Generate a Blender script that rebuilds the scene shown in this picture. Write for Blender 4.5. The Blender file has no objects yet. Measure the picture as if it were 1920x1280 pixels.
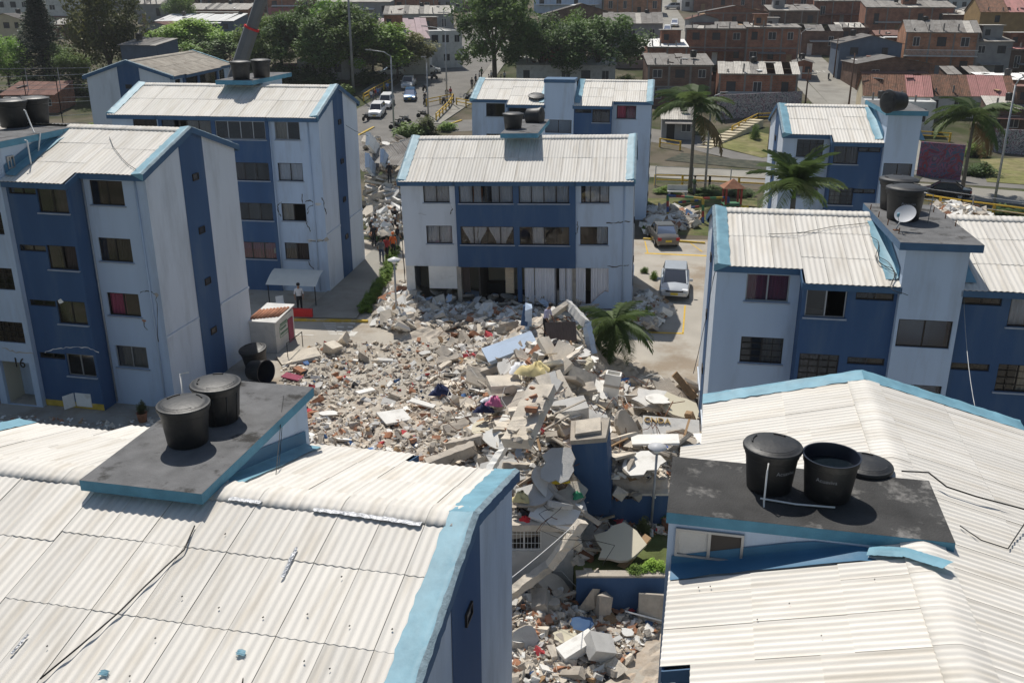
import bpy, bmesh, math, random
from mathutils import Vector, Matrix, Euler
random.seed(11)
R = math.radians
sc = bpy.context.scene
COL = sc.collection
# ---------------------------------------------------------------- camera, sky, sun, exposure
FPX, PITCH, CAMH = 1745.0, R(20.3), 16.8
cd = bpy.data.cameras.new('camera'); cam = bpy.data.objects.new('camera', cd); COL.objects.link(cam)
cam.location = (0, 0, CAMH); cam.rotation_euler = (R(90) - PITCH, 0, 0)
cd.sensor_width = 36; cd.lens = FPX / 1920 * 36; cd.clip_start = .5; cd.clip_end = 3000
sc.camera = cam
SUN_EL, SUN_AZ = 56.0, -19.0            # azimuth from +Y, negative = to the left
w = bpy.data.worlds.new('World'); sc.world = w; w.use_nodes = True
nt = w.node_tree; nt.nodes.clear()
sky = nt.nodes.new('ShaderNodeTexSky'); sky.sky_type = 'NISHITA'; sky.sun_disc = False
sky.sun_elevation = R(SUN_EL); sky.sun_rotation = R(SUN_AZ); sky.air_density = 1.2; sky.dust_density = 1.0
bg = nt.nodes.new('ShaderNodeBackground'); bg.inputs[1].default_value = .07
out = nt.nodes.new('ShaderNodeOutputWorld')
nt.links.new(sky.outputs[0], bg.inputs[0]); nt.links.new(bg.outputs[0], out.inputs[0])
sl = bpy.data.lights.new('sun', 'SUN'); sl.energy = 4.4; sl.angle = R(.53); sl.color = (1, .955, .88)
so = bpy.data.objects.new('sun', sl); COL.objects.link(so); so.location = (0, 0, 60)
_sd = Vector((math.sin(R(SUN_AZ)) * math.cos(R(SUN_EL)), math.cos(R(SUN_AZ)) * math.cos(R(SUN_EL)), math.sin(R(SUN_EL))))
so.rotation_euler = _sd.to_track_quat('Z', 'Y').to_euler()
sc.view_settings.view_transform = 'Standard'; sc.view_settings.look = 'None'
sc.view_settings.exposure = 0; sc.view_settings.gamma = 1; sc.view_settings.use_curve_mapping = False

# ---------------------------------------------------------------- pixel -> place
def ray(px, py):
    a = (px - 960) / FPX; b = (py - 640) / FPX; c, s = math.cos(PITCH), math.sin(PITCH)
    return Vector((a, c - b * s, -s - b * c))
def at_z(px, py, z=0.0):
    d = ray(px, py); return Vector((0, 0, CAMH)) + d * ((z - CAMH) / d.z)
def at_y(px, py, y):
    d = ray(px, py); return Vector((0, 0, CAMH)) + d * (y / d.y)

# ---------------------------------------------------------------- materials
MATS = {}
def mat(name, col, rough=.8, var=.14, scale=2.0, bump=.0, bscale=30.0, spec=.3, metal=0.0, rnd=0.0,
        col2=None, mix=(.5, .62), mscale=1.5, stretch=None, trans=0.0, detail=5.0):
    """noise-varied principled surface; col2 = a second colour (stains, wear) in noise patches"""
    if name in MATS: return MATS[name]
    m = bpy.data.materials.new(name); m.use_nodes = True; n = m.node_tree.nodes; l = m.node_tree.links
    p = n['Principled BSDF']
    p.inputs['Roughness'].default_value = rough; p.inputs['Metallic'].default_value = metal
    p.inputs['Specular IOR Level'].default_value = spec
    tc = n.new('ShaderNodeTexCoord'); src = tc.outputs['Object']
    if stretch:
        mp = n.new('ShaderNodeMapping'); mp.inputs['Scale'].default_value = stretch
        l.new(src, mp.inputs[0]); src = mp.outputs[0]
    oi = n.new('ShaderNodeObjectInfo')
    no = n.new('ShaderNodeTexNoise'); no.noise_dimensions = '4D'; no.inputs['Scale'].default_value = scale; no.inputs['Detail'].default_value = detail
    l.new(src, no.inputs['Vector'])
    mw = n.new('ShaderNodeMath'); mw.operation = 'MULTIPLY'; mw.inputs[1].default_value = 37.0
    l.new(oi.outputs['Random'], mw.inputs[0]); l.new(mw.outputs[0], no.inputs['W'])
    base = n.new('ShaderNodeRGB'); base.outputs[0].default_value = (*col, 1); c = base.outputs[0]
    if col2:
        n2 = n.new('ShaderNodeTexNoise'); n2.noise_dimensions = '4D'; n2.inputs['Scale'].default_value = mscale; n2.inputs['Detail'].default_value = 7; n2.inputs['Roughness'].default_value = .65
        l.new(src, n2.inputs['Vector']); l.new(mw.outputs[0], n2.inputs['W'])
        mr = n.new('ShaderNodeMapRange'); mr.inputs[1].default_value = mix[0]; mr.inputs[2].default_value = mix[1]
        l.new(n2.outputs[0], mr.inputs[0])
        mx = n.new('ShaderNodeMixRGB'); mx.inputs[2].default_value = (*col2, 1)
        l.new(mr.outputs[0], mx.inputs[0]); l.new(c, mx.inputs[1]); c = mx.outputs[0]
    hs = n.new('ShaderNodeHueSaturation')
    mr2 = n.new('ShaderNodeMapRange'); mr2.inputs[1].default_value = .25; mr2.inputs[2].default_value = .75
    mr2.inputs[3].default_value = 1 - var; mr2.inputs[4].default_value = 1 + var
    l.new(no.outputs[0], mr2.inputs[0]); v = mr2.outputs[0]
    if rnd:
        mr3 = n.new('ShaderNodeMapRange'); mr3.inputs[3].default_value = 1 - rnd; mr3.inputs[4].default_value = 1 + rnd
        l.new(oi.outputs['Random'], mr3.inputs[0])
        mu = n.new('ShaderNodeMath'); mu.operation = 'MULTIPLY'; l.new(v, mu.inputs[0]); l.new(mr3.outputs[0], mu.inputs[1]); v = mu.outputs[0]
    l.new(v, hs.inputs['Value']); l.new(c, hs.inputs['Color']); l.new(hs.outputs[0], p.inputs['Base Color'])
    if bump:
        nb = n.new('ShaderNodeTexNoise'); nb.inputs['Scale'].default_value = bscale; nb.inputs['Detail'].default_value = 4
        l.new(src, nb.inputs['Vector'])
        bp = n.new('ShaderNodeBump'); bp.inputs['Strength'].default_value = bump; bp.inputs['Distance'].default_value = .05
        l.new(nb.outputs[0], bp.inputs['Height']); l.new(bp.outputs[0], p.inputs['Normal'])
    if trans:
        p.inputs['Transmission Weight'].default_value = 0
        p.inputs['Subsurface Weight'].default_value = 0
        tr = n.new('ShaderNodeBsdfTranslucent'); ms = n.new('ShaderNodeMixShader'); ms.inputs[0].default_value = trans
        l.new(hs.outputs[0], tr.inputs[0]); l.new(p.outputs[0], ms.inputs[1]); l.new(tr.outputs[0], ms.inputs[2])
        l.new(ms.outputs[0], n['Material Output'].inputs[0])
    MATS[name] = m; return m
def glass_mat(name, tint, refl=.12, clear=.55):
    m = bpy.data.materials.new(name); m.use_nodes = True; n = m.node_tree.nodes; l = m.node_tree.links; n.clear()
    o = n.new('ShaderNodeOutputMaterial'); g = n.new('ShaderNodeBsdfGlossy'); g.inputs['Roughness'].default_value = .03
    t = n.new('ShaderNodeBsdfTransparent'); t.inputs[0].default_value = (*tint, 1)
    d = n.new('ShaderNodeBsdfDiffuse'); d.inputs[0].default_value = (.03, .03, .032, 1)
    fr = n.new('ShaderNodeFresnel'); fr.inputs[0].default_value = 1.5
    ad = n.new('ShaderNodeMath'); ad.operation = 'ADD'; ad.use_clamp = True; ad.inputs[1].default_value = refl - .04
    l.new(fr.outputs[0], ad.inputs[0])
    m1 = n.new('ShaderNodeMixShader'); m1.inputs[0].default_value = clear
    l.new(d.outputs[0], m1.inputs[1]); l.new(t.outputs[0], m1.inputs[2])
    m2 = n.new('ShaderNodeMixShader'); l.new(ad.outputs[0], m2.inputs[0]); l.new(m1.outputs[0], m2.inputs[1]); l.new(g.outputs[0], m2.inputs[2])
    l.new(m2.outputs[0], o.inputs[0]); MATS[name] = m; return m

mat('light_paint', (.48, .58, .715), .8, .08, .8, .25, 60, .2, col2=(.36, .415, .49), mix=(.50, .72), mscale=.9, stretch=(1.1, 1.1, .2))
mat('wall_pale', (.62, .675, .745), .8, .08, .7, .25, 60, .2, col2=(.46, .50, .545), mix=(.50, .72), mscale=.8, stretch=(1.0, 1.0, .22))  # paler copy of the light-blue wall colour
mat('dark_paint', (.050, .105, .215), .75, .12, .9, .25, 60, .25, col2=(.085, .135, .21), mix=(.5, .74), mscale=.9, stretch=(1.1, 1.1, .2))
mat('fascia_paint', (.055, .125, .225), .6, .12, 3, .15, 40, .3)
mat('teal_paint', (.085, .25, .36), .6, .18, 2.5, .3, 25, .3, col2=(.05, .09, .11), mix=(.62, .72), mscale=2.2)
mat('cyan_membrane', (.175, .355, .44), .55, .2, 2.2, .12, 7, .4, col2=(.115, .26, .34), mix=(.48, .72), mscale=1.6)
mat('membrane_shaded', (.045, .15, .26), .55, .15, 2, .1, 8, .35)  # shaded faces of the membrane: their shade put into a darker blue
mat('membrane_worn', (.20, .27, .31), .8, .3, 9, .4, 30, .3)
mat('roof_cement', (.735, .70, .64), .75, .06, 1.6, .1, 90, .2, rnd=.06, col2=(.575, .52, .435), mix=(.48, .76), mscale=1.1, stretch=(2.2, .3, 1))
mat('roof_old', (.42, .38, .32), .85, .2, 2, .2, 60, .2, rnd=.1, col2=(.26, .22, .18), mix=(.45, .7))
mat('slab_top', (.155, .155, .157), .9, .3, 2.2, .5, 30, .25, col2=(.045, .043, .04), mix=(.54, .64), mscale=1.3)
mat('slab_top_worn', (.055, .054, .053), .85, .45, 1.4, .5, 24, .3, col2=(.26, .25, .235), mix=(.56, .68), mscale=1.2)
mat('concrete', (.46, .41, .345), .9, .2, 1.8, .5, 20, .2, rnd=.12, col2=(.28, .26, .24), mix=(.5, .7))
mat('concrete_pale', (.66, .59, .49), .9, .18, 2.2, .5, 22, .2, rnd=.16, col2=(.40, .37, .33), mix=(.52, .7))
mat('plaster_white', (.84, .82, .77), .8, .1, 2, .25, 25, .2, rnd=.1, col2=(.6, .56, .5), mix=(.56, .72))
mat('plaster_grey', (.58, .565, .535), .8, .12, 2, .3, 25, .2, rnd=.1, col2=(.42, .42, .41), mix=(.55, .72))
mat('brick', (.40, .20, .12), .9, .3, 4, .4, 30, .15, rnd=.22, col2=(.42, .32, .25), mix=(.55, .7))
mat('tank_plastic', (.015, .0155, .017), .5, .3, 2, .12, 12, .5, col2=(.05, .047, .043), mix=(.52, .72), mscale=2.5)
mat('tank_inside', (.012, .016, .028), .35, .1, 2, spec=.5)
mat('water', (.008, .013, .018), .04, .05, 2, .06, 9, .6)
mat('white_print', (.30, .31, .33), .7, .25, 30)
mat('white_plastic', (.8, .8, .78), .4, .05)
mat('frame_dark', (.03, .025, .022), .5, .15)
mat('frame_metal', (.32, .33, .34), .4, .1, metal=.6)
mat('sill_concrete', (.36, .40, .46), .8, .15, 4)
mat('curtain_brown', (.105, .08, .07), .9, .2, 3, stretch=(9, 1, .4), rnd=.35)
mat('curtain_white', (.86, .86, .90), .9, .1, 3, stretch=(9, 1, .4), rnd=.08, trans=.08)
mat('curtain_beige', (.36, .31, .24), .9, .15, 3, stretch=(9, 1, .4), rnd=.2)
mat('curtain_wine', (.30, .07, .11), .9, .2, 3, stretch=(9, 1, .4))
mat('interior', (.075, .065, .058), .9, .1)
mat('cream_paint', (.60, .55, .42), .8, .08, 1)
mat('black_metal', (.02, .02, .02), .5, .1)
mat('steel', (.38, .39, .40), .42, .15, 3, metal=.7)
mat('galvanized', (.40, .41, .42), .5, .2, 3, metal=.35)
mat('rust', (.16, .07, .035), .9, .4, 6)
mat('wood', (.34, .22, .12), .8, .25, 3, .2, 20, stretch=(1, 8, 8), rnd=.3)
mat('wood_pale', (.58, .47, .33), .8, .2, 3, .2, 20, stretch=(1, 8, 8), rnd=.2)
glass_mat('window_glass', (.9, .92, .94), .03, .92)
glass_mat('car_glass', (.05, .06, .07), .04, .25)

# ---------------------------------------------------------------- mesh building
class MB:
    def __init__(s): s.v = []; s.f = []; s.m = []
    def add(s, vs, fs, mi=0):
        o = len(s.v); s.v += [tuple(p) for p in vs]
        for f in fs: s.f.append(tuple(i + o for i in f)); s.m.append(mi)
        return s
    def box(s, x0, x1, y0, y1, z0, z1, mi=0):
        return s.add([(x0, y0, z0), (x1, y0, z0), (x1, y1, z0), (x0, y1, z0), (x0, y0, z1), (x1, y0, z1), (x1, y1, z1), (x0, y1, z1)],
              [(0, 3, 2, 1), (4, 5, 6, 7), (0, 1, 5, 4), (1, 2, 6, 5), (2, 3, 7, 6), (3, 0, 4, 7)], mi)
    def obox(s, c, size, rot=(0, 0, 0), mi=0, jit=0.0, rnd=random):
        M = Euler(rot).to_matrix(); h = [k / 2 for k in size]; vs = []
        for z in (-1, 1):
            for x, y in ((-1, -1), (1, -1), (1, 1), (-1, 1)):
                p = Vector((x * h[0], y * h[1], z * h[2]))
                if jit: p += Vector((rnd.uniform(-1, 1) * size[0], rnd.uniform(-1, 1) * size[1], rnd.uniform(-1, 1) * size[2])) * jit
                vs.append(M @ p + Vector(c))
        return s.add(vs, [(0, 3, 2, 1), (4, 5, 6, 7), (0, 1, 5, 4), (1, 2, 6, 5), (2, 3, 7, 6), (3, 0, 4, 7)], mi)
    def quad(s, a, b, c, d, mi=0): return s.add([a, b, c, d], [(0, 1, 2, 3)], mi)
    def tube(s, pts, r, n=6, r1=None, mi=0, cap=True):
        pts = [Vector(p) for p in pts]; k = len(pts); o = len(s.v)
        for i, p in enumerate(pts):
            d = (pts[min(i + 1, k - 1)] - pts[max(i - 1, 0)]).normalized()
            a = d.cross(Vector((0, 0, 1)) if abs(d.z) < .95 else Vector((1, 0, 0))).normalized(); b = d.cross(a)
            rr = r if r1 is None else (r + (r1 - r) * i / (k - 1))
            if isinstance(r, (list, tuple)): rr = r[i]
            for j in range(n):
                t = 2 * math.pi * j / n; s.v.append(tuple(p + (a * math.cos(t) + b * math.sin(t)) * rr))
        for i in range(k - 1):
            for j in range(n):
                s.f.append((o + i * n + j, o + (i + 1) * n + j, o + (i + 1) * n + (j + 1) % n, o + i * n + (j + 1) % n)); s.m.append(mi)
        if cap:
            s.f.append(tuple(o + j for j in range(n))); s.m.append(mi)
            s.f.append(tuple(o + (k - 1) * n + j for j in reversed(range(n)))); s.m.append(mi)
        return s
    def lathe(s, prof, n=24, mi=0, c=(0, 0, 0), cap0=False, cap1=False):
        o = len(s.v); k = len(prof)
        for (r, z) in prof:
            for j in range(n):
                t = 2 * math.pi * j / n; s.v.append((c[0] + r * math.cos(t), c[1] + r * math.sin(t), c[2] + z))
        for i in range(k - 1):
            for j in range(n):
                s.f.append((o + i * n + j, o + i * n + (j + 1) % n, o + (i + 1) * n + (j + 1) % n, o + (i + 1) * n + j)); s.m.append(mi)
        if cap0: s.f.append(tuple(o + j for j in reversed(range(n)))); s.m.append(mi)
        if cap1: s.f.append(tuple(o + (k - 1) * n + j for j in range(n))); s.m.append(mi)
        return s
    def mesh(s, name, mats, smooth=False):
        me = bpy.data.meshes.new(name); me.from_pydata(s.v, [], s.f)
        for m in ([mats] if isinstance(mats, str) else mats): me.materials.append(MATS[m])
        if any(s.m): me.polygons.foreach_set('material_index', s.m)
        if smooth: me.polygons.foreach_set('use_smooth', [True] * len(s.f))
        me.update(); return me
    def build(s, name, mats, parent=None, smooth=False, loc=(0, 0, 0), rot=(0, 0, 0)):
        return obj(name, s.mesh(name, mats, smooth), parent, loc, rot)
def obj(name, me, parent=None, loc=(0, 0, 0), rot=(0, 0, 0), scale=None):
    o = bpy.data.objects.new(name, me); COL.objects.link(o); o.location = loc; o.rotation_euler = rot
    if parent: o.parent = parent
    if scale: o.scale = scale
    return o
def tag(o, label=None, cat=None, group=None, kind=None):
    if label: o['label'] = label
    if cat: o['category'] = cat
    if group: o['group'] = group
    if kind: o['kind'] = kind
    return o
def thing(name, label, cat, loc=(0, 0, 0), rz=0.0, group=None):
    o = bpy.data.objects.new(name, None); COL.objects.link(o); o.location = loc; o.rotation_euler = (0, 0, rz); o.empty_display_size = .3
    return tag(o, label, cat, group)
def copy_tree(o, parent=None):
    c = o.copy(); COL.objects.link(c); c.parent = parent
    for ch in list(o.children): copy_tree(ch, c)
    return c
def shade_auto(o, ang=35):
    me = o.data; me.polygons.foreach_set('use_smooth', [True] * len(me.polygons)); me.set_sharp_from_angle(angle=R(ang)); return o
CACHE = {}
def cached(key, fn):
    if key not in CACHE: CACHE[key] = fn()
    return CACHE[key]
# ---------------------------------------------------------------- corrugated sheets
WP = .177
def sheet_mesh(wd, ln, key='roof_cement'):
    wd, ln = round(wd, 3), round(ln, 3)
    def mk():
        b = MB(); nw = max(2, round(wd / WP)); n = nw * 8; A = .0125; g = .006
        top = []; 
        for i in range(n + 1):
            x = g + (wd - 2 * g) * i / n; z = A * math.cos(2 * math.pi * nw * i / n)
            top.append((x, z))
        vs = [(x, 0, z) for x, z in top] + [(x, ln, z) for x, z in top] + [(x, .001, z - .016) for x, z in top]
        k = n + 1
        fs = [(i, i + 1, k + i + 1, k + i) for i in range(n)] + [(2 * k + i, 2 * k + i + 1, i + 1, i) for i in range(n)]
        b.add(vs, fs)
        b.add([(top[0][0], 0, top[0][1]), (top[0][0], ln, top[0][1]), (top[0][0], ln, top[0][1] - .014), (top[0][0], 0, top[0][1] - .014)], [(0, 1, 2, 3)])
        b.add([(top[-1][0], 0, top[-1][1]), (top[-1][0], ln, top[-1][1]), (top[-1][0], ln, top[-1][1] - .014), (top[-1][0], 0, top[-1][1] - .014)], [(3, 2, 1, 0)])
        me = b.mesh('roof_sheet', key, True); me.set_sharp_from_angle(angle=R(50)); return me
    return cached(('sheet', wd, ln, key), mk)
def ridge_mesh(wd, ang, key='roof_cement'):
    wd = round(wd, 3)
    def mk():
        b = MB(); nw = max(2, round(wd / WP)); n = nw * 8; prof = []
        for t in (-.40, -.20, -.09, 0, .09, .20, .40):
            z = -abs(t) * math.tan(ang) + (.0 if abs(t) > .15 else -.018 * (1 - abs(t) / .15))
            prof.append((t, z, max(.55, min(1, abs(t) / .2))))
        for (y, z, a) in prof:
            for i in range(n + 1): b.v.append((.004 + (wd - .008) * i / n, y, z + .0125 * a * math.cos(2 * math.pi * nw * i / n) + .0125 * (1 - a)))
        k = n + 1
        for r_ in range(len(prof) - 1):
            for i in range(n): b.f.append((r_ * k + i, r_ * k + i + 1, (r_ + 1) * k + i + 1, (r_ + 1) * k + i)); b.m.append(0)
        o = len(b.v)
        for i in range(k): b.v.append((b.v[i][0], b.v[i][1] + .001, b.v[i][2] - .016))
        for i in range(n): b.f.append((o + i, o + i + 1, i + 1, i)); b.m.append(0)
        return b.mesh('ridge_cap', key, True)
    return cached(('ridge', wd, round(ang, 4), key), mk)

# ---------------------------------------------------------------- openings, windows
def wall_holes(b, u0, u1, z0, z1, v, ops, depth=.16, mi=0):
    us = sorted({u0, u1, *[min(max(o[k], u0), u1) for o in ops for k in (0, 1)]}); zs = sorted({z0, z1, *[min(max(o[k], z0), z1) for o in ops for k in (2, 3)]})
    for i in range(len(us) - 1):
        for j in range(len(zs) - 1):
            cu, cz = (us[i] + us[i + 1]) / 2, (zs[j] + zs[j + 1]) / 2
            if any(o[0] < cu < o[1] and o[2] < cz < o[3] for o in ops): continue
            b.quad((us[i], v, zs[j]), (us[i + 1], v, zs[j]), (us[i + 1], v, zs[j + 1]), (us[i], v, zs[j + 1]), mi)
    for (a, c, e, g) in ops:
        d = v + depth
        b.quad((a, v, e), (a, v, g), (a, d, g), (a, d, e), mi); b.quad((c, v, g), (c, v, e), (c, d, e), (c, d, g), mi)
        b.quad((a, v, g), (c, v, g), (c, d, g), (a, d, g), mi); b.quad((c, v, e), (a, v, e), (a, d, e), (c, d, e), mi)
def frame_mesh(wd, ht, n, key, bars):
    def mk():
        b = MB(); t = .045; d = .05
        b.box(0, wd, 0, d, 0, t); b.box(0, wd, 0, d, ht - t, ht); b.box(0, t, .001, d - .001, t, ht - t); b.box(wd - t, wd, .001, d - .001, t, ht - t)
        for i in range(1, n): b.box(wd * i / n - .025, wd * i / n + .025, .002, d - .002, t, ht - t)
        if bars:
            for i in range(1, 4): b.box(t, wd - t, -.02, -.005, ht * i / 4 - .012, ht * i / 4 + .012)
            for i in range(1, 4): b.box(wd * i / 4 - .012, wd * i / 4 + .012, -.032, -.021, 0, ht)
        return b.mesh('window', key)
    return cached(('frame', round(wd, 2), round(ht, 2), n, key, bars), mk)
def curtain_mesh(wd, ht, key, tie=False):
    def mk():
        b = MB(); n = max(6, int(wd * 22)); rows = 7
        for j in range(rows):
            t = j / (rows - 1); s_ = 1 - (.62 * math.sin(t * math.pi / 2) ** 2 if tie else 0)
            for i in range(n + 1): b.v.append((wd * (.5 + (i / n - .5) * s_), .035 * math.sin(i * 1.9 + .6 * math.sin(i * .7)) * (1 + .5 * t), ht * (1 - t)))
        for j in range(rows - 1):
            for i in range(n): b.f.append((j * (n + 1) + i, (j + 1) * (n + 1) + i, (j + 1) * (n + 1) + i + 1, j * (n + 1) + i + 1)); b.m.append(0)
        return b.mesh('curtain', key, True)
    return cached(('cur', round(wd, 2), round(ht, 2), key, tie), mk)
def window(par, place, u0, u1, z0, z1, v, n=2, cur=(), frame='frame_dark', sill=True, bars=False, skip=()):
    """frame in the opening; panes, sill and curtains are its pieces. cur: list of (from, to, material[, tied])"""
    wd, ht = u1 - u0, z1 - z0
    f = obj('window', frame_mesh(wd, ht, n, frame, bars), par); place(f, (u0, v + .07, z0))
    pw = wd / n - .05
    pm = cached(('pane', round(pw, 3), round(ht, 2)), lambda: MB().box(0, pw, 0, .008, 0, ht - .08).mesh('pane', 'window_glass'))
    for i in range(n):
        if i in skip: continue
        obj('pane', pm, f, (wd * i / n + .025, .02, .04))
    if sill:
        sm = cached(('sill', round(wd, 2)), lambda: MB().box(-.06, wd + .06, -.16, .07, -.055, -.004).mesh('sill', 'sill_concrete'))
        obj('sill', sm, f)
    for c in cur:
        cw = (c[1] - c[0]) * wd
        obj('curtain', curtain_mesh(cw, ht + .05, c[2], len(c) > 3), f, (c[0] * wd, .16, -.04))
    return f
def crack(par, place, pts, v, wd=.03, rnd=random, name='crack', m='interior'):
    """jagged crack with the plaster gone: a strip of bare inner wall 4 mm proud of the paint"""
    b = MB(); L_ = []; U_ = []
    for i in range(len(pts) - 1):
        (a, c), (d, e) = pts[i], pts[i + 1]
        for k in range(5 if i < len(pts) - 2 else 6):
            t = k / 5; jx, jz = rnd.uniform(-.04, .04), rnd.uniform(-.04, .04); q = wd * rnd.uniform(.35, 1.5)
            x, z = a + (d - a) * t + jx, c + (e - c) * t + jz
            nx, nz = -(e - c), (d - a); ln = math.hypot(nx, nz) or 1
            L_.append((x + nx / ln * q / 2, 0, z + nz / ln * q / 2)); U_.append((x - nx / ln * q / 2, 0, z - nz / ln * q / 2))
    k = len(L_)
    b.add(L_ + U_, [(i, k + i, k + i + 1, i + 1) for i in range(k - 1)])
    o = b.build(name, m, par); place(o, (0, v - .005, 0)); return o

# ---------------------------------------------------------------- apartment block
def block(label, O, yaw, L, W, ze, rise, front, back=None, rows=4, floor=2.37, roofmat='roof_cement', seed=1, tower=None,
          tower_side='front', gable=('light', 'light'), tilt=(0, 0), flash_w=.42, stripe=True, group='blue apartment blocks', rmid=.5, tail=.85):
    """O: front-left base corner. Local u to the right along the front, v to the back, z up."""
    rn = random.Random(seed)
    t = thing('apartment_block', label, 'apartment block', O, -R(yaw), group)
    if tilt != (0, 0): t.rotation_euler = (R(tilt[0]), R(tilt[1]), -R(yaw))
    def pf(o, p, rz=0): o.location = p; o.rotation_euler.z += rz
    def pb(o, p, rz=0): o.location = (L - p[0], W - p[1], p[2]); o.rotation_euler.z += math.pi + rz
    info = {'t': t, 'pf': pf, 'pb': pb, 'wins': {}}
    vr = W * rmid
    za = math.atan2(rise, vr); zb = math.atan2(rise, W - vr)
    def facade(bays, place, side):
        for bi, B in enumerate(bays):
            u0, u1, off, m = B['u0'], B['u1'], B.get('off', 0), B['m']
            z0 = B.get('z0', 0); z1 = B.get('z1', ze + math.tan(za) * 0 - off * math.tan(za if side == 'f' else zb) - .05)
            ops = [w_[:4] for w_ in B.get('ops', ())]
            b = MB(); wall_holes(b, u0, u1, z0, z1, -off, ops)
            if off > 0:
                d = B.get('back', 0)
                b.quad((u0, d, z0), (u0, -off, z0), (u0, -off, z1), (u0, d, z1)); b.quad((u1, -off, z0), (u1, d, z0), (u1, d, z1), (u1, -off, z1))
                if B.get('cap'): b.quad((u0, d, z0), (u1, d, z0), (u1, -off, z0), (u0, -off, z0))
            o = b.build('wall', m, t); place(o, (0, 0, 0))
            for w_ in B.get('ops', ()):
                kw = w_[4] if len(w_) > 4 else {}
                if kw is None: continue
                info['wins'][(side, bi, round(w_[2], 1))] = window(t, place, *w_[:4], -off, **kw)
    facade(front, pf, 'f')
    if back: facade(back, pb, 'b')
    else: o = MB().quad((0, 0, 0), (L, 0, 0), (L, 0, ze), (0, 0, ze)).build('wall', 'light_paint', t); pb(o, (0, 0, 0))
    # gable ends with the dark painted stripe and slit windows
    for gi, (u, sgn) in enumerate(((0, -1), (L, 1))):
        b = MB(); vs = [(u, 0, 0), (u, W, 0), (u, W, ze), (u, vr, ze + rise), (u, 0, ze)]
        b.add(vs, [(4, 3, 2, 1, 0) if sgn < 0 else (0, 1, 2, 3, 4)])
        b.build('gable_wall', 'wall_pale', t)
        if stripe:
            a, c = W * .36, W * .62; e = .012 * sgn
            zz = lambda v: ze + rise * (v / vr if v < vr else (W - v) / (W - vr)) - .12
            b = MB(); b.add([(u + e, a, 0), (u + e, c, 0), (u + e, c, zz(c)), (u + e, vr, zz(vr)), (u + e, a, zz(a)), (u, a, 0), (u, c, 0)],
                            [(0, 1, 2, 3, 4) if sgn > 0 else (4, 3, 2, 1, 0)])
            b.build('painted_stripe', 'dark_paint', t)
            for k in range(rows):
                zs = ze - .95 - k * floor; vc = a + (c - a) * .42
                f = MB(); w2, h2 = .48, .30
                for (y0, y1, q0, q1) in ((0, w2, 0, .04), (0, w2, h2 - .04, h2), (0, .04, .04, h2 - .04), (w2 - .04, w2, .04, h2 - .04)): f.box(0, .05, y0, y1, q0, q1)
                wo = f.build('window', 'frame_dark', t, loc=(u + (.013 if sgn > 0 else -.063), vc, zs))
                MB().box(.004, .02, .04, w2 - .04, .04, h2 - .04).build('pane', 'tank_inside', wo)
            # plaster band along the first floor
        zb_ = ze - 2.37 * 2.95
        for (v0, v1) in ((0, W * .355), (W * .625, W)):
            MB().box(u + (.004 if sgn > 0 else -.05), u + (.05 if sgn > 0 else -.004), v0, v1, zb_, zb_ + .09).build('plaster_band', 'wall_pale', t)
    # floors
    for k in range(rows + 1):
        z = ze - .25 - k * floor
        if z < -.1: continue
        MB().box(.05, L - .05, .05, W - .05, z - .08, z).build('floor_slab', 'interior', t)
    for up in (.33, .67): MB().box(L * up - .05, L * up + .05, .1, W - .1, 0, ze - .3).build('partition', 'interior', t)
    MB().box(.1, L - .1, W * .45, W * .45 + .08, 0, ze - .3).build('partition', 'interior', t)
    # roof
    def roof_side(bays, place, side):
        ang, run = (za, vr) if side == 'f' else (zb, W - vr)
        for B in bays:
            if B.get('noroof'): continue
            u0, u1 = B['u0'], B['u1']; off = B.get('roff', B.get('off', 0)) + .28
            if u0 == 0: u0 = -.02
            if abs(u1 - L) < 1e-6: u1 = L + .02
            S = (run + off) / math.cos(ang); n = max(1, round((u1 - u0) / .885)); wd = (u1 - u0) / n
            ns = max(2, round(S / 1.85)); ln = S / ns; z_e = ze + rise - (run + off) * math.tan(ang)
            for i in range(n):
                for r_ in range(ns):
                    sm = sheet_mesh(wd, ln + .10 if r_ < ns - 1 else ln, roofmat)
                    y = r_ * ln; lift = .058 + rn.uniform(0, .008) + (i % 2) * .006
                    o = obj('roof_sheet', sm, t); o.rotation_euler = (ang - .012 / ln + rn.uniform(-.0015, .0015), 0, 0)
                    place(o, (u0 + i * wd, -off + y * math.cos(ang), z_e + y * math.sin(ang) + lift))
                if side == 'f':
                    o = obj('ridge_cap', ridge_mesh(wd, ang, roofmat), t, rot=(0, 0, 0)); place(o, (u0 + i * wd, run, ze + rise + .08 + rn.uniform(0, .008)))
            # added dark sheet that stops light leaking through the joints; fascia board
            b = MB(); b.quad((u0 + .03, -off + .12, z_e + .12 * math.tan(ang) - .01), (u1 - .03, -off + .12, z_e + .12 * math.tan(ang) - .01), (u1 - .03, run, ze + rise - .01), (u0 + .03, run, ze + rise - .01))
            o = b.build('roof_light_block', 'interior', t); place(o, (0, 0, 0))
            b = MB(); b.box(u0 - .06, u1 + .06, -off + .03, -off + .08, z_e - .19, z_e + .028); b.box(u0 - .03, u1 + .03, -off + .08, -B.get('off', 0), z_e - .16, z_e - .10)
            o = b.build('fascia', 'fascia_paint', t); place(o, (0, 0, 0))
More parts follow.
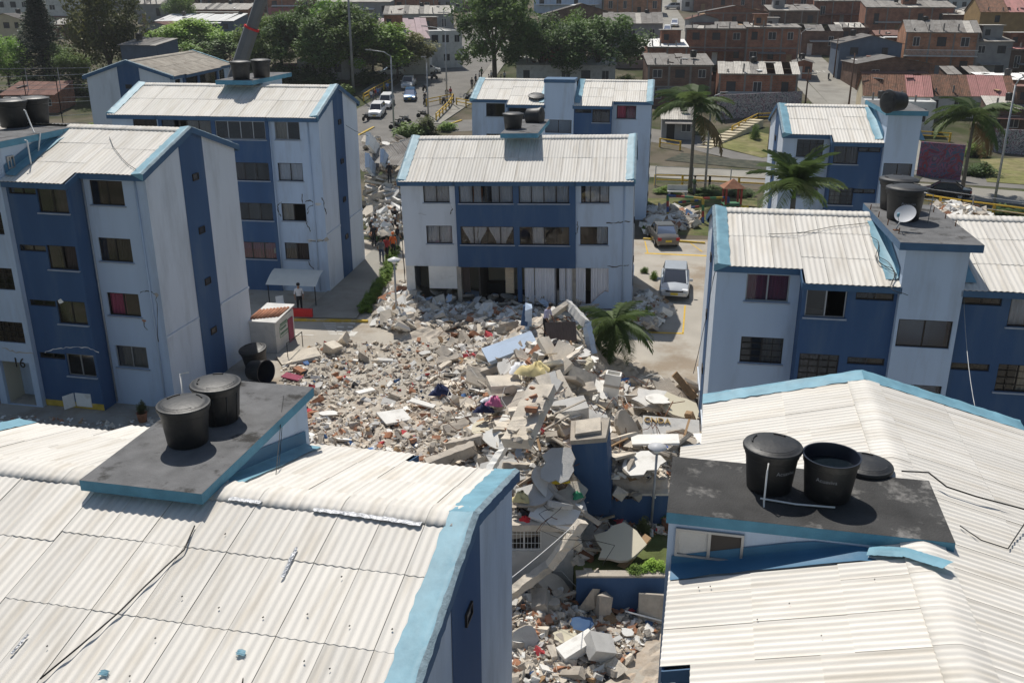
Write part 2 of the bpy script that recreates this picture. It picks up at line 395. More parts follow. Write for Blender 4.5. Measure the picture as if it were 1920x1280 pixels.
            if B.get('off', 0) > .4:      # return of the fascia where the bay steps forward
                for ux in (u0 - .09, u1 + .06):
                    b = MB(); zt = z_e + (off - .3) * math.tan(ang)
                    b.add([(ux, -off + .05, z_e - .19), (ux + .03, -off + .05, z_e - .19), (ux + .03, -.2, zt - .19), (ux, -.2, zt - .19), (ux, -off + .05, z_e + .05), (ux + .03, -off + .05, z_e + .05), (ux + .03, -.2, zt + .07), (ux, -.2, zt + .07)],
                          [(0, 3, 2, 1), (4, 5, 6, 7), (0, 1, 5, 4), (1, 2, 6, 5), (2, 3, 7, 6), (3, 0, 4, 7)])
                    o = b.build('fascia', 'fascia_paint', t); place(o, (0, 0, 0))
    bk = back or [dict(u0=0, u1=L, m='light_paint')]
    roof_side(front, pf, 'f'); roof_side(bk, pb, 'b')
    # blue waterproof membrane turned up over both gable edges
    for side, place, ang, run in (('f', pf, za, vr), ('b', pb, zb, W - vr)):
        for e in (0, 1):
            b = MB(); N = 26; ofs = .30
            prof = [(-.13, -.16), (-.13, .10), (-.02, .15), (.10, .125), (flash_w * .6, .105), (flash_w, .082)]
            for k in range(N + 1):
                y = -ofs + (run + ofs) * k / N; z = ze + rise - (run - y) * math.tan(ang)
                for q, (du, dz) in enumerate(prof):
                    jx = rn.uniform(-.025, .025) if q == len(prof) - 1 else rn.uniform(-.012, .012)
                    uu = du + jx; uu = uu if e == 0 else L - uu
                    b.v.append((uu, y, z + dz + (rn.uniform(-.008, .014) if q > 1 else 0)))
            P_ = len(prof)
            for k in range(N):
                for q in range(P_ - 1):
                    f = (k * P_ + q, k * P_ + q + 1, (k + 1) * P_ + q + 1, (k + 1) * P_ + q); b.f.append(f if e == 0 else f[::-1])
                    b.m.append(2 if q == 0 else (1 if q == 1 else 0))
            b.f.append(tuple(range(P_)) if e == 1 else tuple(reversed(range(P_)))); b.m.append(0)
            o = b.build('verge_membrane', ['cyan_membrane', 'membrane_worn', 'fascia_paint'], t, True); o.data.set_sharp_from_angle(angle=R(40)); place(o, (0, 0, 0))
    # stair tower and its tank slab
    if tower:
        place = pf if tower_side == 'front' else pb; a = za if tower_side == 'front' else zb; run = vr if tower_side == 'front' else W - vr
        u0, u1, off = tower['u0'], tower['u1'], tower['off']; zt = ze + tower.get('up', 1.05); vb = tower.get('vb', run + .2)
        b = MB(); ops = [w_[:4] for w_ in tower.get('ops', ())]
        wall_holes(b, u0, u1, 0, zt, -off, ops)
        b.quad((u0, vb, 0), (u0, -off, 0), (u0, -off, zt), (u0, vb, zt)); b.quad((u1, -off, 0), (u1, vb, 0), (u1, vb, zt), (u1, -off, zt)); b.quad((u1, vb, 0), (u0, vb, 0), (u0, vb, zt), (u1, vb, zt))
        o = b.build('stair_tower', tower.get('m', 'light_paint'), t); place(o, (0, 0, 0)); tw = o
        for w_ in tower.get('ops', ()):
            if len(w_) > 4 and w_[4] is None: continue
            window(t, place, *w_[:4], -off, **(w_[4] if len(w_) > 4 else {}))
        # skirting membrane where the roof meets the tower
        for e, ux in ((0, u0), (1, u1)):
            b = MB(); N = 12
            for k in range(N + 1):
                y = -.75 + (run + .75) * k / N; z = ze + rise - (run - y) * math.tan(a)
                for (du, dz) in ((.03, tower.get('sk', .5)), (.03, .16), (.10, .105), (.46 + rn.uniform(-.04, .04), .095)):
                    b.v.append((ux - du if e == 0 else ux + du, y, min(z + dz, zt - .03)))
            for k in range(N):
                for q in range(3):
                    f = (k * 4 + q, (k + 1) * 4 + q, (k + 1) * 4 + q + 1, k * 4 + q + 1); b.f.append(f if e == 1 else f[::-1]); b.m.append(1 if q == 0 else 0)
            o = b.build('skirting_membrane', [tower.get('skirt', 'cyan_membrane'), 'membrane_shaded'], t, True); o.data.set_sharp_from_angle(angle=R(40)); place(o, (0, 0, 0))
        ov = tower.get('ov', .22); sl0 = -off - tower.get('ovf', .28); sl1 = tower.get('sl1', vb + .45); th = tower.get('th', .26)
        b = MB(); N = 10
        b.box(u0 - ov, u1 + ov, sl0, sl1, zt, zt + th - .004, 0)
        b.quad((u0 - ov, sl0, zt + th), (u1 + ov, sl0, zt + th), (u1 + ov, sl1, zt + th), (u0 - ov, sl1, zt + th), 1)
        o = b.build('tank_slab', [tower.get('edge', 'teal_paint'), tower.get('top', 'slab_top')], t); place(o, (0, 0, 0))
        info['slab'] = ((u0 - ov, u1 + ov, sl0, sl1), zt + th)
    M_ = Matrix.Translation(Vector(O)) @ t.rotation_euler.to_matrix().to_4x4()
    def Wd(u, v, z, side='f'):
        return M_ @ (Vector((u, v, z)) if side == 'f' else Vector((L - u, W - v, z)))
    info['W'] = Wd; info['M'] = M_; info['vr'] = vr; info['rise'] = rise; info['O'] = Vector(O); info['L'] = L; info['Wd'] = W; info['ze'] = ze
    return info

def uvec(yaw): return Vector((math.cos(R(yaw)), -math.sin(R(yaw)), 0))
def vvec(yaw): return Vector((math.sin(R(yaw)), math.cos(R(yaw)), 0))
RC = random.Random(5)
def cur_rand(kind='brown'):
    r = RC.random(); k = 'curtain_' + (kind if RC.random() < .55 else RC.choice(('white', 'beige', 'wine', 'beige')))
    if r < .45: return [(0, .98, k)]
    if r < .65: return [(0, .48, k)]
    if r < .85: return [(.5, 1, k)]
    return []
def tower_front(L, ze, floors=4, end=2.9, dark=2.85, toff=1.1, tl=0.0, curtain='brown', tw_ops=None, off=.85, dw=1.35):
    """bays of a stair side: light end, dark bay, (tower), dark bay, light end"""
    w = L - 2 * (end + dark); F_ = 2.37
    def wins(u0, wd, cur, n=2, dz=0, **kw):
        return [(u0, u0 + wd, ze - 1.37 - k * F_ - dz, ze - .36 - k * F_ - dz, dict(n=n, cur=cur_rand(cur), bars=RC.random() < .18, skip=((RC.randrange(2),) if RC.random() < .3 else ()), frame=RC.choice(('frame_dark', 'frame_dark', 'frame_metal')), **kw)) for k in range(floors) if ze - 1.37 - k * F_ - dz > .3]
    def slots(u0, wd):
        return [(u0, u0 + wd, ze - .67 - k * F_, ze - .40 - k * F_, dict(n=2, sill=False)) for k in range(floors) if ze - .7 - k * F_ > .3]
    dd = off * .25
    e2 = end + dark; u3 = e2 + w
    fr = [dict(u0=0, u1=end, m='light_paint', ops=wins(end - 1.85, 1.5, curtain)),
          dict(u0=end, u1=e2, off=off, m='dark_paint', ops=wins(end + .12, dw, curtain, dz=dd) + [(o[0], o[1], o[2] - dd, o[3] - dd, o[4]) for o in slots(e2 - 1.35, 1.25)]),
          dict(u0=e2, u1=u3, m='light_paint', noroof=True),
          dict(u0=u3, u1=u3 + dark, off=off, m='dark_paint', ops=wins(u3 + dark - .12 - dw, dw, curtain, dz=dd) + [(o[0], o[1], o[2] - dd, o[3] - dd, o[4]) for o in slots(u3 + .1, 1.25)]),
          dict(u0=u3 + dark, u1=L, m='light_paint', ops=wins(L - end + .35, 1.5, curtain))]
    tw = dict(u0=e2 - .001, u1=u3 + .001, off=toff, ops=tw_ops if tw_ops is not None else
              [(e2 + .1, u3 - .15, ze - 2.42 - k * F_, ze - 1.42 - k * F_, dict(n=2, sill=False)) for k in range(floors - 1) if ze - 2.5 - k * F_ > 2.0])
    return fr, tw
def plain_front(L, ze, floors=4, end=3.1, off=.14, curtain='brown', zlow=None, npan=4):
    F_ = 2.37; mid = L - 2 * end; bw = mid / 2 - .32
    def col(u0, wd, n): return [(u0, u0 + wd, ze - 1.40 - k * F_, ze - .36 - k * F_, dict(n=n, cur=cur_rand(curtain), skip=((RC.randrange(n),) if RC.random() < .35 else ()), frame=RC.choice(('frame_dark', 'frame_dark', 'frame_metal')))) for k in range(floors) if ze - 1.4 - k * F_ > .3]
    z0 = zlow or 0
    return [dict(u0=0, u1=end, roff=off, m='light_paint', z0=z0, ops=col(1.3, 1.5, 2)),
            dict(u0=end, u1=L - end, off=off, m='dark_paint', z0=z0, cap=True, ops=col(end + .2, bw, npan) + col(end + mid / 2 + .12, bw, npan)),
            dict(u0=L - end, u1=L, roff=off, m='light_paint', z0=z0, ops=col(L - end + .3, 1.5, 2))]
# ---------------------------------------------------------------- the apartment blocks
LOW = -2.4
# A: left, number 16 over its door
P = at_y(270, 325, 37.0); yA = 12; LA = 13.6; eA = P.z
OA = P - uvec(yA) * LA; OA.z = 0
fr, tw = tower_front(LA, eA)
e2, u3 = 2.9 + 2.85, LA - 5.75
tw['ops'] = [(e2 + .35, u3 - .25, eA - 2.55 - k * 2.37, eA - 1.6 - k * 2.37, dict(n=3, sill=False, bars=True)) for k in range(3)] + [(e2 + .35, u3 - .3, .02, 2.05, None)]
tw['sl1'] = 4.6; tw['up'] = .95
BA = block('blue four-storey block with a painted 16 above its entrance, nearest at left', OA, yA, LA, 7.4, eA, 1.25, fr, seed=3, tower=tw)
# B: second on the left
P = at_y(596, 217, 54.0); yB = 8; LB = 12.6; eB = P.z
OB = P - uvec(yB) * LB; OB.z = 0
bk = tower_front(LB, eB)[1]; bk['ops'] = []; bk['sl1'] = 5.1; bk['up'] = 1.42; bk['vb'] = 2.8; bk['ov'] = .6; bk['u0'] -= .45; bk['u1'] -= .45
BB = block('blue four-storey block with cracked corner walls behind the number 16 block', OB, yB, LB, 7.4, eB, 1.3, plain_front(LB, eB, end=2.95), seed=4, tower=bk, tower_side='back')
# C: centre, sunk by one storey, its lowest visible storey torn open
P = at_y(1187, 337, 50.5); yC = 8; LC = 13.05; eC = P.z
OC = P - uvec(yC) * (LC - .22); OC.z = -.25; eC += .02
bk = tower_front(LC, eC)[1]; bk['ops'] = []; bk['sl1'] = 5.2; bk['up'] = 1.86; bk['vb'] = 2.8; bk['ov'] = .3
def c_front():
    F_ = 2.37; ze = eC; L = LC; z0 = ze - .25 - 2 * F_ - .12
    cw = lambda *a: dict(n=a[0], cur=[(x, y, 'curtain_white') for x, y in a[1:]])
    W1, W2 = (ze - 1.40, ze - .36), (ze - 1.40 - F_, ze - .36 - F_)
    end = 3.15
    return [dict(u0=0, u1=end, m='wall_pale', z0=z0, roff=.14, off=.001, cap=True, ops=[(1.3, 2.8, *W1, cw(2, (0, .5), (.5, 1))), (1.35, 2.85, *W2, cw(2, (0, .5), (.5, 1)))]),  # left bay paler than the right: bounced light put into its colour
            dict(u0=end, u1=L - end, off=.14, m='dark_paint', z0=z0, cap=True, ops=[(end + .22, 6.42, *W1, cw(4, (0, .25), (.27, .4), (.6, 1))), (6.75, L - end - .35, *W1, cw(4, (0, .5), (.5, .8), (.8, 1))),
                  (end + .22, 6.42, *W2, dict(n=4, cur=[(.02, .5, 'curtain_white', 1), (.52, .98, 'curtain_white', 1)])), (6.75, L - end - .35, *W2, dict(n=4, cur=[(.25, .5, 'curtain_white')]))]),
            dict(u0=L - end, u1=L, m='light_paint', z0=z0, roff=.14, off=.001, cap=True, ops=[(L - end + .3, L - 1.3, *W1, cw(3, (.15, .5), (.5, 1))), (L - end + .25, L - 1.35, *W2, cw(2, (.6, 1)))])]
BC = block('blue block sunk by a storey with its lowest visible floor torn open', OC, yC, LC, 7.4, eC, 1.75, c_front(), rows=3, seed=6, tower=bk, tower_side='back', tilt=(0, -1.5))
# D: right
P = at_y(1346, 492, 32.0); yD = 9; LD = 14.0; eD = P.z - LOW
OD = P.copy(); OD.z = LOW
fr, tw = tower_front(LD, eD, end=2.9, dark=3.1, curtain='brown')
tw['up'] = 1.05; tw['edge'] = 'fascia_paint'; tw['sl1'] = 4.9; tw['ovf'] = .3; tw['ov'] = .3
for o in fr[0]['ops'][:1]: o[4]['cur'] = [(0, .99, 'curtain_wine')]
BD = block('blue block at right with a satellite dish on its stair tower slab', OD, yD, LD, 7.4, eD, 1.15, fr, seed=8, tower=tw)
# E: behind C
P = at_y(1222, 190, 73.5); yE = 9; LE = 14.1; eE = P.z
OE = P - uvec(yE) * LE; OE.z = 0
fr, tw = tower_front(LE, eE, end=3.0, dark=2.9, toff=1.0)
tw['up'] = 1.35; tw['edge'] = 'fascia_paint'; tw['top'] = 'fascia_paint'; tw['ov'] = .05; tw['ovf'] = .06; tw['sl1'] = 1.2; tw['vb'] = 1.1
BE = block('blue block whose upper storeys show above the roof of the sunk block', OE, yE, LE, 7.4, eE, 1.2, fr, seed=9, tower=tw)
# F: far right, only its left half still stands
P = at_y(1470, 249, 55.0); yF = 9; eF = P.z + .6
OF = P.copy(); OF.z = -.6
fr, tw = tower_front(12.6, eF, end=2.65, dark=2.75, toff=1.2)
tw['up'] = 1.25; LF = tw['u1']; fr = fr[:3]
BF = block('blue half block standing alone by the road at upper right with a toppled tank', OF, yF, LF, 7.4, eF, 1.2, fr, seed=15, tower=tw)
# G: far left with a torn old roof
yG = -88; LG = 14.5; eG = 11.0
OG = at_z(318, 143, eG); OG.z = 0
fr = [dict(u0=0, u1=2.6, m='light_paint', ops=[(1.0, 2.2, eG - 1.4, eG - .36, {})]), dict(u0=2.6, u1=11, off=.14, m='dark_paint', ops=[(3, 5.7, eG - 1.4, eG - .36, dict(n=3, cur=[(.1, .9, 'curtain_brown')])), (6.2, 10.5, eG - 1.4, eG - .36, dict(n=3, cur=[(0, 1, 'curtain_white')]))]), dict(u0=11, u1=LG, m='light_paint', ops=[(11.5, 13.0, eG - 1.4, eG - .36, {})])]
BG = block('blue block at upper left with a torn grey cement roof', OG, yG, LG, 6.6, eG, 1.1, fr, seed=16, roofmat='roof_old', gable=None, flash_w=.1)
# front blocks
yF1 = 12; LF1 = 13.6; eF1 = 6.1 - LOW
E1 = at_z(960, 893, 6.1); E1.z = LOW                              # far right eave corner
O1 = E1 - vvec(yF1) * 8.5 - uvec(yF1) * LF1
fr, tw = tower_front(LF1, eF1, end=2.75, dark=2.85, toff=1.0)
tw['ops'] = []; tw['sl1'] = 4.45; tw['up'] = 1.12; tw['ovf'] = .12; tw['ov'] = .18; tw['vb'] = 3.2; tw['th'] = .24
frn = [dict(u0=0, u1=5.6, off=.8, m='dark_paint'), dict(u0=5.6, u1=LF1, m='light_paint')]
B1 = block('blue block with cream corrugated roof filling the lower left foreground', O1, yF1, LF1, 8.5, eF1, 1.05, frn, fr, seed=12, tower=tw, tower_side='back', flash_w=.5, rmid=.565)
# F2: ridge running away from the camera; local front = its left side
yF2 = 12; eF2 = 6.3 - LOW; LF2 = 14.4
E2 = at_z(1338, 745, 6.3); O2 = Vector((E2.x, E2.y, LOW))
fr, tw = tower_front(LF2, eF2, end=3.0, dark=3.0, toff=.85, off=.5)
tw['ops'] = [(5.5 + .75, 5.5 + 2.0, eF2 - .05, eF2 + .62, dict(n=2, sill=False))]
tw['up'] = .86; tw['sl1'] = 4.35; tw['ovf'] = .05; tw['ov'] = .0; tw['vb'] = 3.0; tw['top'] = 'slab_top_worn'; tw['th'] = .24; tw['m'] = 'light_paint'; tw['sk'] = .36; tw['skirt'] = 'membrane_shaded'
B2 = block('blue block with cream corrugated roof filling the lower right foreground', O2, 90 + yF2, LF2, 7.6, eF2, 1.0, fr, seed=14, tower=tw, flash_w=.5)


# window in the side of the stair tower under the slab (front right block)
e2 = 6.0; uT = LF2 - e2
def side_window(info, u, y0, y1, z0, z1):
    f = MB()
    for (a, c, e, g) in ((y0, y1, z0, z0 + .05), (y0, y1, z1 - .05, z1), (y0, y0 + .05, z0 + .05, z1 - .05), (y1 - .05, y1, z0 + .05, z1 - .05), ((y0 + y1) / 2 - .03, (y0 + y1) / 2 + .03, z0 + .05, z1 - .05)): f.box(u + .002, u + .06, a, c, e, g)
    w_ = f.build('window', 'frame_metal', info['t']); MB().box(u + .008, u + .02, y0 + .05, (y0 + y1) / 2 - .03, z0 + .05, z1 - .05).build('pane', 'plaster_grey', w_); MB().box(u + .008, u + .02, (y0 + y1) / 2 + .03, y1 - .05, z0 + .05, z1 - .05).build('pane', 'interior', w_)
side_window(B2, uT, -.7, .6, eF2 + .18, eF2 + .80)
side_window(BA, LA - 5.75, -.55, -.15, eA + .05, eA + .55)
# ---------------------------------------------------------------- terrain
STEP = 29.3
def zt(x, y):
    if y < STEP: return LOW
    z = 0.0
    if y > 105: z = .085 * (min(y, 300) - 105)
    if y > 300: z += .11 * (y - 300)
    return z
def ground_at(px, py, dz=0.0):
    d = ray(px, py); y = 30.0
    for k in range(400):
        t = y / d.y; z = CAMH + t * d.z; g = zt(t * d.x, y) + dz
        if z <= g: break
        y += 2
    lo, hi = y - 2, y
    for k in range(20):
        y = (lo + hi) / 2; t = y / d.y
        if CAMH + t * d.z <= zt(0, y) + dz: hi = y
        else: lo = y
    t = y / d.y; return Vector((t * d.x, y, zt(0, y) + dz))
mat('dirt', (.135, .115, .085), .95, .3, .25, .5, 2, .1, col2=(.05, .062, .024), mix=(.45, .58), mscale=.09)
mat('court', (.42, .385, .33), .92, .14, .5, .35, 18, .15, col2=(.30, .245, .185), mix=(.5, .64), mscale=.3)
mat('asphalt', (.20, .19, .175), .92, .16, .5, .4, 30, .15, col2=(.21, .195, .175), mix=(.5, .7), mscale=.3)
mat('street_concrete', (.30, .285, .25), .92, .16, .4, .3, 12, .15, col2=(.22, .20, .175), mix=(.5, .7), mscale=.25)
mat('lawn', (.10, .12, .045), .95, .4, 1.5, .6, 12, .1, col2=(.20, .165, .09), mix=(.45, .65), mscale=.5)
mat('grass_dry', (.19, .19, .075), .95, .35, 1.2, .6, 10, .1, col2=(.24, .21, .11), mix=(.45, .62), mscale=.4)
mat('yellow_paint', (.62, .40, .045), .75, .18, 5)
mat('kerb_yellow', (.55, .38, .06), .85, .25, 4, col2=(.36, .33, .28), mix=(.52, .66), mscale=2)
mat('white_paint', (.62, .60, .55), .85, .2, 5, col2=(.42, .39, .34), mix=(.5, .66), mscale=2.5)
xs = [-450, -250, -150] + [-100 + 10 * i for i in range(21)] + [150, 250, 450]
ys = [-40, 0, STEP - .02, STEP] + [30 + 5 * i for i in range(55)] + [310 + 40 * i for i in range(18)]
b = MB()
for y in ys:
    for x in xs: b.v.append((x, y, zt(x, y)))
n = len(xs)
for j in range(len(ys) - 1):
    for i in range(n - 1): b.f.append((j * n + i, j * n + i + 1, (j + 1) * n + i + 1, (j + 1) * n + i)); b.m.append(0)
tag(b.build('ground', 'dirt'), kind='structure')
def patch(name, pts, m, dz=.006, kind='structure', cuts=1):
    """flat sheet over the terrain from a 4-gon (x,y), split so that it follows the slope"""
    b = MB(); N = cuts
    a, c, d, e = [Vector((p[0], p[1])) for p in pts]
    for i in range(N + 1):
        t = i / N; l_ = a.lerp(e, t); r_ = c.lerp(d, t)
        for p in (l_, r_): b.v.append((p.x, p.y, zt(p.x, p.y) + dz))
    for i in range(N): b.f.append((2 * i, 2 * i + 1, 2 * i + 3, 2 * i + 2)); b.m.append(0)
    o = b.build(name, m)
    if kind: o['kind'] = kind
    return o
def strip(name, pts, wd, m, dz=.01, zoff=None, kind='structure', thick=0.0):
    pts = [Vector(p) for p in pts]; q = []
    for i in range(len(pts) - 1):
        n_ = max(1, int((pts[i + 1] - pts[i]).length / 4))
        q += [pts[i].lerp(pts[i + 1], k / n_) for k in range(n_)]
    q.append(pts[-1]); b = MB()
    for i, p in enumerate(q):
        d = (q[min(i + 1, len(q) - 1)] - q[max(i - 1, 0)]).normalized(); nn = Vector((-d.y, d.x))
        ww = wd if not isinstance(wd, tuple) else wd[0] + (wd[1] - wd[0]) * i / (len(q) - 1)
        for s in (-1, 1):
            c = p + nn * s * ww / 2; z = zt(c.x, c.y) + (zoff(p) if zoff else 0)
            b.v.append((c.x, c.y, z + dz))
            if thick: b.v.append((c.x, c.y, z + dz - thick))
    k = 4 if thick else 2
    for i in range(len(q) - 1):
        o = i * k
        if thick:
            for f in ((0, 4, 6, 2), (1, 3, 7, 5), (0, 1, 5, 4), (2, 6, 7, 3)): b.f.append(tuple(o + j for j in f)); b.m.append(0)
        else: b.f.append((o, o + 2, o + 3, o + 1)); b.m.append(0)
    if thick:
        b.f.append((0, 2, 3, 1)); b.m.append(0); o = (len(q) - 1) * k; b.f.append((o, o + 1, o + 3, o + 2)); b.m.append(0)
    o = b.build(name, m)
    # make the sheet face up
    if not thick and o.data.polygons[0].normal.z < 0: o.data.flip_normals()
    if kind: o['kind'] = kind
    return o
G2 = lambda px, py: (lambda p: (p.x, p.y))(ground_at(px, py))
patch('courtyard', [(-24, STEP + .02), (30, STEP + .02), (30, 67), (-24, 67)], 'court', .004)
patch('front_yard', [(-24, -20), (30, -20), (30, STEP - .05), (-24, STEP - .05)], 'court', .004)
# lawn and playground ground right of the sunk block
patch('lawn', [G2(1212, 438), G2(1420, 446), G2(1420, 372), G2(1200, 372)], 'lawn', .012)
# streets
strip('street', [(-26, 92), (-18.5, 117), (-13, 142), (-9.5, 175), (-6.5, 235), (-2, 300)], 12, 'asphalt', .03)
strip('street', [(-60, 104), (-20, 118), (6, 124), (22, 112), (34, 96), (60, 84)], (7, 6), 'asphalt', .02)
strip('street', [(10, 97), (26, 92), (44, 83), (70, 70)], 6.5, 'street_concrete', .026)
strip('street', [(44, 96), (46, 118), (50, 150), (54, 180), (64, 215)], 6.5, 'street_concrete', .034)
strip('street', [(26, 150), (32, 190), (38, 235), (44, 300)], 7, 'street_concrete', .034)
strip('pavement', [(-10.4, 122), (-5.4, 142), (-2.2, 175), (.8, 235)], 2.4, 'street_concrete', .13, thick=.12)
strip('pavement', [(-21.5, 144), (-17.4, 175), (-14.4, 235)], 2.4, 'street_concrete', .13, thick=.12)
strip('pavement', [(40.4, 100), (41.6, 118), (45.4, 150), (49.2, 180)], 2.2, 'street_concrete', .13, thick=.12)
strip('kerb', [(-23.5, 100), (-20.8, 108), (-17.5, 120)], .3, 'kerb_yellow', .14, thick=.13)
strip('kerb', [(-9.5, 118), (-8.2, 121.5), (-6.6, 124)], .3, 'kerb_yellow', .14, thick=.13)
# grass bank with stairs, upper right
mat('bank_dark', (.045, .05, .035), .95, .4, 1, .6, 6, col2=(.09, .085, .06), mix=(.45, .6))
strip('grass_bank', [G2(1372, 283), G2(1480, 262)], 9, 'grass_dry', .06)
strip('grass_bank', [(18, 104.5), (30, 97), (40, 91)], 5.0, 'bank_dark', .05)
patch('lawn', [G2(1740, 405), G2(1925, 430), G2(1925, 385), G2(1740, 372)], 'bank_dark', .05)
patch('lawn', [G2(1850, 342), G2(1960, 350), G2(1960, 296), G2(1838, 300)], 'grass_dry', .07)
# courtyard walk beside the second block, kerbs and painted marks
patch('walkway', [G2(560, 598), G2(668, 600), G2(748, 470), G2(700, 470)], 'street_concrete', .10)
for (a, c, m) in (((548, 601), (690, 604), 'kerb_yellow'), ((1206, 449), (1322, 457), 'kerb_yellow')):
    A_, B_ = ground_at(*a), ground_at(*c); strip('kerb', [(A_.x, A_.y), (B_.x, B_.y)], .2, m, .12, thick=.118)
def paint(name, quads, m='white_paint', dz=.012):
    b = MB()
    for q in quads:
        P_ = [ground_at(*p) for p in q]; b.add([(p.x, p.y, p.z + dz) for p in P_], [(0, 1, 2, 3)])
    o = b.build(name, m); o['kind'] = 'structure'
    for p in o.data.polygons:
        if p.normal.z < 0: p.flip()
    return o
def line(a, c, wpx=1.2):
    return [(a[0], a[1] - wpx), (c[0], c[1] - wpx), (c[0], c[1] + wpx), (a[0], a[1] + wpx)]
for q in ([[(1209, 474), (1330, 479), (1330, 481), (1209, 476)]], [[(1283, 573), (1286, 573), (1282, 625), (1279, 625)]], [[(1216, 622), (1282, 624), (1282, 626.5), (1216, 624.5)]],
          [[(1288, 452), (1290, 452), (1318, 472), (1315, 472)]], [[(1208, 452), (1210, 452), (1216, 474), (1213, 474)]]):
    paint('parking_line', q, 'yellow_paint')
paint('road_mark', [line((535, 627), (588, 628), .8)])
for i in range(9): paint('road_mark', [[(604 + i * 2 - i * .2, 602 + i * 3), (630 + i * .3, 602 + i * 3), (629 + i * .3, 603.4 + i * 3), (603 + i * 2 - i * .2, 603.4 + i * 3)]])
for i, (x, y, w_) in enumerate(((640, 605, 16), (632, 613, 13), (652, 613, 10), (628, 620, 14), (650, 620, 10), (634, 626, 14), (656, 606, 10))): paint('road_mark', [line((x, y), (x + w_, y + .6), 1.5)])
paint('road_mark', [[(658, 622), (672, 622), (664, 630), (651, 630)]])
paint('road_mark', [[(863, 175), (880, 178), (872, 184), (860, 180)]])
# ---------------------------------------------------------------- rubble
RR = random.Random(77)
GA = [(1.7, 37.0, 2.3, 4.8, 2.7), (1.0, 31.0, 2.3, 2.6, 1.8), (.6, 43.3, 3.0, 2.6, 1.0), (-5, 47.6, 1.7, 1.8, .5), (-4.5, 34.2, 5.0, 3.8, .52), (6.5, 32.3, 2.2, 2.2, .9), (4.6, 29.7, 1.6, 1.6, .7), (2.4, 41.5, 2.5, 2.2, 1.3)]
def hm(x, y):
    if x > 2.2 and 26.2 < y < STEP + .1: return -1.06
    if y < 27.2: return LOW + .02 + .55 * math.exp(-((x - .3) / 2.2) ** 2 - ((y - 25.2) / 1.9) ** 2)
    return sum(h * math.exp(-((x - a) / sx) ** 2 - ((y - c) / sy) ** 2) for a, c, sx, sy, h in GA) - .17 + .06 * math.sin(x * 3.1 + y * 1.3) * math.sin(y * 2.3 - x)
mat('rubble_dust', (.50, .445, .375), .95, .3, 1.3, .5, 9, .1, col2=(.40, .32, .245), mix=(.48, .62), mscale=.6)
def mound(name, x0, x1, y0, y1, st):
    b = MB(); nx, ny = int((x1 - x0) / st), int((y1 - y0) / st)
    for j in range(ny + 1):
        for i in range(nx + 1):
            x, y = x0 + i * st, y0 + j * st; ed = min(i, j, nx - i, ny - j) * st
            b.v.append((x, y, hm(x, y) + RR.uniform(-.07, .07) - max(0, .5 - ed)))
    for j in range(ny):
        for i in range(nx): b.f.append((j * (nx + 1) + i, j * (nx + 1) + i + 1, (j + 1) * (nx + 1) + i + 1, (j + 1) * (nx + 1) + i)); b.m.append(0)
    o = b.build(name, 'rubble_dust', None, False)
    return tag(o, 'dusty crushed mass of the collapsed block in the courtyard', 'rubble', kind='stuff')
mound('rubble_mound', -10, 9, STEP + .05, 49, .22)
mound('rubble_mound', -4, 2.1, 27.35, STEP + .3, .22)['label'] = 'dust and rubble on top of the crushed front rooms'
mound('rubble_mound', -3, 7, 21.5, 26.1, .22)['label'] = 'crushed debris spilled over the lower alley between the front roofs'
# zones in the photograph: (polygon of pixels, weight, brick share)
def inpoly(x, y, P_):
    c = False; j = len(P_) - 1
    for i in range(len(P_)):
        if (P_[i][1] > y) != (P_[j][1] > y) and x < (P_[j][0] - P_[i][0]) * (y - P_[i][1]) / (P_[j][1] - P_[i][1]) + P_[i][0]: c = not c
        j = i
    return c
FIELD = [(525, 690), (600, 648), (830, 642), (905, 610), (880, 580), (760, 575), (700, 600), (735, 535), (760, 530), (800, 565), (1010, 575), (1100, 590), (1115, 690), (1170, 720), (1300, 730), (1312, 835), (1250, 920), (1100, 935), (960, 960), (940, 900), (770, 870), (560, 835)]
DENSE = [(830, 640), (905, 590), (1100, 590), (1115, 700), (1300, 740), (1310, 830), (1150, 930), (960, 940), (870, 880), (820, 760)]
ALLEY = [(955, 1120), (1090, 1105), (1240, 1150), (1240, 1180), (1130, 1280), (955, 1280)]
def pick(poly):
    xs_ = [p[0] for p in poly]; ys_ = [p[1] for p in poly]
    while True:
        x, y = RR.uniform(min(xs_), max(xs_)), RR.uniform(min(ys_), max(ys_))
        if inpoly(x, y, poly): return x, y
def spot(px, py, low=False):
    z = LOW if low else 0.0
    for k in range(4):
        p = at_z(px, py, z); z = hm(p.x, p.y)
    if p.y > STEP: z = max(z, .01)
    return Vector((p.x, p.y, z))
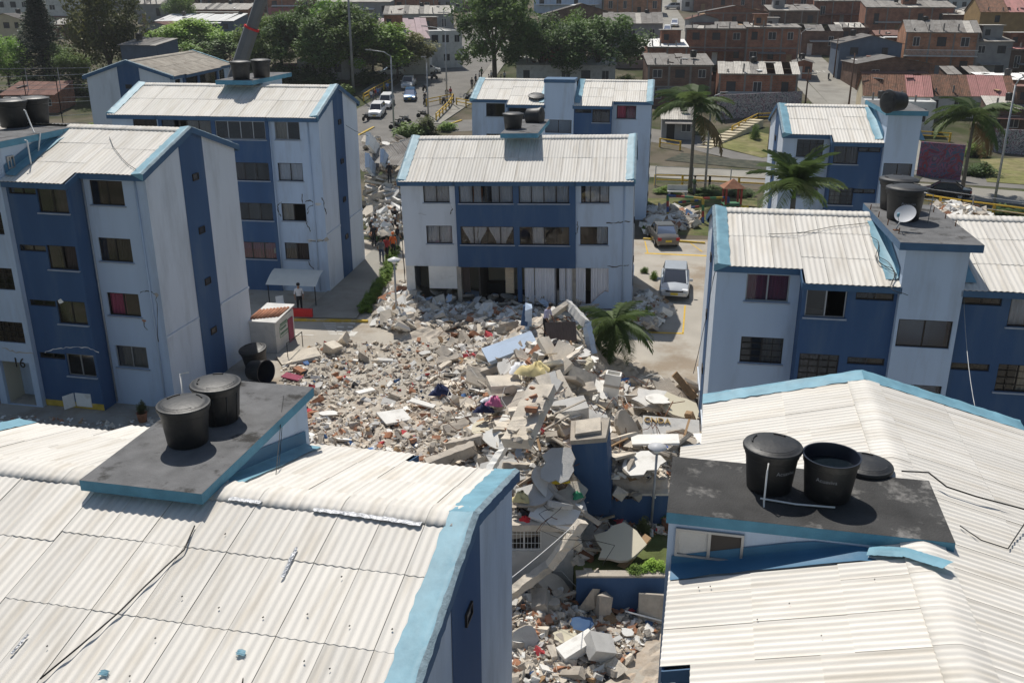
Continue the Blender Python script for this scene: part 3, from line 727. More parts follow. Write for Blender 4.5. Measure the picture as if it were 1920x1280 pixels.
# small debris that nobody could count
RUB = ['concrete', 'concrete_pale', 'plaster_white', 'brick', 'rubble_dust', 'plaster_grey', 'dark_paint', 'wood', 'cl_scrap_dark', 'cl_scrap_red', 'cl_scrap_blue']
mat('cl_scrap_dark', (.03, .03, .035), .9, .3, 4); mat('cl_scrap_red', (.45, .06, .07), .9, .3, 4); mat('cl_scrap_blue', (.10, .20, .42), .9, .3, 4)
def hull(rn, n, sx=1, sy=1, sz=1, flat=False):
    bm = bmesh.new()
    for k in range(n):
        p = [rn.uniform(-.5, .5) for q in range(3)]
        j = rn.randrange(2 if flat else 3); p[j] = .5 if p[j] > 0 else -.5
        if flat: p[2] = .5 if rn.random() < .5 else -.5
        bm.verts.new((p[0] * sx, p[1] * sy, p[2] * sz))
    r = bmesh.ops.convex_hull(bm, input=bm.verts); 
    bmesh.ops.delete(bm, geom=list({v for v in r['geom_interior'] + r['geom_unused'] if isinstance(v, bmesh.types.BMVert)}), context='VERTS')
    bmesh.ops.dissolve_limit(bm, angle_limit=R(9), verts=bm.verts, edges=bm.edges)
    bmesh.ops.recalc_face_normals(bm, faces=bm.faces); bm.verts.index_update()
    o = ([tuple(v.co) for v in bm.verts], [tuple(v.index for v in f.verts) for f in bm.faces]); bm.free(); return o
_hr = random.Random(9); HULLS = [hull(_hr, 8) for k in range(10)] + [hull(_hr, 9, flat=True) for k in range(8)]
def _jb():
    b = MB(); b.obox((0, 0, 0), (1, 1, 1), (0, 0, 0), 0, .14, _hr); return (b.v, b.f)
HULLS += [_jb() for k in range(10)]
def debris(name, poly, N, s0, s1, low=False, wts=(20, 30, 18, 9, 24, 8, 1, 3, 2, .7, .8), label=''):
    b = MB()
    for i in range(N):
        px, py = pick(poly); p = spot(px, py, low); s = s0 + (s1 - s0) * RR.random() ** 3
        k = RR.choices(range(11), wts)[0]; vs, fs = RR.choice(HULLS); fl = RR.uniform(.15, .8)
        M_ = Matrix.Translation((p.x, p.y, p.z + s * fl * .25 + RR.uniform(0, .05))) @ Euler((RR.uniform(-.7, .7), RR.uniform(-.7, .7), RR.uniform(0, 6.3))).to_matrix().to_4x4() @ Matrix.Diagonal((s * RR.uniform(.8, 1.9), s * RR.uniform(.6, 1.2), s * fl, 1))
        b.add([M_ @ Vector(v) for v in vs], fs, k)
    o = b.build(name, RUB); return tag(o, label, 'debris', kind='stuff')
debris('rubble_debris', FIELD, 13000, .035, .26, label='small broken concrete, plaster and brick strewn over the courtyard')
debris('rubble_debris', DENSE, 12000, .045, .42, label='broken pieces heaped on the collapsed block', wts=(22, 30, 22, 7, 12, 12, 1, 5, 5, 1, 1))
debris('rubble_debris', ALLEY, 2600, .04, .3, True, label='small debris strewn over the lower alley', wts=(20, 22, 18, 14, 14, 8, 1, 4, 3, 1, 1))
# chunk shapes
def chunk_mesh(i, m):
    def mk():
        rn = random.Random(100 + i); b = MB()
        if i < 3: vs, fs = hull(rn, 9); b.add(vs, fs)
        elif i < 6: b.obox((0, 0, 0), (1, 1, 1), (0, 0, 0), 0, .17, rn)
        elif i < 11:   # broken slabs: jagged outline, painted top, bare rough edges
            N = 15; pts = []
            for k in range(N):
                a = 2 * math.pi * (k + rn.uniform(-.3, .3)) / N; c, s = math.cos(a), math.sin(a); q = 1 / max(abs(c), abs(s)); r = .5 * min(q, 1.3) * (rn.uniform(.62, 1.04) if rn.random() < .5 else .97); pts.append((r * c, r * s))
            mid = [(x * rn.uniform(.95, 1.09), y * rn.uniform(.95, 1.09), rn.uniform(-.15, .15)) for x, y in pts]
            b.add([(x, y, .5) for x, y in pts], [tuple(range(N))], 0); b.add([(x * .97, y * .97, -.5) for x, y in pts], [tuple(reversed(range(N)))], 1)
            b.add([(x, y, .5) for x, y in pts] + mid + [(x * .97, y * .97, -.5) for x, y in pts], [(k, N + k, N + (k + 1) % N, (k + 1) % N) for k in range(N)] + [(N + k, 2 * N + k, 2 * N + (k + 1) % N, N + (k + 1) % N) for k in range(N)], 1)
        else:          # straight-edged block
            b.obox((0, 0, 0), (1, 1, 1), (0, 0, 0), 0, .04, rn)
        return b.mesh('chunk', [m, 'concrete'] if 6 <= i < 11 else m)
    return cached(('chunk', i, m), mk)
def chunks(N, poly, name, label, group, shapes, mats_, s0, s1, flat, low=False, cat='rubble'):
    for k in range(N):
        px, py = pick(poly); p = spot(px, py, low); s = s0 + (s1 - s0) * RR.random() ** 1.8
        sz = (s * RR.uniform(.9, 1.6), s * RR.uniform(.6, 1.0), max(.05, s * RR.uniform(*flat)))
        tl = .38 if flat[1] < .3 else .6
        o = obj(name, chunk_mesh(RR.choice(shapes), RR.choice(mats_)), None, (p.x, p.y, p.z + sz[2] * .35 + RR.uniform(0, .10)), (RR.uniform(-tl, tl), RR.uniform(-tl, tl), RR.uniform(0, 6.3)), sz)
        tag(o, label, cat, group)
chunks(60, FIELD, 'concrete_chunk', 'rough grey concrete lump lying in the courtyard rubble', 'concrete lumps in the rubble', range(6), ['concrete', 'concrete_pale'], .25, .65, (.5, .9))
chunks(150, DENSE, 'concrete_chunk', 'rough grey concrete lump lying in the courtyard rubble', 'concrete lumps in the rubble', range(6), ['concrete', 'concrete_pale', 'concrete_pale'], .25, .75, (.5, .9))
chunks(130, DENSE, 'plaster_board', 'broken white plaster board lying in the courtyard rubble', 'white plaster boards in the rubble', range(6, 12), ['plaster_white', 'plaster_white', 'plaster_grey'], .3, 1.1, (.08, .16))
chunks(36, FIELD, 'plaster_board', 'broken white plaster board lying in the courtyard rubble', 'white plaster boards in the rubble', range(6, 12), ['plaster_white', 'plaster_grey'], .35, .8, (.10, .2))
chunks(140, DENSE, 'wall_fragment', 'broken piece of grey rendered wall lying in the courtyard rubble', 'rendered wall fragments in the rubble', range(6, 11), ['plaster_grey', 'concrete_pale', 'concrete', 'cream_paint', 'concrete_pale'], .35, 1.25, (.12, .28))
chunks(40, FIELD, 'brick_piece', 'orange hollow brick piece lying in the courtyard rubble', 'brick pieces in the rubble', (11,), ['brick'], .22, .42, (.45, .6))
chunks(40, ALLEY, 'alley_chunk', 'broken block of rendered masonry lying in the lower alley', 'masonry blocks in the alley', (6, 8, 11, 2, 3), ['plaster_white', 'concrete_pale', 'plaster_grey', 'concrete'], .2, .5, (.35, .6), True)
# splintered boards, pipes and bent bars
for k in range(26):
    px, py = pick(DENSE); p = spot(px, py); ln = RR.uniform(1.0, 2.6)
    o = MB().obox((0, 0, 0), (ln, RR.uniform(.05, .14), RR.uniform(.03, .06))).build('timber', RR.choice(['wood', 'wood_pale', 'wood', 'concrete']), None, loc=(p.x, p.y, p.z + .22), rot=(RR.uniform(-.2, .2), RR.uniform(-.45, .45), RR.uniform(0, 6.3)))
    tag(o, 'splintered timber batten sticking out of the courtyard rubble', 'timber', 'timber battens in the rubble')
for k in range(75):
    px, py = pick(DENSE); p = spot(px, py); a = RR.uniform(0, 6.3); ln = RR.uniform(.8, 2.2); pts = []
    for i in range(6):
        t = i / 5; pts.append((ln * t * math.cos(a), ln * t * math.sin(a), .1 + .9 * math.sin(t * 2.2 + RR.uniform(0, .3)) * RR.uniform(.4, .8)))
    o = MB().tube(pts, .013, 5).build('reinforcing_bar', 'rust', None, True, loc=p)
    tag(o, 'thin bent rusty reinforcing bar in the courtyard rubble', 'steel bar', 'bent bars in the rubble')

chunks(45, DENSE, 'dark_scrap', 'dark broken household scrap lying in the courtyard rubble', 'dark scraps in the rubble', range(0, 6), ['cl_scrap_dark', 'rust', 'cl_scrap_dark', 'wood'], .25, .7, (.2, .5), cat='scrap')
chunks(26, FIELD, 'coloured_scrap', 'small bright coloured scrap lying in the courtyard rubble', 'coloured scraps in the rubble', range(0, 6), ['cl_scrap_red', 'cl_scrap_blue', 'brick'], .15, .4, (.2, .5), cat='scrap')

for k in range(60):
    px, py = pick([(960, 600), (1110, 600), (1120, 720), (1290, 745), (1300, 830), (1150, 900), (1000, 920), (930, 850), (900, 720)]); p = spot(px, py); s = RR.uniform(.8, 1.9)
    o = obj('floor_plate', chunk_mesh(RR.choice((6, 7, 8, 9, 10, 11, 11)), RR.choice(['concrete_pale', 'plaster_grey', 'concrete', 'plaster_white', 'concrete_pale'])), None, (p.x, p.y, p.z + RR.uniform(.1, .35)), (RR.uniform(-.75, .75), RR.uniform(-.75, .75), RR.uniform(0, 6.3)), (s * RR.uniform(.9, 1.4), s * RR.uniform(.35, .7), RR.uniform(.10, .2)))
    tag(o, 'long broken floor plate tilted in the heart of the pile', 'slab', 'tilted floor plates in the pile')
for k in range(26):
    px, py = pick(DENSE); p = spot(px, py); a = RR.uniform(0, 6.3); ln = RR.uniform(1.5, 3.5); pts = [(ln * t / 9 * math.cos(a + .5 * math.sin(t)), ln * t / 9 * math.sin(a + .5 * math.sin(t)), .25 + .5 * math.sin(t * .5) * RR.uniform(.5, 1)) for t in range(10)]
    tag(MB().tube(pts, .012, 4).build('loose_wire', RR.choice(['black_metal', 'black_metal', 'white_plastic', 'plaster_grey']), None, True, loc=p), 'loose electric wire trailing over the courtyard rubble', 'wire', 'wires in the rubble')
# ---------------------------------------------------------------- roof tanks, pipes, dish, cables
def own(o, info):            # a part built in world coordinates, given to its block
    o.parent = info['t']; o.matrix_parent_inverse = info['M'].inverted(); return o
def on_slope(info, px, py, side='f', lift=.12):
    W = info['W']; vr = info['vr']; L = info['L']; ze = info['ze']; r = info['rise']
    a = W(0, vr, ze + r); b_ = W(L, vr, ze + r); c = W(0, 0, ze) if side == 'f' else W(0, info['Wd'], ze)
    n = (b_ - a).cross(c - a).normalized(); n = n if n.z > 0 else -n
    a = a + n * lift; d = ray(px, py); o = Vector((0, 0, CAMH)); return o + d * (n.dot(a - o) / n.dot(d))
def text_mesh(s, size, m, depth=0.0, bend=None):
    c = bpy.data.curves.new('txt', 'FONT'); c.body = s; c.size = size; c.extrude = depth; c.align_x = 'CENTER'; c.resolution_u = 3
    o = bpy.data.objects.new('txt', c); COL.objects.link(o); bpy.context.view_layer.update()
    me = bpy.data.meshes.new_from_object(o.evaluated_get(bpy.context.evaluated_depsgraph_get())); bpy.data.objects.remove(o)
    me.materials.clear(); me.materials.append(MATS[m])
    if bend:
        for v in me.vertices:
            x, y, z = v.co; a = x / bend(0) - math.pi / 2; r = bend(y); v.co = (r * math.cos(a), r * math.sin(a), y)
    return me
TH_, TR0, TR1 = 1.02, .50, .60
def tank_r(z): return TR0 + (TR1 - TR0) * z / TH_
def lid_parts(par, z, loc=(0, 0, 0), arcs=True):
    l_ = MB().lathe([(.655, z - .07), (.665, z + .0), (.65, z + .025), (.60, z + .03), (.57, z + .05), (.50, z + .07), (.2, z + .10), (.0, z + .105)], 40).build('lid', 'tank_plastic', par, True, loc)
    l_.data.set_sharp_from_angle(angle=R(50))
    if arcs:
        for a0, a1, rr in ((3.5, 5.3, .50), (.35, .95, .46), (1.9, 2.7, .46)):
            pts = [(rr * math.cos(a0 + (a1 - a0) * k / 8), rr * math.sin(a0 + (a1 - a0) * k / 8), z + .085 - .03 * (rr - .46) / .04) for k in range(9)]
            MB().tube(pts, .022, 6).build('lid_rib', 'tank_plastic', l_, True)
    return l_
TEXT_TOP = text_mesh('acuaviva', .085, 'white_print', 0, lambda y: tank_r(.9) + .012)
TEXT_MID = text_mesh('Acuaviva', .13, 'white_print', 0, lambda y: tank_r(.62) + .012)
def tank(label, p, rz=0, s=1.0, lid=True, txt=0, fluted=False, water=False):
    t = thing('water_tank', label, 'water tank', p, rz, 'black rooftop water tanks'); t.scale = (s, s, s)
    prof = [(TR0 - .03, 0), (TR0, .03), (tank_r(.5), .5), (tank_r(.84), .84), (tank_r(.84) + .025, .86), (tank_r(.98) + .02, .98), (.63, .99), (.635, 1.02)]
    b = MB().lathe(prof, 40, cap0=True)
    if lid is not True: b.lathe([(.635, 1.02), (.60, 1.02), (.585, .97), (.47, .05)], 40, 1)
    o = b.build('body', ['tank_plastic', 'tank_inside'], t, True); o.data.set_sharp_from_angle(angle=R(40))
    if lid is True: lid_parts(t, 1.05)
    if water: MB().lathe([(.0, .72), (.556, .72)], 40).build('water', 'water', t)
    if txt & 1: obj('lettering', TEXT_TOP, t, (0, 0, .885))
    if txt & 2: obj('lettering', TEXT_MID, t, (0, 0, .58))
    if fluted:
        for k in range(10):
            a = 2 * math.pi * k / 10; MB().tube([((TR0 + .005) * math.cos(a), (TR0 + .005) * math.sin(a), .05), (tank_r(.84) * math.cos(a), tank_r(.84) * math.sin(a), .84)], .02, 5).build('rib', 'tank_plastic', t, True)
    return t
zS = lambda I: I['slab'][1] + I['O'].z
z1, z2, zD, zA, zBk, zC = zS(B1), zS(B2), zS(BD), zS(BA), zS(BB), zS(BC)
tank('black lidded water tank at the near end of the grey roof slab, lower left', at_z(353, 828, z1), R(8), .88, txt=1)
tank('black ribbed water tank standing behind another on the lower left roof slab', at_z(412, 786, z1), R(60), .88, fluted=True)
tank('black lidded water tank with a white pipe on the lower right roof slab', at_z(1441, 912, z2), R(20), .89, txt=2)
tank('open black water tank full of water on the lower right roof slab', at_z(1550, 928, z2), R(-25), .89, lid=False, txt=2, water=True)
t = thing('tank_lid', 'round black tank lid lying beside the open water tank', 'tank lid', at_z(1622, 876, z2) + Vector((0, 0, .075)), 0); lid_parts(t, 0); t.rotation_euler = (0, .02, .5); t.scale = (.86, .86, .86)
tank('black lidded water tank behind the satellite dish', at_z(1692, 411, zD), R(-10), 1.08, txt=3)
tank('black lidded water tank mostly hidden behind the tank with the dish', at_z(1678, 392, zD), R(40), 1.08)
tank('black water tank at the left picture edge on the number 16 block', at_z(27, 238, zA), 0, 1.05)
tank('black water tank with a white overflow pipe at the left picture edge', at_z(69, 232, zA), R(50), 1.05)
tank('left black water tank of the pair on the second block', at_z(453, 149, zBk), 0, .95)
tank('right black water tank of the pair on the second block', at_z(491, 145, zBk), R(30), .95)
tank('upright black water tank behind the ridge of the sunk block', at_z(962, 246, zC), 0, .95)
t = tank('dark water tank lying on its side on the sunk block', at_z(988, 234, zC) + Vector((0, 0, .52)), R(-30), .9); t.rotation_euler = (R(90), 0, R(70))
t = tank('black water tank toppled on its side on the slab at upper right', at_z(1676, 210, zS(BF)) + Vector((.4, 0, .56)), 0, .95); t.rotation_euler = (R(88), R(20), R(-70))
t = thing('tank_lid', 'round black tank lid lying on the white roof behind the sunk block', 'tank lid', on_slope(BE, 1006, 181, lift=.16), 0); lid_parts(t, .06); t.rotation_euler = (R(14), 0, 0)
def pipe(name, pts, r, m, label=None, cat=None, group=None, info=None, n=7):
    o = MB().tube(pts, r, n).build(name, m, None, True)
    if info: own(o, info)
    else: tag(o, label, cat, group)
    return o
def lerp3(a, b_, n, sag=0.0, jit=0.0):
    return [a.lerp(b_, k / n) + Vector((random.uniform(-jit, jit), random.uniform(-jit, jit), -sag * 4 * (k / n) * (1 - k / n))) for k in range(n + 1)]
tp = at_z(1441, 910, z2)
fp = at_z(1432, 945, z2)
pipe('overflow_pipe', [fp + Vector((.05, .12, .84)), fp + Vector((0, .0, .74)), fp + Vector((-.02, -.06, .1)), fp + Vector((-.02, -.14, -.1)), fp + Vector((0, -.16, -1.0))], .019, 'white_plastic', info=B2)
pipe('supply_pipe', [at_z(1425, 938, z2) + Vector((0, 0, .05)), at_z(1492, 949, z2) + Vector((0, 0, .05)), at_z(1565, 955, z2) + Vector((0, 0, .05))], .019, 'white_plastic', info=B2)
fp = at_z(346, 762, z1)
pipe('overflow_pipe', [fp, fp + Vector((0, 0, .86)), fp + Vector((.2, .03, .88))], .022, 'white_plastic', info=B1)
fp = at_z(52, 250, zA)
pipe('overflow_pipe', [fp + Vector((0, 0, .95)), fp + Vector((.06, 0, .92)), fp + Vector((.32, -.1, .04)), fp + Vector((.6, -.16, .03)), fp + Vector((.42, -.3, -.9))], .03, 'white_plastic', info=BA)
fp = at_z(52, 257, zA); pipe('overflow_pipe', [fp + Vector((-.05, -.2, -.1)), fp + Vector((.05, -.2, -.12)), fp + Vector((.05, -.22, -1.5))], .03, 'white_plastic', info=BA)
fp = at_z(1739, 420, zD); pipe('overflow_pipe', [fp, fp + Vector((.05, 0, 1.05)), fp + Vector((-.25, .1, 1.1))], .015, 'galvanized', info=BD)
for (px, py) in ((1632, 393), (1647, 407), (1664, 422), (1685, 438), (1791, 424), (1772, 410), (1750, 398)):
    p = at_z(px, py, zD); own(MB().tube([p, p + Vector((.01, 0, .2))], .018, 6).build('anchor_bolt', 'rust'), BD)
# satellite dish
p = at_z(1680, 432, zD)
t = thing('satellite_dish', 'grey satellite dish with blue receiver on the slab edge at right', 'satellite dish', p, R(0))
MB().tube([(0, 0, .02), (.03, .02, .12), (.22, .1, .48)], .025, 7).build('mast', 'galvanized', t, True)
MB().box(-.09, .09, -.07, .07, 0, .03).build('base_plate', 'rust', t)
d = MB()
for k in range(6):
    rr = .36 * k / 5
    for j in range(28): a = 2 * math.pi * j / 28; d.v.append((rr * math.cos(a), rr * .92 * math.sin(a), .42 * rr * rr))
for k in range(5):
    for j in range(28): d.f.append((k * 28 + j, k * 28 + (j + 1) % 28, (k + 1) * 28 + (j + 1) % 28, (k + 1) * 28 + j)); d.m.append(0)
mat('dish_grey', (.55, .56, .58), .5, .06)
do = d.build('dish', 'dish_grey', t, True, (.26, .05, .55), (R(38), R(-32), 0))
MB().tube([(-.3, -.1, .04), (-.32, -.12, .36)], .012, 6).build('arm', 'galvanized', do)
MB().tube([(-.32, -.12, .34), (-.26, -.09, .44)], .05, 8).build('receiver', 'cyan_membrane', do, True)
# cables
def cable(label, pts, r=.011, m='black_metal'): return pipe('cable', pts, r, m, label, 'cable', None, None, 5)
S = on_slope
cable('black cable lying down the cream roof at lower left', [S(B1, 365, 985), S(B1, 345, 1030), S(B1, 310, 1062), S(B1, 270, 1100), S(B1, 225, 1145), S(B1, 150, 1210), S(B1, 75, 1272)], .016)
a0, a1 = at_z(528, 772, z1), at_y(452, 1290, 12.2)
cable('thin wire hanging from the grey slab down the lower left view', [at_z(532, 742, z1)] + lerp3(a0, a1, 10, .5), .010)
cable('second thin wire hanging beside the first at lower left', lerp3(a0 + Vector((0, 0, -.25)), a1 + Vector((-.03, .2, 0)), 10, .62), .008)
cable('black cable running off the lower right slab to the picture edge', [at_z(1690, 885, z2) + Vector((0, 0, .03)), at_z(1740, 890, z2) + Vector((0, 0, .06)), S(B2, 1775, 912, 'b', .2), S(B2, 1830, 930, 'b', .2), S(B2, 1935, 958, 'b', .2)], .018)
cable('thin cable looping over the right roof slope', [S(B2, 1800, 985, 'b'), S(B2, 1840, 1012, 'b'), S(B2, 1890, 1028, 'b'), S(B2, 1905, 1005, 'b'), S(B2, 1935, 960, 'b', .2)], .012)
cable('black wire drooping from the roof corner of the right block to the car park', [at_y(1440, 436, 36.0), at_y(1385, 434, 34.8), at_y(1357, 448, 33.6), at_y(1338, 520, 32.8), at_y(1325, 590, 32.6), at_y(1308, 668, 33), at_y(1300, 700, 34)], .014)
cable('thin wire lying along the cream roof of the right block', [S(BD, 1440, 439), S(BD, 1500, 437), S(BD, 1560, 425), S(BD, 1628, 418)], .012)
for k, (px, py) in enumerate(((1632, 440), (1640, 462), (1650, 480))):
    pts = [S(BD, px + j * 2.6 + (6 + 3 * k) * math.sin(j * .55 + k * 2), py + j * 4.5 + 3 * math.cos(j * .8 + k), lift=.16) for j in range(18)]
    cable(['tangled cable on the blue flashing, nearest the dish', 'tangled cable in the middle of the blue flashing by the stair tower', 'lowest tangled cable on the blue flashing by the stair tower'][k], pts, .012)
cable('grey wire hanging in front of the dark wall at right', lerp3(at_y(1806, 515, 31), at_y(1830, 772, 24.5), 8, .4), .012, 'galvanized')
cable('thin wire across the lower part of the gable at second block', lerp3(on_slope(BB, 580, 165), at_y(690, 255, 60), 8, .5), .012)
cable('thin wire along the ridge of the number 16 block', [S(BA, 205, 257), S(BA, 212, 275), S(BA, 228, 296), S(BA, 240, 308), S(BA, 255, 318)], .012)
cable('white wire stretched down from the fallen beam to the left roof edge', lerp3(at_y(1085, 975, 27), at_y(956, 1085, 21), 6, .05), .013, 'white_plastic')
# sealing tape and paint daubs on the front roof
mat('sealant', (.50, .51, .53), .35, .45, 16, .8, 18, .5, metal=.3)
def daub(info, name, pts, wd, m, side='f', lift=.115, rag=(.36, .6)):
    b = MB(); q = [S(info, *p, side, lift) for p in pts]; N = 14
    path = []
    for i in range(len(q) - 1): path += [q[i].lerp(q[i + 1], k / N) for k in range(N)]
    path.append(q[-1])
    for i, p in enumerate(path):
        d = (path[min(i + 1, len(path) - 1)] - path[max(i - 1, 0)]).normalized(); nn = d.cross(Vector((0, 0, 1))).normalized()
        for s in (-1, 0, 1): b.v.append(p + nn * s * wd * random.uniform(*rag) + Vector((0, 0, random.uniform(0, .006) + (.006 if s == 0 else -.012))))
    for i in range(len(path) - 1):
        for s in (0, 1): b.f.append((i * 3 + s, i * 3 + s + 1, (i + 1) * 3 + s + 1, (i + 1) * 3 + s)); b.m.append(0)
    o = b.build(name, m, None, False)
    for p in o.data.polygons:
        if p.normal.z < 0: p.flip()
    return own(o, info)
daub(B1, 'sealing_tape', [(588, 953), (660, 962), (790, 981)], .15, 'sealant')
daub(B1, 'sealing_tape', [(556, 1025), (528, 1082)], .07, 'sealant')
daub(B1, 'sealing_tape', [(430, 933), (490, 940)], .14, 'sealant')
daub(B1, 'sealing_tape', [(52, 1188), (20, 1225)], .06, 'sealant')
for (px, py) in ((452, 1222), (194, 1260)): daub(B1, 'paint_daub', [(px - 3, py + 5), (px + 3, py - 5)], .16, 'cyan_membrane')
for (px, py) in ((341, 1117), (410, 1138), (291, 1195), (243, 1266), (493, 1156), (576, 1150), (618, 1252), (655, 1172), (735, 1178), (422, 1000), (570, 1238), (88, 1210), (640, 1080)):
    daub(B1, 'fixing_cap', [(px - 1.5, py + 1), (px + 1.5, py - 1)], .03, 'frame_dark')
for (px, py) in ((1310, 1100), (1332, 1098), (1420, 1160), (1540, 1190), (1640, 1085), (1480, 1130)): daub(B2, 'fixing_cap', [(px - 1, py), (px + 1, py)], .035, 'frame_dark')
daub(B2, 'sealing_tape', [(1628, 1030), (1700, 1034), (1778, 1058)], .35, 'cyan_membrane', 'f', .14, (.48, .54))

# ---------------------------------------------------------------- damage and fittings on the walls
tA, pA = BA['t'], BA['pf']
wtr = lambda info, px, py, off=0: None
def loc_uz(info, px, py, off=0.0):
    """pixel -> (u, z) on the block's front wall"""
    n = (info['W'](0, -1, 0) - info['W'](0, 0, 0)).normalized(); P0 = info['W'](0, -off, 0); d = ray(px, py); o = Vector((0, 0, CAMH))
    p = o + d * (n.dot(P0 - o) / n.dot(d)); q = info['M'].inverted() @ p; return q.x, q.z
def cracks(info, lines, off=0.0, wd=.035, m='interior'):
    for ln in lines: crack(info['t'], info['pf'], [loc_uz(info, x, y, off) for x, y in ln], -off, wd, random, 'crack', m)
cracks(BA, [[(263, 549), (278, 545), (290, 551), (296, 556)], [(266, 598), (270, 604), (272, 615), (276, 618)], [(292, 548), (295, 580), (297, 640)]])
cracks(BB, [[(566, 364), (567, 385)], [(572, 378), (583, 376), (590, 383), (579, 388), (576, 402)], [(529, 379), (520, 386), (524, 402), (529, 407)], [(572, 412), (578, 425), (583, 433)], [(576, 451), (600, 452), (612, 448)], [(576, 487), (583, 500), (592, 510)], [(604, 370), (609, 388), (612, 402)]], wd=.05)
cracks(BB, [[(577, 452), (606, 450)]], wd=.14, m='plaster_grey')
cracks(BC, [[(1138, 418), (1160, 417), (1182, 415)], [(1083, 415), (1083, 432), (1080, 440)], [(1139, 500), (1165, 499), (1180, 498)], [(848, 390), (845, 402)]], wd=.05)
cracks(BC, [[(752, 385), (756, 480), (760, 530)]], wd=.05)
cracks(BC, [[(785, 400), (800, 402)], [(812, 335), (838, 372), (850, 395)]], wd=.012)
crack(BA['t'], BA['pf'], [loc_uz(BA, x, y, .85) for x, y in ((84, 660), (100, 655), (125, 652), (160, 650), (185, 659))], -.85, .03, random, 'crack', 'plaster_white')
crack(BA['t'], BA['pf'], [loc_uz(BA, x, y, 1.1) for x, y in ((3, 652), (30, 660), (64, 662))], -1.1, .05, random, 'crack', 'concrete')
# spalled patches where the plaster has come off
def spall(info, px, py, off, w_, h_, m):
    u, z = loc_uz(info, px, py, off); N = 9; pts = [(w_ / 2 * math.cos(6.283 * k / N) * random.uniform(.6, 1.2), 0, h_ / 2 * math.sin(6.283 * k / N) * random.uniform(.6, 1.2)) for k in range(N)]
    o = MB().add(pts, [tuple(range(N))]).build('spalled_patch', m, info['t']); info['pf'](o, (u, -off - .006, z))
    if o.data.polygons[0].normal.y > 0: o.data.flip_normals()
for a in ((BA, 114, 565, .85, .35, .22, 'plaster_white'), (BA, 270, 601, 0, .2, .12, 'brick'), (BB, 612, 449, 0, .3, .3, 'concrete'), (BB, 596, 383, 0, .5, .22, 'plaster_grey'), (BB, 516, 470, 0, .25, .5, 'concrete'), (BA, 294, 553, 0, .2, .18, 'concrete')): spall(*a)
for (info, px, off) in ((BA, 165, .0), (BA, 262, .0), (BB, 590, 0), (BC, 1170, 0), (BB, 520, .14)):
    u, z = loc_uz(info, px, 400, off); o = MB().tube([(0, -.05, .1), (0, -.05, info['ze'] - .25)], .035, 6).build('downpipe', 'light_paint' if px != 165 else 'galvanized', info['t'], True); info['pf'](o, (u, -off, 0))
# number over the entrance of A and its open porch
n16 = text_mesh('16', .62, 'frame_dark', .01); u, z = loc_uz(BA, 38, 688, 1.1)
o = obj('painted_number', n16, tA, rot=(R(90), 0, 0)); pA(o, (u, -1.115, z))
e2, u3 = 5.75, LA - 5.75
for (x0, x1, y0, y1, zz0, zz1) in ((e2 + .36, u3 - .31, .3, .34, .02, 2.04), (e2 + .30, e2 + .34, -.94, .3, .02, 2.04), (u3 - .30, u3 - .26, -.94, .3, .02, 2.04)):
    o = MB().box(x0, x1, y0, y1, zz0, zz1).build('porch_wall', 'cream_paint', tA)
MB().box(e2 + .35, u3 - .3, -1.0, .3, .005, .03).build('porch_floor', 'concrete', tA)
# meter cabinet door hanging open at the foot of the dark bay
u, z = loc_uz(BA, 147, 770, .85)
MB().box(0, .75, -.03, 0, 0, .62).build('cabinet', 'plaster_white', tA, loc=(u, -.86, .12)); o = MB().box(0, .5, -.02, 0, 0, .62).build('cabinet_door', 'plaster_white', tA, loc=(u - .05, -.9, .12), rot=(0, 0, R(-115)))
# ground band
MB().box(2.9 + e2 - 2.9 + (u3 - e2), LA - 2.9, -.87, -.853, .02, .3).build('base_band', 'kerb_yellow', tA)

# ---------------------------------------------------------------- the torn-open storey of the sunk block
tC, pC = BC['t'], BC['pf']
zc = eC - .25 - 2 * 2.37 - .12          # underside of the remaining wall
def cbox(name, u0, u1, v0, v1, z0, z1, m, rot=None):
    o = MB().box(u0, u1, v0, v1, z0, z1).build(name, m, tC)
    if rot: o.rotation_euler = rot
    return o
cbox('wall_remnant', 0, .5, .02, .16, 0, zc, 'plaster_white'); cbox('wall_remnant', 1.35, 3.0, .02, .14, zc - 1.35, zc + .02, 'plaster_white')
b = MB(); L_ = LC
b.add([(L_ - 2.6, .02, 0), (L_, .02, 0), (L_, .02, zc), (L_ - 1.3, .02, zc), (L_ - 1.28, .02, 1.0), (L_ - 1.5, .02, 1.05), (L_ - 1.75, .02, .85), (L_ - 2.1, .02, .5)], [tuple(range(8))])
k = len(b.v); b.add([(x, .17, z) for x, y, z in b.v], [tuple(reversed(range(8)))]); b.f += [(i, 8 + i, 8 + (i + 1) % 8, (i + 1) % 8) for i in range(8)]; b.m += [1] * 8
b.build('wall_remnant', ['light_paint', 'brick'], tC)
cbox('column', 3.0, 3.25, .05, .3, 0, zc, 'concrete'); cbox('column', 6.55, 6.8, .0, .25, .3, zc, 'dark_paint'); cbox('column', L_ - 3.35, L_ - 3.15, .05, .25, 0, zc, 'concrete')
cbox('panel', 3.3, 3.75, .2, .26, .8, zc, 'curtain_brown'); cbox('grille', 5.8, 6.3, .3, .34, .75, zc, 'wood_pale')
for (u0, u1, h) in ((6.95, 7.5, 2.25), (7.55, 8.75, 2.3), (8.95, 9.3, 2.0), (9.35, 10.45, 2.2), (10.75, 11.85, 2.25)):
    o = obj('curtain', curtain_mesh(u1 - u0, h, 'curtain_white'), tC); o.location = (u0, .12, zc - h)
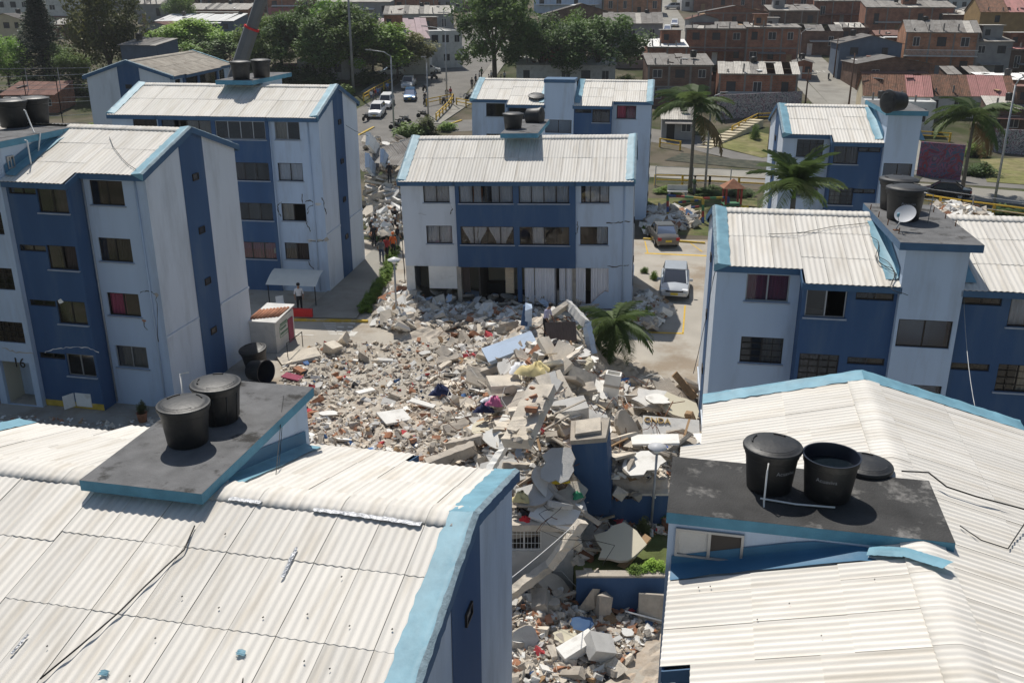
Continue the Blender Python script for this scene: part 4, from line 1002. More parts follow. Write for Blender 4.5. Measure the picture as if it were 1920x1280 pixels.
cbox('back_wall', .1, L_ - .1, 3.0, 3.1, 0, zc, 'cream_paint'); cbox('sofa', 4.1, 5.6, 2.0, 2.7, .1, .8, 'black_metal'); cbox('cabinet', 8.75, 9.7, .3, .8, .2, .95, 'plaster_grey')
for k in range(44):
    u = RR.uniform(.3, L_ - .3); v = RR.uniform(-.8, 1.2); s = RR.uniform(.2, .8)
    p = BC['W'](u, v, 0); o = obj('fallen_slab', chunk_mesh(RR.choice(range(6, 11)), RR.choice(['concrete', 'light_paint', 'plaster_grey', 'concrete_pale'])), None, (p.x, p.y, RR.uniform(.12, .45)), (RR.uniform(-.5, .5), RR.uniform(-.5, .5), RR.uniform(0, 6)), (s * 1.6, s * .8, .12))
    tag(o, 'broken slab lying in the shade at the foot of the sunk block', 'rubble', 'slabs under the sunk block')
o = MB().box(-.3, .3, -.02, .02, -.42, .42).build('wooden_door', 'wood', None, loc=BC['W'](4.35, .2, eC - 1.0)); o.rotation_euler = (0, R(2), R(-8))
mat('door_orange', (.36, .12, .03), .6, .15, 3); o.data.materials[0] = MATS['door_orange']; tag(o, 'orange wooden cupboard standing at a curtained window of the sunk block', 'cupboard')
# ---------------------------------------------------------------- large named pieces of the collapse
def slab(label, px, py, z, size, rot, m='plaster_grey', shape=7, name='broken_slab', cat='slab'):
    """jagged slab; rot in degrees (x, y, z)"""
    p = at_z(px, py, z)
    o = obj(name, chunk_mesh(shape, m), None, p, tuple(R(a) for a in rot), size); return tag(o, label, cat)
def beam(label, a, za, c, zc_, w_, h_, m='concrete_pale', name='fallen_beam', cat='beam', roll=0.0):
    A, C = at_z(*a, za), at_z(*c, zc_); d = C - A; ln = d.length; q = d.to_track_quat('X', 'Z')
    b = MB(); N = 12
    for i in range(N + 1):
        x = -ln / 2 + ln * i / N; j = lambda: RR.choice((-1, 0, 0, 0, 1)) * RR.uniform(0, .05)
        for (y, z) in ((-1, -1), (1, -1), (1, 1), (-1, 1)): b.v.append((x + (RR.uniform(-.08, .08) if i in (0, N) else 0), y * w_ / 2 + j(), z * h_ / 2 + j()))
    for i in range(N):
        for k in range(4): b.f.append((i * 4 + k, (i + 1) * 4 + k, (i + 1) * 4 + (k + 1) % 4, i * 4 + (k + 1) % 4)); b.m.append(0)
    b.f += [(0, 1, 2, 3), (N * 4 + 3, N * 4 + 2, N * 4 + 1, N * 4)]; b.m += [0, 0]
    o = b.build(name, m, None, False, (A + C) / 2); o.rotation_euler = (q @ Euler((roll, 0, 0)).to_quaternion()).to_euler()
    o.data.update(); 
    import bmesh
    bm = bmesh.new(); bm.from_mesh(o.data); bmesh.ops.recalc_face_normals(bm, faces=bm.faces); bm.to_mesh(o.data); bm.free()
    return tag(o, label, cat)
beam('thick pale concrete slab leaning across the middle of the pile', (1018, 726), 3.9, (968, 832), 2.8, 1.05, .34, 'concrete_pale', 'broken_slab', 'slab', .25)
for k in range(14):
    q = at_z(1018, 726, 4.12).lerp(at_z(968, 832, 3.02), RR.random()) + Vector((RR.uniform(-.4, .4), RR.uniform(-.2, .2), .02)); sz = RR.uniform(.12, .32)
    tag(obj('concrete_chunk', chunk_mesh(RR.randrange(6), RR.choice(['concrete', 'concrete_pale', 'brick'])), None, q, (RR.uniform(-.5, .5), RR.uniform(-.5, .5), RR.uniform(0, 6)), (sz * 1.4, sz, sz * .6)), 'small lump lying on the thick leaning slab', 'rubble', 'lumps on the leaning slab')
slab('flat concrete slab end under the thick leaning slab', 955, 800, 1.9, (1.4, .9, .3), (8, -6, 20), 'concrete_pale', 6)
slab('square concrete footing block left of the thick leaning slab', 945, 720, 2.3, (1.25, .95, .35), (4, 3, 12), 'concrete_pale', 11, 'concrete_block', 'block')
beam('broken window lintel forming the left leg of an upturned V frame', (1003, 616), 2.4, (1063, 570), 3.3, .24, .34, 'concrete_pale', roll=.5)
beam('broken lintel forming the right leg of an upturned V frame', (1063, 568), 3.3, (1098, 606), 2.9, .24, .36, 'plaster_grey', roll=-.4)
beam('grey post standing at the right end of the upturned V frame', (1100, 606), 2.9, (1111, 662), 1.6, .3, .3, 'light_paint')
slab('dark brown panel leaning inside the upturned V frame', 1052, 622, 3.0, (1.3, .9, .06), (60, 0, 8), 'curtain_brown', 11, 'brown_panel', 'panel')
beam('blue painted column stump standing upright in the pile', (991, 574), 3.5, (989, 640), 1.5, .32, .42, 'light_paint', 'column_stump', 'column')
slab('dark blue painted facing on the standing column stump', 985, 592, 3.0, (.3, .1, 1.0), (0, 8, 8), 'dark_paint', 11, 'wall_facing', 'wall piece')
slab('light blue wall panel lying tilted below the column stump', 956, 652, 2.0, (2.3, 1.0, .22), (18, -16, 14), 'light_paint', 11, 'wall_panel', 'wall panel')
beam('grey beam lying under the tilted light blue panel', (930, 676), 1.6, (1000, 652), 1.9, .3, .3, 'concrete')
beam('long cracked grey beam across the upper pile', (895, 702), 1.0, (970, 676), 1.6, .35, .3, 'concrete')
beam('pale beam lying level right of the yellow cloth', (1010, 676), 1.8, (1050, 690), 1.8, .35, .35, 'cream_paint')
slab('cream plastered wall piece standing on edge at right of the pile', 1072, 672, 1.9, (1.1, 1.3, .16), (52, 10, -10), 'cream_paint', 8, 'wall_panel', 'wall panel')
beam('cream beam slanting up beside the palm', (1082, 700), 1.7, (1110, 676), 2.1, .35, .3, 'cream_paint')
slab('grey wall block with blue paint in front of the pile centre', 1062, 772, 2.3, (1.5, .8, .6), (12, -8, 10), 'plaster_grey', 11, 'wall_block', 'wall piece')
# dark blue stair-shaft remnant
p = at_z(1113, 942, 0.0)
t = thing('shaft_remnant', 'dark blue stair shaft remnant standing upright in the pile', 'wall remnant', p, R(-9)); t.rotation_euler = (R(7), R(-5), R(-12))
MB().box(-.6, .5, 0, .12, -.5, 2.55).build('front_wall', 'dark_paint', t); MB().box(.5, .62, .0, 1.1, -.3, 2.7).build('side_wall', 'dark_paint', t); MB().box(-.6, -.5, .12, 1.1, -.3, 2.6).build('side_wall', 'brick', t)
MB().obox((.0, .5, 2.66), (1.3, 1.15, .2), (R(4), R(-5), R(3)), 0, .04).build('cap', 'concrete', t); MB().obox((-.05, .5, 2.83), (.9, .75, .14), (R(3), R(-4), R(8)), 0, .05).build('cap_slab', 'concrete_pale', t)
t = thing('column_box', 'white box column with open top standing right of the pile', 'column', at_z(1141, 762, .6), R(-8)); t.rotation_euler = (R(-5), R(6), R(-12))
for (x0, x1, y0, y1) in ((-.32, .32, -.3, -.24), (-.32, .32, .24, .3), (-.32, -.26, -.24, .24), (.26, .32, -.24, .24)): MB().box(x0, x1, y0, y1, -.4, 1.5).build('side', 'plaster_white', t)
MB().box(-.34, .34, -.32, .32, .95, 1.05).build('band', 'concrete', t)
slab('large bright white board lying left of the pile', 739, 781, .55, (1.15, .95, .08), (8, 5, 32), 'plaster_white', 11, 'white_board', 'board')
slab('oval white board lying near the left edge of the rubble', 616, 775, .3, (.85, .4, .08), (5, 0, 5), 'plaster_white', 8, 'white_board', 'board')
slab('long white plank in the middle of the rubble field', 685, 733, .4, (.9, .3, .08), (5, 6, 45), 'plaster_white', 11, 'white_board', 'board')
slab('white door panel lying in the rubble above the large board', 792, 756, .5, (1.1, .3, .07), (6, 8, -20), 'plaster_white', 11, 'white_board', 'board')
slab('dark rounded slab standing on edge right of the blue shaft', 1176, 806, 1.2, (1.7, .95, .2), (20, 62, -25), 'concrete', 8)
slab('pale rubble crust behind the dark rounded slab', 1140, 800, .9, (1.4, 1.2, .5), (8, 8, 30), 'concrete_pale', 3, 'rubble_crust', 'rubble')
slab('white square board lying at the right end of the rubble', 1228, 824, 1.35, (1.7, .7, .08), (4, -3, -4), 'plaster_white', 11, 'white_board', 'board')
slab('large bright white board beside the lamp post', 1205, 868, 1.25, (1.6, 1.2, .08), (10, -6, 25), 'plaster_white', 10, 'white_board', 'board')
slab('peach tiled floor slab sloping down against the right block', 1268, 764, .9, (1.9, 1.7, .16), (6, 16, -18), 'cream_paint', 6)
slab('white plaster sheet on the grey floor slab near the right block', 1232, 748, 1.25, (1.0, .9, .07), (4, 2, 5), 'plaster_white', 8, 'white_board', 'board')
slab('grey floor slab frame at the right end of the rubble', 1222, 752, .9, (1.8, 1.9, .2), (3, 4, -6), 'plaster_grey', 6)
beam('round grey log leaning on the right block', (1264, 700), 1.7, (1302, 745), .5, .3, .3, 'wood')
beam('splintered log at the corner of the right block', (1290, 772), 1.2, (1306, 812), .4, .28, .28, 'wood')
beam('long concrete kerb beam lying along the court edge', (1206, 728), .25, (1290, 736), .35, .35, .3, 'concrete_pale')
# fallen concrete sign slab with raised letters
p = at_z(1258, 806, .95); t = thing('sign_slab', 'fallen grey concrete slab with raised metal letters', 'sign', p, R(-4)); t.rotation_euler = (R(28), R(3), R(-5))
MB().box(-1.1, 1.1, -.55, .55, -.08, .08).build('slab', 'plaster_grey', t)
mat('letter_bronze', (.45, .33, .16), .5, .2, 5, metal=.4)
o = obj('raised_letters', text_mesh('CNDA', .36, 'letter_bronze', .03), t, (-.55, .2, .115)); MB().box(-.9, -.3, .28, .31, .08, .1).build('letter_rail', 'rust', t)
pipe('rod', [at_z(1228, 816, .7), at_z(1262, 752, 1.5)], .02, 'rust', 'rusty rod leaning over the lettered slab', 'steel bar'); pipe('rod', [at_z(1253, 757, 1.6), at_z(1284, 752, 1.6)], .016, 'rust', 'thin rod lying level above the lettered slab', 'steel bar')
# beams and posts lower left of the pile
beam('long white post sloping down to the front roof', (948, 832), 2.0, (913, 892), 1.25, .24, .24, 'plaster_white', 'white_post', 'post')
beam('heavy grey concrete log left of the white post', (800, 872), .75, (892, 838), 1.25, .42, .4, 'concrete')
beam('shorter grey concrete log above the heavy one', (842, 836), .85, (905, 822), 1.5, .36, .34, 'concrete')
slab('flat pale slab at the edge of the front roof', 880, 872, .5, (1.3, .9, .2), (8, 5, 20), 'concrete_pale', 9)
slab('white plaster sheet leaning in front of the blue shaft', 1046, 872, 1.9, (1.2, 1.3, .06), (40, -8, -14), 'plaster_grey', 9, 'white_board', 'board')
slab('pale blue sheet leaning under the thick slab', 986, 852, 1.4, (.9, 1.0, .05), (48, 12, 25), 'light_paint', 10, 'wall_panel', 'wall panel')
beam('pair of grey posts standing under the thick slab', (1034, 812), 2.3, (1030, 846), 1.3, .4, .26, 'concrete')
# cloth and household things
def cloth(label, px, py, z, r, m, h=.3, cat='cloth'):
    p = at_z(px, py, z); b = MB(); N, K = 14, 5; rn = random.Random(int(px))
    for k in range(K + 1):
        for j in range(N):
            a = 6.283 * j / N; rr = r * (k / K) * (1 + .35 * math.sin(3 * a + px) + rn.uniform(-.15, .15)); b.v.append((rr * math.cos(a), rr * math.sin(a) * .75, h * (1 - (k / K) ** 2) * (1 + rn.uniform(-.4, .4))))
    for k in range(K):
        for j in range(N): b.f.append((k * N + j, (k + 1) * N + j, (k + 1) * N + (j + 1) % N, k * N + (j + 1) % N)); b.m.append(0)
    return tag(b.build('crumpled_cloth', m, None, True, p), label, cat)
mat('cloth_yellow', (.72, .60, .30), .9, .15, 4); mat('cloth_white', (.78, .79, .82), .9, .08, 4); mat('cloth_pink', (.60, .16, .30), .9, .1, 4); mat('cloth_navy', (.03, .04, .10), .9, .3, 4); mat('cloth_red', (.60, .035, .04), .9, .15, 4); mat('plastic_yellow', (.75, .50, .03), .5, .1); mat('plastic_green', (.04, .28, .14), .5, .1); mat('plastic_blue', (.03, .12, .55), .5, .2, 4)
cloth('crumpled pale yellow blanket in the upper pile', 1004, 700, 2.9, .65, 'cloth_yellow', .4); cloth('white sheet beside the yellow blanket', 976, 694, 2.7, .5, 'cloth_white'); cloth('pink and white clothing left of the thick slab', 928, 758, 2.15, .3, 'cloth_pink'); cloth('white cloth beside the pink clothing', 922, 752, 2.05, .33, 'cloth_white', .2); cloth('navy clothing heap left of the thick slab', 908, 770, 1.7, .35, 'cloth_navy')
cloth('red cloth lying in the lower alley', 1012, 1178, LOW + .35, .22, 'cloth_red', .2); cloth('white cloth beside the red one in the lower alley', 1002, 1176, LOW + .35, .2, 'cloth_white', .2); cloth('white bag in the shade left of the garden', 1078, 1072, -1.9, .4, 'cloth_white', .3); cloth('blue tarpaulin scrap beside the lamp post', 1244, 850, .6, .3, 'plastic_blue', .35)
cloth('yellow plastic bowl in the rubble', 966, 862, 1.1, .2, 'plastic_yellow', .2, 'bowl'); cloth('yellow bag on the slabs above the barred window', 1052, 902, 1.2, .28, 'plastic_yellow'); cloth('green plastic box on the slabs above the barred window', 1082, 932, .8, .2, 'plastic_green', .2, 'box'); cloth('red cloth on the slabs above the barred window', 985, 975, .6, .18, 'cloth_red', .15); cloth('beige cushion on the slabs above the barred window', 978, 937, .9, .3, 'cloth_yellow', .3, 'cushion'); cloth('dark bag in the middle of the rubble field', 826, 738, .6, .42, 'cloth_navy', .4, 'bag'); cloth('red rag in the rubble near the front roof', 560, 768, .3, .25, 'cloth_red', .15)
# ---------------------------------------------------------------- crushed front rooms over the lower alley
t = thing('crushed_room', 'grey ground storey of the collapsed block with a barred window', 'wall remnant', (0, 0, 0))
b = MB(); wall_holes(b, -1.6, 2.1, LOW, .1, 27.2, [(-.15, 1.0, -.85, .05)], .2); b.quad((2.1, 27.2, LOW), (2.1, 29.4, LOW), (2.1, 29.4, .1), (2.1, 27.2, .1)); b.build('wall', 'plaster_grey', t)
f = MB(); f.box(-.15, 1.0, 27.25, 27.3, -.85, -.8); f.box(-.15, 1.0, 27.25, 27.3, 0, .05); f.box(-.15, -.1, 27.251, 27.299, -.8, 0); f.box(.95, 1.0, 27.251, 27.299, -.8, 0); f.box(.38, .44, 27.251, 27.299, -.8, 0)
wo = f.build('window', 'plaster_white', t)
for k in range(9): MB().box(-.1 + k * .125, -.085 + k * .125, 27.225, 27.24, -.8, 0).build('bar', 'white_plastic', wo)
for k in range(2): MB().box(-.1, .95, 27.21, 27.224, -.55 + k * .35, -.535 + k * .35).build('bar', 'white_plastic', wo)
MB().box(-.1, .95, 27.8, 27.84, -.85, .05).build('curtain', 'curtain_brown', wo)
MB().box(-1.9, 2.35, 26.9, 29.6, .1, .34).build('floor_slab', 'concrete_pale', t)
slab('white slab sagging over the barred window', 1042, 958, .55, (1.5, 1.15, .12), (24, 14, -18), 'plaster_white', 11); slab('grey slab lying behind the sagging white one', 1000, 930, .9, (1.5, 1.0, .14), (16, -10, 15), 'plaster_grey', 7); slab('splintered panel on top of the crushed rooms', 1020, 905, 1.2, (.9, 1.3, .05), (35, 10, 40), 'plaster_white', 8, 'white_board', 'board'); slab('pale slab edge hanging at the right of the crushed rooms', 1068, 930, .8, (.8, 1.3, .16), (20, 24, -40), 'concrete_pale', 9)
beam('long concrete beam fallen diagonally in front of the barred window', (1092, 978), .75, (1030, 1062), -.75, .26, .3, 'concrete_pale'); beam('lower length of the diagonal beam resting in the alley', (1030, 1060), -.75, (950, 1118), -1.35, .3, .3, 'concrete_pale')
# retaining walls and garden terrace
t = thing('retaining_wall', 'dark blue retaining wall between courtyard and garden', 'wall', (0, 0, 0)); MB().box(2.15, 32, STEP - .02, STEP + .22, LOW, .12).build('wall', 'dark_paint', t); MB().box(2.1, 32, STEP - .06, STEP + .28, .12, .2).build('coping', 'concrete_pale', t)
t = thing('retaining_wall', 'dark wall between the garden and the lower alley', 'wall', (0, 0, 0)); MB().box(2.12, 10, 25.9, 26.15, LOW, -1.0).build('wall', 'dark_paint', t); MB().box(2.1, 10, 25.86, 26.2, -1.0, -.93).build('coping', 'concrete', t)
o = MB().box(2.12, 10, 26.15, STEP - .02, LOW, -1.05).build('garden_terrace', 'lawn'); o['kind'] = 'structure'
slab('cracked floor slab tipped into the garden', 1160, 1024, -.55, (1.7, 1.6, .14), (16, -14, 20), 'cream_paint', 6); slab('thin board under the tipped slab in the garden', 1185, 1040, -.8, (1.7, .3, .06), (5, -28, 40), 'wood', 11, 'board', 'board')
slab('tall concrete lump standing in the alley', 1102, 1122, -1.6, (.95, .5, 1.2), (6, -4, 20), 'concrete', 2, 'concrete_lump', 'rubble'); slab('small upright concrete piece beside the tall lump', 1128, 1138, -1.9, (.5, .4, .9), (-5, 8, 30), 'concrete', 4, 'concrete_lump', 'rubble'); slab('concrete lump under the beam end above the alley', 1075, 1010, -.3, (.7, .6, .5), (10, 30, 0), 'concrete_pale', 1, 'concrete_lump', 'rubble')
slab('long white masonry block in the alley', 1082, 1212, LOW + .5, (1.15, .5, .35), (8, -14, 28), 'plaster_white', 11, 'masonry_block', 'block'); slab('tilted grey masonry block with brick edges in the alley', 1124, 1212, LOW + .6, (.75, .7, .5), (20, 24, 20), 'plaster_grey', 11, 'masonry_block', 'block'); slab('dark blue painted slab in the alley', 1090, 1172, LOW + .45, (.8, .6, .2), (14, 0, 15), 'dark_paint', 7, 'masonry_block', 'block'); slab('beige slab piece left of the long white block', 1058, 1196, LOW + .4, (.85, .6, .2), (10, 6, 40), 'cream_paint', 7, 'masonry_block', 'block'); slab('rounded white panel standing in the alley', 985, 1196, LOW + .6, (.9, .8, .16), (62, 8, 10), 'plaster_grey', 8, 'masonry_block', 'block'); slab('grey gate panel below the garden wall', 1222, 1140, -1.85, (.85, .06, 1.0), (-12, 0, -8), 'roof_old', 11, 'gate_panel', 'gate')
pipe('white_pipe', [at_z(1172, 1145, -1.9), at_z(1240, 1163, -2.2)], .03, 'white_plastic', 'white plastic pipe sloping across the alley by the gate panel', 'pipe')
# ---------------------------------------------------------------- kiosk, canopy, court furniture at left
p = at_z(520, 662, 0)
t = thing('kiosk', 'small white kiosk with green writing and broken tiled roof', 'kiosk', p, R(-10)); t.scale = (.9, .9, .9)
b = MB(); b.box(-1.5, 0, 0, 2.6, 0, 1.75); b.build('wall', 'plaster_grey', t); MB().box(-.02, .05, 1.7, 2.35, .02, 1.4).build('door', 'curtain_wine', t)
MB().add([(-1.6, -.05, 1.75), (.08, -.05, 1.75), (.08, 2.7, 1.95), (-1.6, 2.7, 1.95), (-1.6, -.05, 1.82), (.08, -.05, 1.82), (.08, 2.7, 2.02), (-1.6, 2.7, 2.02)], [(0, 3, 2, 1), (4, 5, 6, 7), (0, 1, 5, 4), (1, 2, 6, 5), (2, 3, 7, 6), (3, 0, 4, 7)]).build('roof', 'plaster_grey', t)
mat('terracotta', (.36, .17, .10), .85, .3, 4, rnd=.25)
for k in range(9): MB().tube([(-1.5 + .17 * k, .2 + .07 * k, 1.88), (-1.42 + .17 * k, 1.4 + .09 * k, 2.0)], .08, 6).build('roof_tile', 'terracotta', t, True)
mat('green_paint', (.03, .22, .09), .8, .25, 9)
for r_ in range(3):
    for k in range(6 - r_ % 2):
        y = .66 + .17 * k; z = 1.36 - .27 * r_
        MB().tube([(.012, y, z), (.012, y + .02, z + .14), (.012, y + .1, z + .12), (.012, y + .09, z + .01)], .012, 4).build('lettering', 'green_paint', t)
for (y0, y1, z0, z1) in ((.55, 1.75, 1.3, 1.325), (.55, 1.75, .7, .725), (.55, .575, .725, 1.3), (1.725, 1.75, .725, 1.3)): MB().box(.004, .012, y0, y1, z0, z1).build('painted_frame', 'green_paint', t)
tk = tank('scuffed black water tank lying broken beside the kiosk', at_z(482, 690, 0), 0, 1.0); tk.rotation_euler = (R(6), R(-5), 0)
tk = tank('second black tank lying on its side in the shade by the kiosk', at_z(474, 712, 0) + Vector((0, 0, .5)), 0, .9, lid=False); tk.rotation_euler = (R(85), 0, R(60))
# barrel canopy at B
c0, c1 = at_y(500, 528, 51.6), at_y(592, 541, 51.0)
t = thing('canopy', 'pale curved canopy over the entrance of the second block', 'canopy', (c0 + c1) / 2, -R(8)); hw = (c1 - c0).length / 2; b = MB()
for k in range(9):
    a = k / 8; b.v += [(-hw, -.1 + 1.5 * a, .55 * math.sin(a * 1.5)), (hw, -.1 + 1.5 * a, .55 * math.sin(a * 1.5))]
for k in range(8): b.f.append((2 * k, 2 * k + 1, 2 * k + 3, 2 * k + 2)); b.m.append(0)
mat('canopy_sheet', (.66, .65, .60), .6, .08, 2); b.build('sheet', 'canopy_sheet', t, True)
for x in (-hw + .1, hw - .1): MB().tube([(x, 0, 0), (x, 0, -c0.z)], .03, 6).build('post', 'black_metal', t)
def lamp(label, px, py, ptop):
    p = ground_at(px, py); q = at_y(px, ptop, p.y); h = q.z
    t = thing('garden_lamp', label, 'lamp', p, 0, 'courtyard lamps')
    MB().tube([(0, 0, 0), (0, 0, h - .35)], .05, 8).build('post', 'galvanized', t, True); MB().lathe([(.05, h - .38), (.12, h - .33), (.13, h - .16), (.1, h - .14)], 16).build('globe', 'white_plastic', t, True)
    MB().lathe([(.36, h - .17), (.36, h - .14), (.05, h), (.0, h)], 20).build('shade', 'white_plastic', t, True)
lamp('white mushroom lamp at the left corner of the sunk block', 744, 598, 482); lamp('white mushroom lamp at the right corner of the sunk block', 1156, 575, 500); 
p = at_z(1221, 985, -1.05); q = at_y(1232, 832, p.y); h = q.z - p.z
t = thing('garden_lamp', 'grey mushroom lamp on a tall post in the garden', 'lamp', p, 0, 'courtyard lamps'); MB().tube([(0, 0, 0), (.05, 0, h - .3)], .045, 8).build('post', 'galvanized', t, True); MB().lathe([(.05, h - .36), (.12, h - .3), (.12, h - .12)], 16, c=(.05, 0, 0)).build('globe', 'white_plastic', t, True); MB().lathe([(.33, h - .13), (.33, h - .1), (.05, h), (.0, h)], 20, c=(.05, 0, 0)).build('shade', 'dish_grey', t, True)
# guard hut furniture
mat('red_paint', (.55, .03, .03), .6, .15, 3)
p = at_z(562, 596, 0); o = MB().box(-.75, .75, -.1, .1, .1, .55).build('red_barrier', 'red_paint', None, loc=p, rot=(0, 0, R(-5))); tag(o, 'low red barrier box under the canopy edge', 'barrier')
# white plastic chair lying by the kiosk
t = thing('plastic_chair', 'white plastic chair under the canopy at the red barrier', 'chair', at_z(528, 583, 0), R(30)); MB().box(-.22, .22, -.22, .22, .4, .44).build('seat', 'white_plastic', t); MB().box(-.22, .22, .19, .23, .44, .85).build('backrest', 'white_plastic', t)
for x in (-.2, .2):
    for y in (-.2, .2): MB().tube([(x, y, 0), (x * .9, y * .9, .4)], .02, 5).build('leg', 'white_plastic', t)
# handrail and sandy slab near the kiosk
slab('flat concrete cover slab with a yellow edge near the kiosk', 560, 668, .15, (1.9, 1.3, .14), (2, -4, 25), 'concrete_pale', 11); a, c = at_z(540, 672, .1), at_z(568, 650, .1)
pipe('handrail', [a, a + Vector((0, 0, .8)), c + Vector((0, 0, .8)), c], .025, 'black_metal', 'bent black handrail standing near the kiosk', 'handrail')
slab('pink board lying in the shade edge near the kiosk', 548, 706, .15, (.9, .5, .05), (3, 5, -20), 'curtain_wine', 11, 'board', 'board')
# ---------------------------------------------------------------- vegetation
def leafmat(name, c, c2):
    mat(name, c, .6, .35, .5, spec=.25, col2=c2, mix=(.42, .6), mscale=.35, trans=.3, rnd=.12)
leafmat('leaf_dark', (0.0642, 0.1177, 0.0385), (0.1177, 0.1819, 0.047)); leafmat('leaf_mid', (0.1066, 0.1813, 0.0469), (0.2132, 0.2983, 0.0639)); leafmat('leaf_bright', (0.2093, 0.3557, 0.0628), (0.3557, 0.5022, 0.0837)); leafmat('leaf_olive', (0.1209, 0.1411, 0.0524), (0.2015, 0.2015, 0.0706)); leafmat('leaf_conifer', (0.031, 0.0581, 0.031), (0.0485, 0.0814, 0.0387)); leafmat('leaf_palm', (0.0853, 0.1318, 0.0388), (0.1318, 0.1783, 0.062)); leafmat('leaf_hedge', (0.1085, 0.2015, 0.031), (0.2015, 0.2945, 0.0465))
mat('bark', (.10, .08, .06), .95, .3, 3, .5, 12, stretch=(4, 4, 1)); mat('palm_trunk', (.19, .165, .135), .95, .25, 3, .6, 10, stretch=(1, 1, 6)); mat('frond_dead', (.22, .155, .075), .9, .3, 3, trans=.2)
def leaves(b, rn, c, r, n, s, flat=1.0, mi=0):
    for k in range(n):
        d = Vector((rn.gauss(0, 1), rn.gauss(0, 1), rn.gauss(0, 1))).normalized() * (rn.random() ** .45)
        p = Vector(c) + Vector((d.x * r, d.y * r, d.z * r * flat)); a = rn.uniform(0, 6.28); t = rn.uniform(-.9, .9); q = s * rn.uniform(.6, 1.3)
        u = Vector((math.cos(a), math.sin(a), t * .6)) * q; w_ = Vector((-math.sin(a), math.cos(a), rn.uniform(-.6, .6))) * q * .6
        b.add([p - u, p - w_ * .8, p + u, p + w_ * .8], [(0, 1, 2, 3)], mi)
def crown_mesh(kind, i, m):
    def mk():
        rn = random.Random(500 + i); b = MB()
        if kind == 'umbrella':
            for k in range(58):
                a = rn.uniform(0, 6.28); r = math.sqrt(rn.random()) * .92; z = .46 + .44 * (1 - r * r) + rn.uniform(-.30, .06); leaves(b, rn, (r * math.cos(a), r * math.sin(a), z), rn.uniform(.16, .28), 190, .036, .5)
        elif kind == 'round':
            for k in range(60):
                d = Vector((rn.gauss(0, 1), rn.gauss(0, 1), rn.gauss(0, 1))).normalized() * rn.uniform(.35, .86); leaves(b, rn, (d.x * .95, d.y * .95, .55 + d.z * .46), rn.uniform(.16, .3), 170, .034, .8)
        elif kind == 'conifer':
            for k in range(26):
                z = .12 + .86 * k / 25; R0 = .40 * (1 - z) + .03
                for j in range(9):
                    a = 6.28 * j / 9 + rn.uniform(-.3, .3); ln = R0 * rn.uniform(.7, 1.15)
                    for q in range(5): t = (q + .5) / 5; leaves(b, rn, (ln * t * math.cos(a), ln * t * math.sin(a), z - .05 * t), .034 + .02 * (1 - t), 15, .016, .5)
        elif kind == 'bush':
            for k in range(26):
                d = Vector((rn.gauss(0, 1), rn.gauss(0, 1), abs(rn.gauss(0, 1)))).normalized() * rn.uniform(.25, .72); leaves(b, rn, (d.x, d.y, d.z * .8 + .1), rn.uniform(.2, .34), 110, .06, .8)
        return b.mesh('crown', m)
    return cached(('crown', kind, i, m), mk)
def tree(name, label, p, rad, h, kind, m, i=0, trunk=.3, cz=None, group=None, tr=None, cat='tree'):
    t = thing(name, label, cat, p, random.uniform(0, 6.28), group)
    c = obj('crown', crown_mesh(kind, i, m), t); cz_ = cz if cz is not None else (0 if kind != 'round' else h * .08)
    c.scale = (rad, rad, h) if kind in ('umbrella', 'round') else ((h, h, h) if kind == 'conifer' else (rad, rad, h)); c.location.z = cz_
    b = MB(); rn = random.Random(i * 7 + int(rad * 10)); tt = tr or (.026 * h)
    top = h * (.72 if kind == 'umbrella' else .6) + cz_
    if kind == 'conifer': b.tube([(0, 0, -.2), (0, 0, h * .95)], tt * .5, 8, .03)
    else:
        fork = h * (.34 if kind == 'umbrella' else .3); b.tube([(0, 0, -.3), (.1, .05, fork * .5), (0, .1, fork)], tt, 8, tt * .8)
        for k in range(6):
            a = 6.28 * k / 6 + rn.uniform(-.4, .4); r = rad * rn.uniform(.35, .75); b.tube([(0, .1, fork * .9), (r * .35 * math.cos(a), r * .35 * math.sin(a), fork + (top - fork) * .45), (r * math.cos(a), r * math.sin(a), top)], tt * .55, 6, tt * .12)
    b.build('trunk', 'bark', t, True); return t
def tree_px(name, label, px, pbase, ptop, wpx, kind, m, i, **kw):
    p = ground_at(px, pbase); Z = p.y * math.cos(PITCH) + (CAMH - p.z) * math.sin(PITCH); q = at_y(px, ptop, p.y); return tree(name, label, p, wpx * (.66 if kind == 'umbrella' else .56) * Z / FPX, q.z - p.z, kind, m, i, **kw)
def frond_mesh(i, m='leaf_palm'):
    def mk():
        rn = random.Random(40 + i); b = MB(); N = 36; ln = 1.0; pts = []
        for k in range(N + 1): t = k / N; pts.append(Vector((ln * (t - .12 * t * t), 0, .42 * t - .78 * t * t + rn.uniform(-.004, .004))))
        b.tube(pts, .014, 4, .003)
        for k in range(3, N + 1):
            t = k / N; p = pts[k]; L_ = .30 * math.sin(.25 + 2.6 * t) + .04
            for s in (-1, 1):
                d = Vector((.45 + .3 * t, s * 1.0, -.55 - rn.uniform(0, .35))).normalized(); e = p + d * L_ * rn.uniform(.85, 1.1); w_ = Vector((.018, 0, 0)); mid = p.lerp(e, .5) + Vector((0, 0, .02))
                b.add([p - w_ * .6, p + w_ * .6, mid + w_, mid - w_, e], [(0, 1, 2, 3), (3, 2, 4)])
        return b.mesh('frond', m)
    return cached(('frond', i, m), mk)
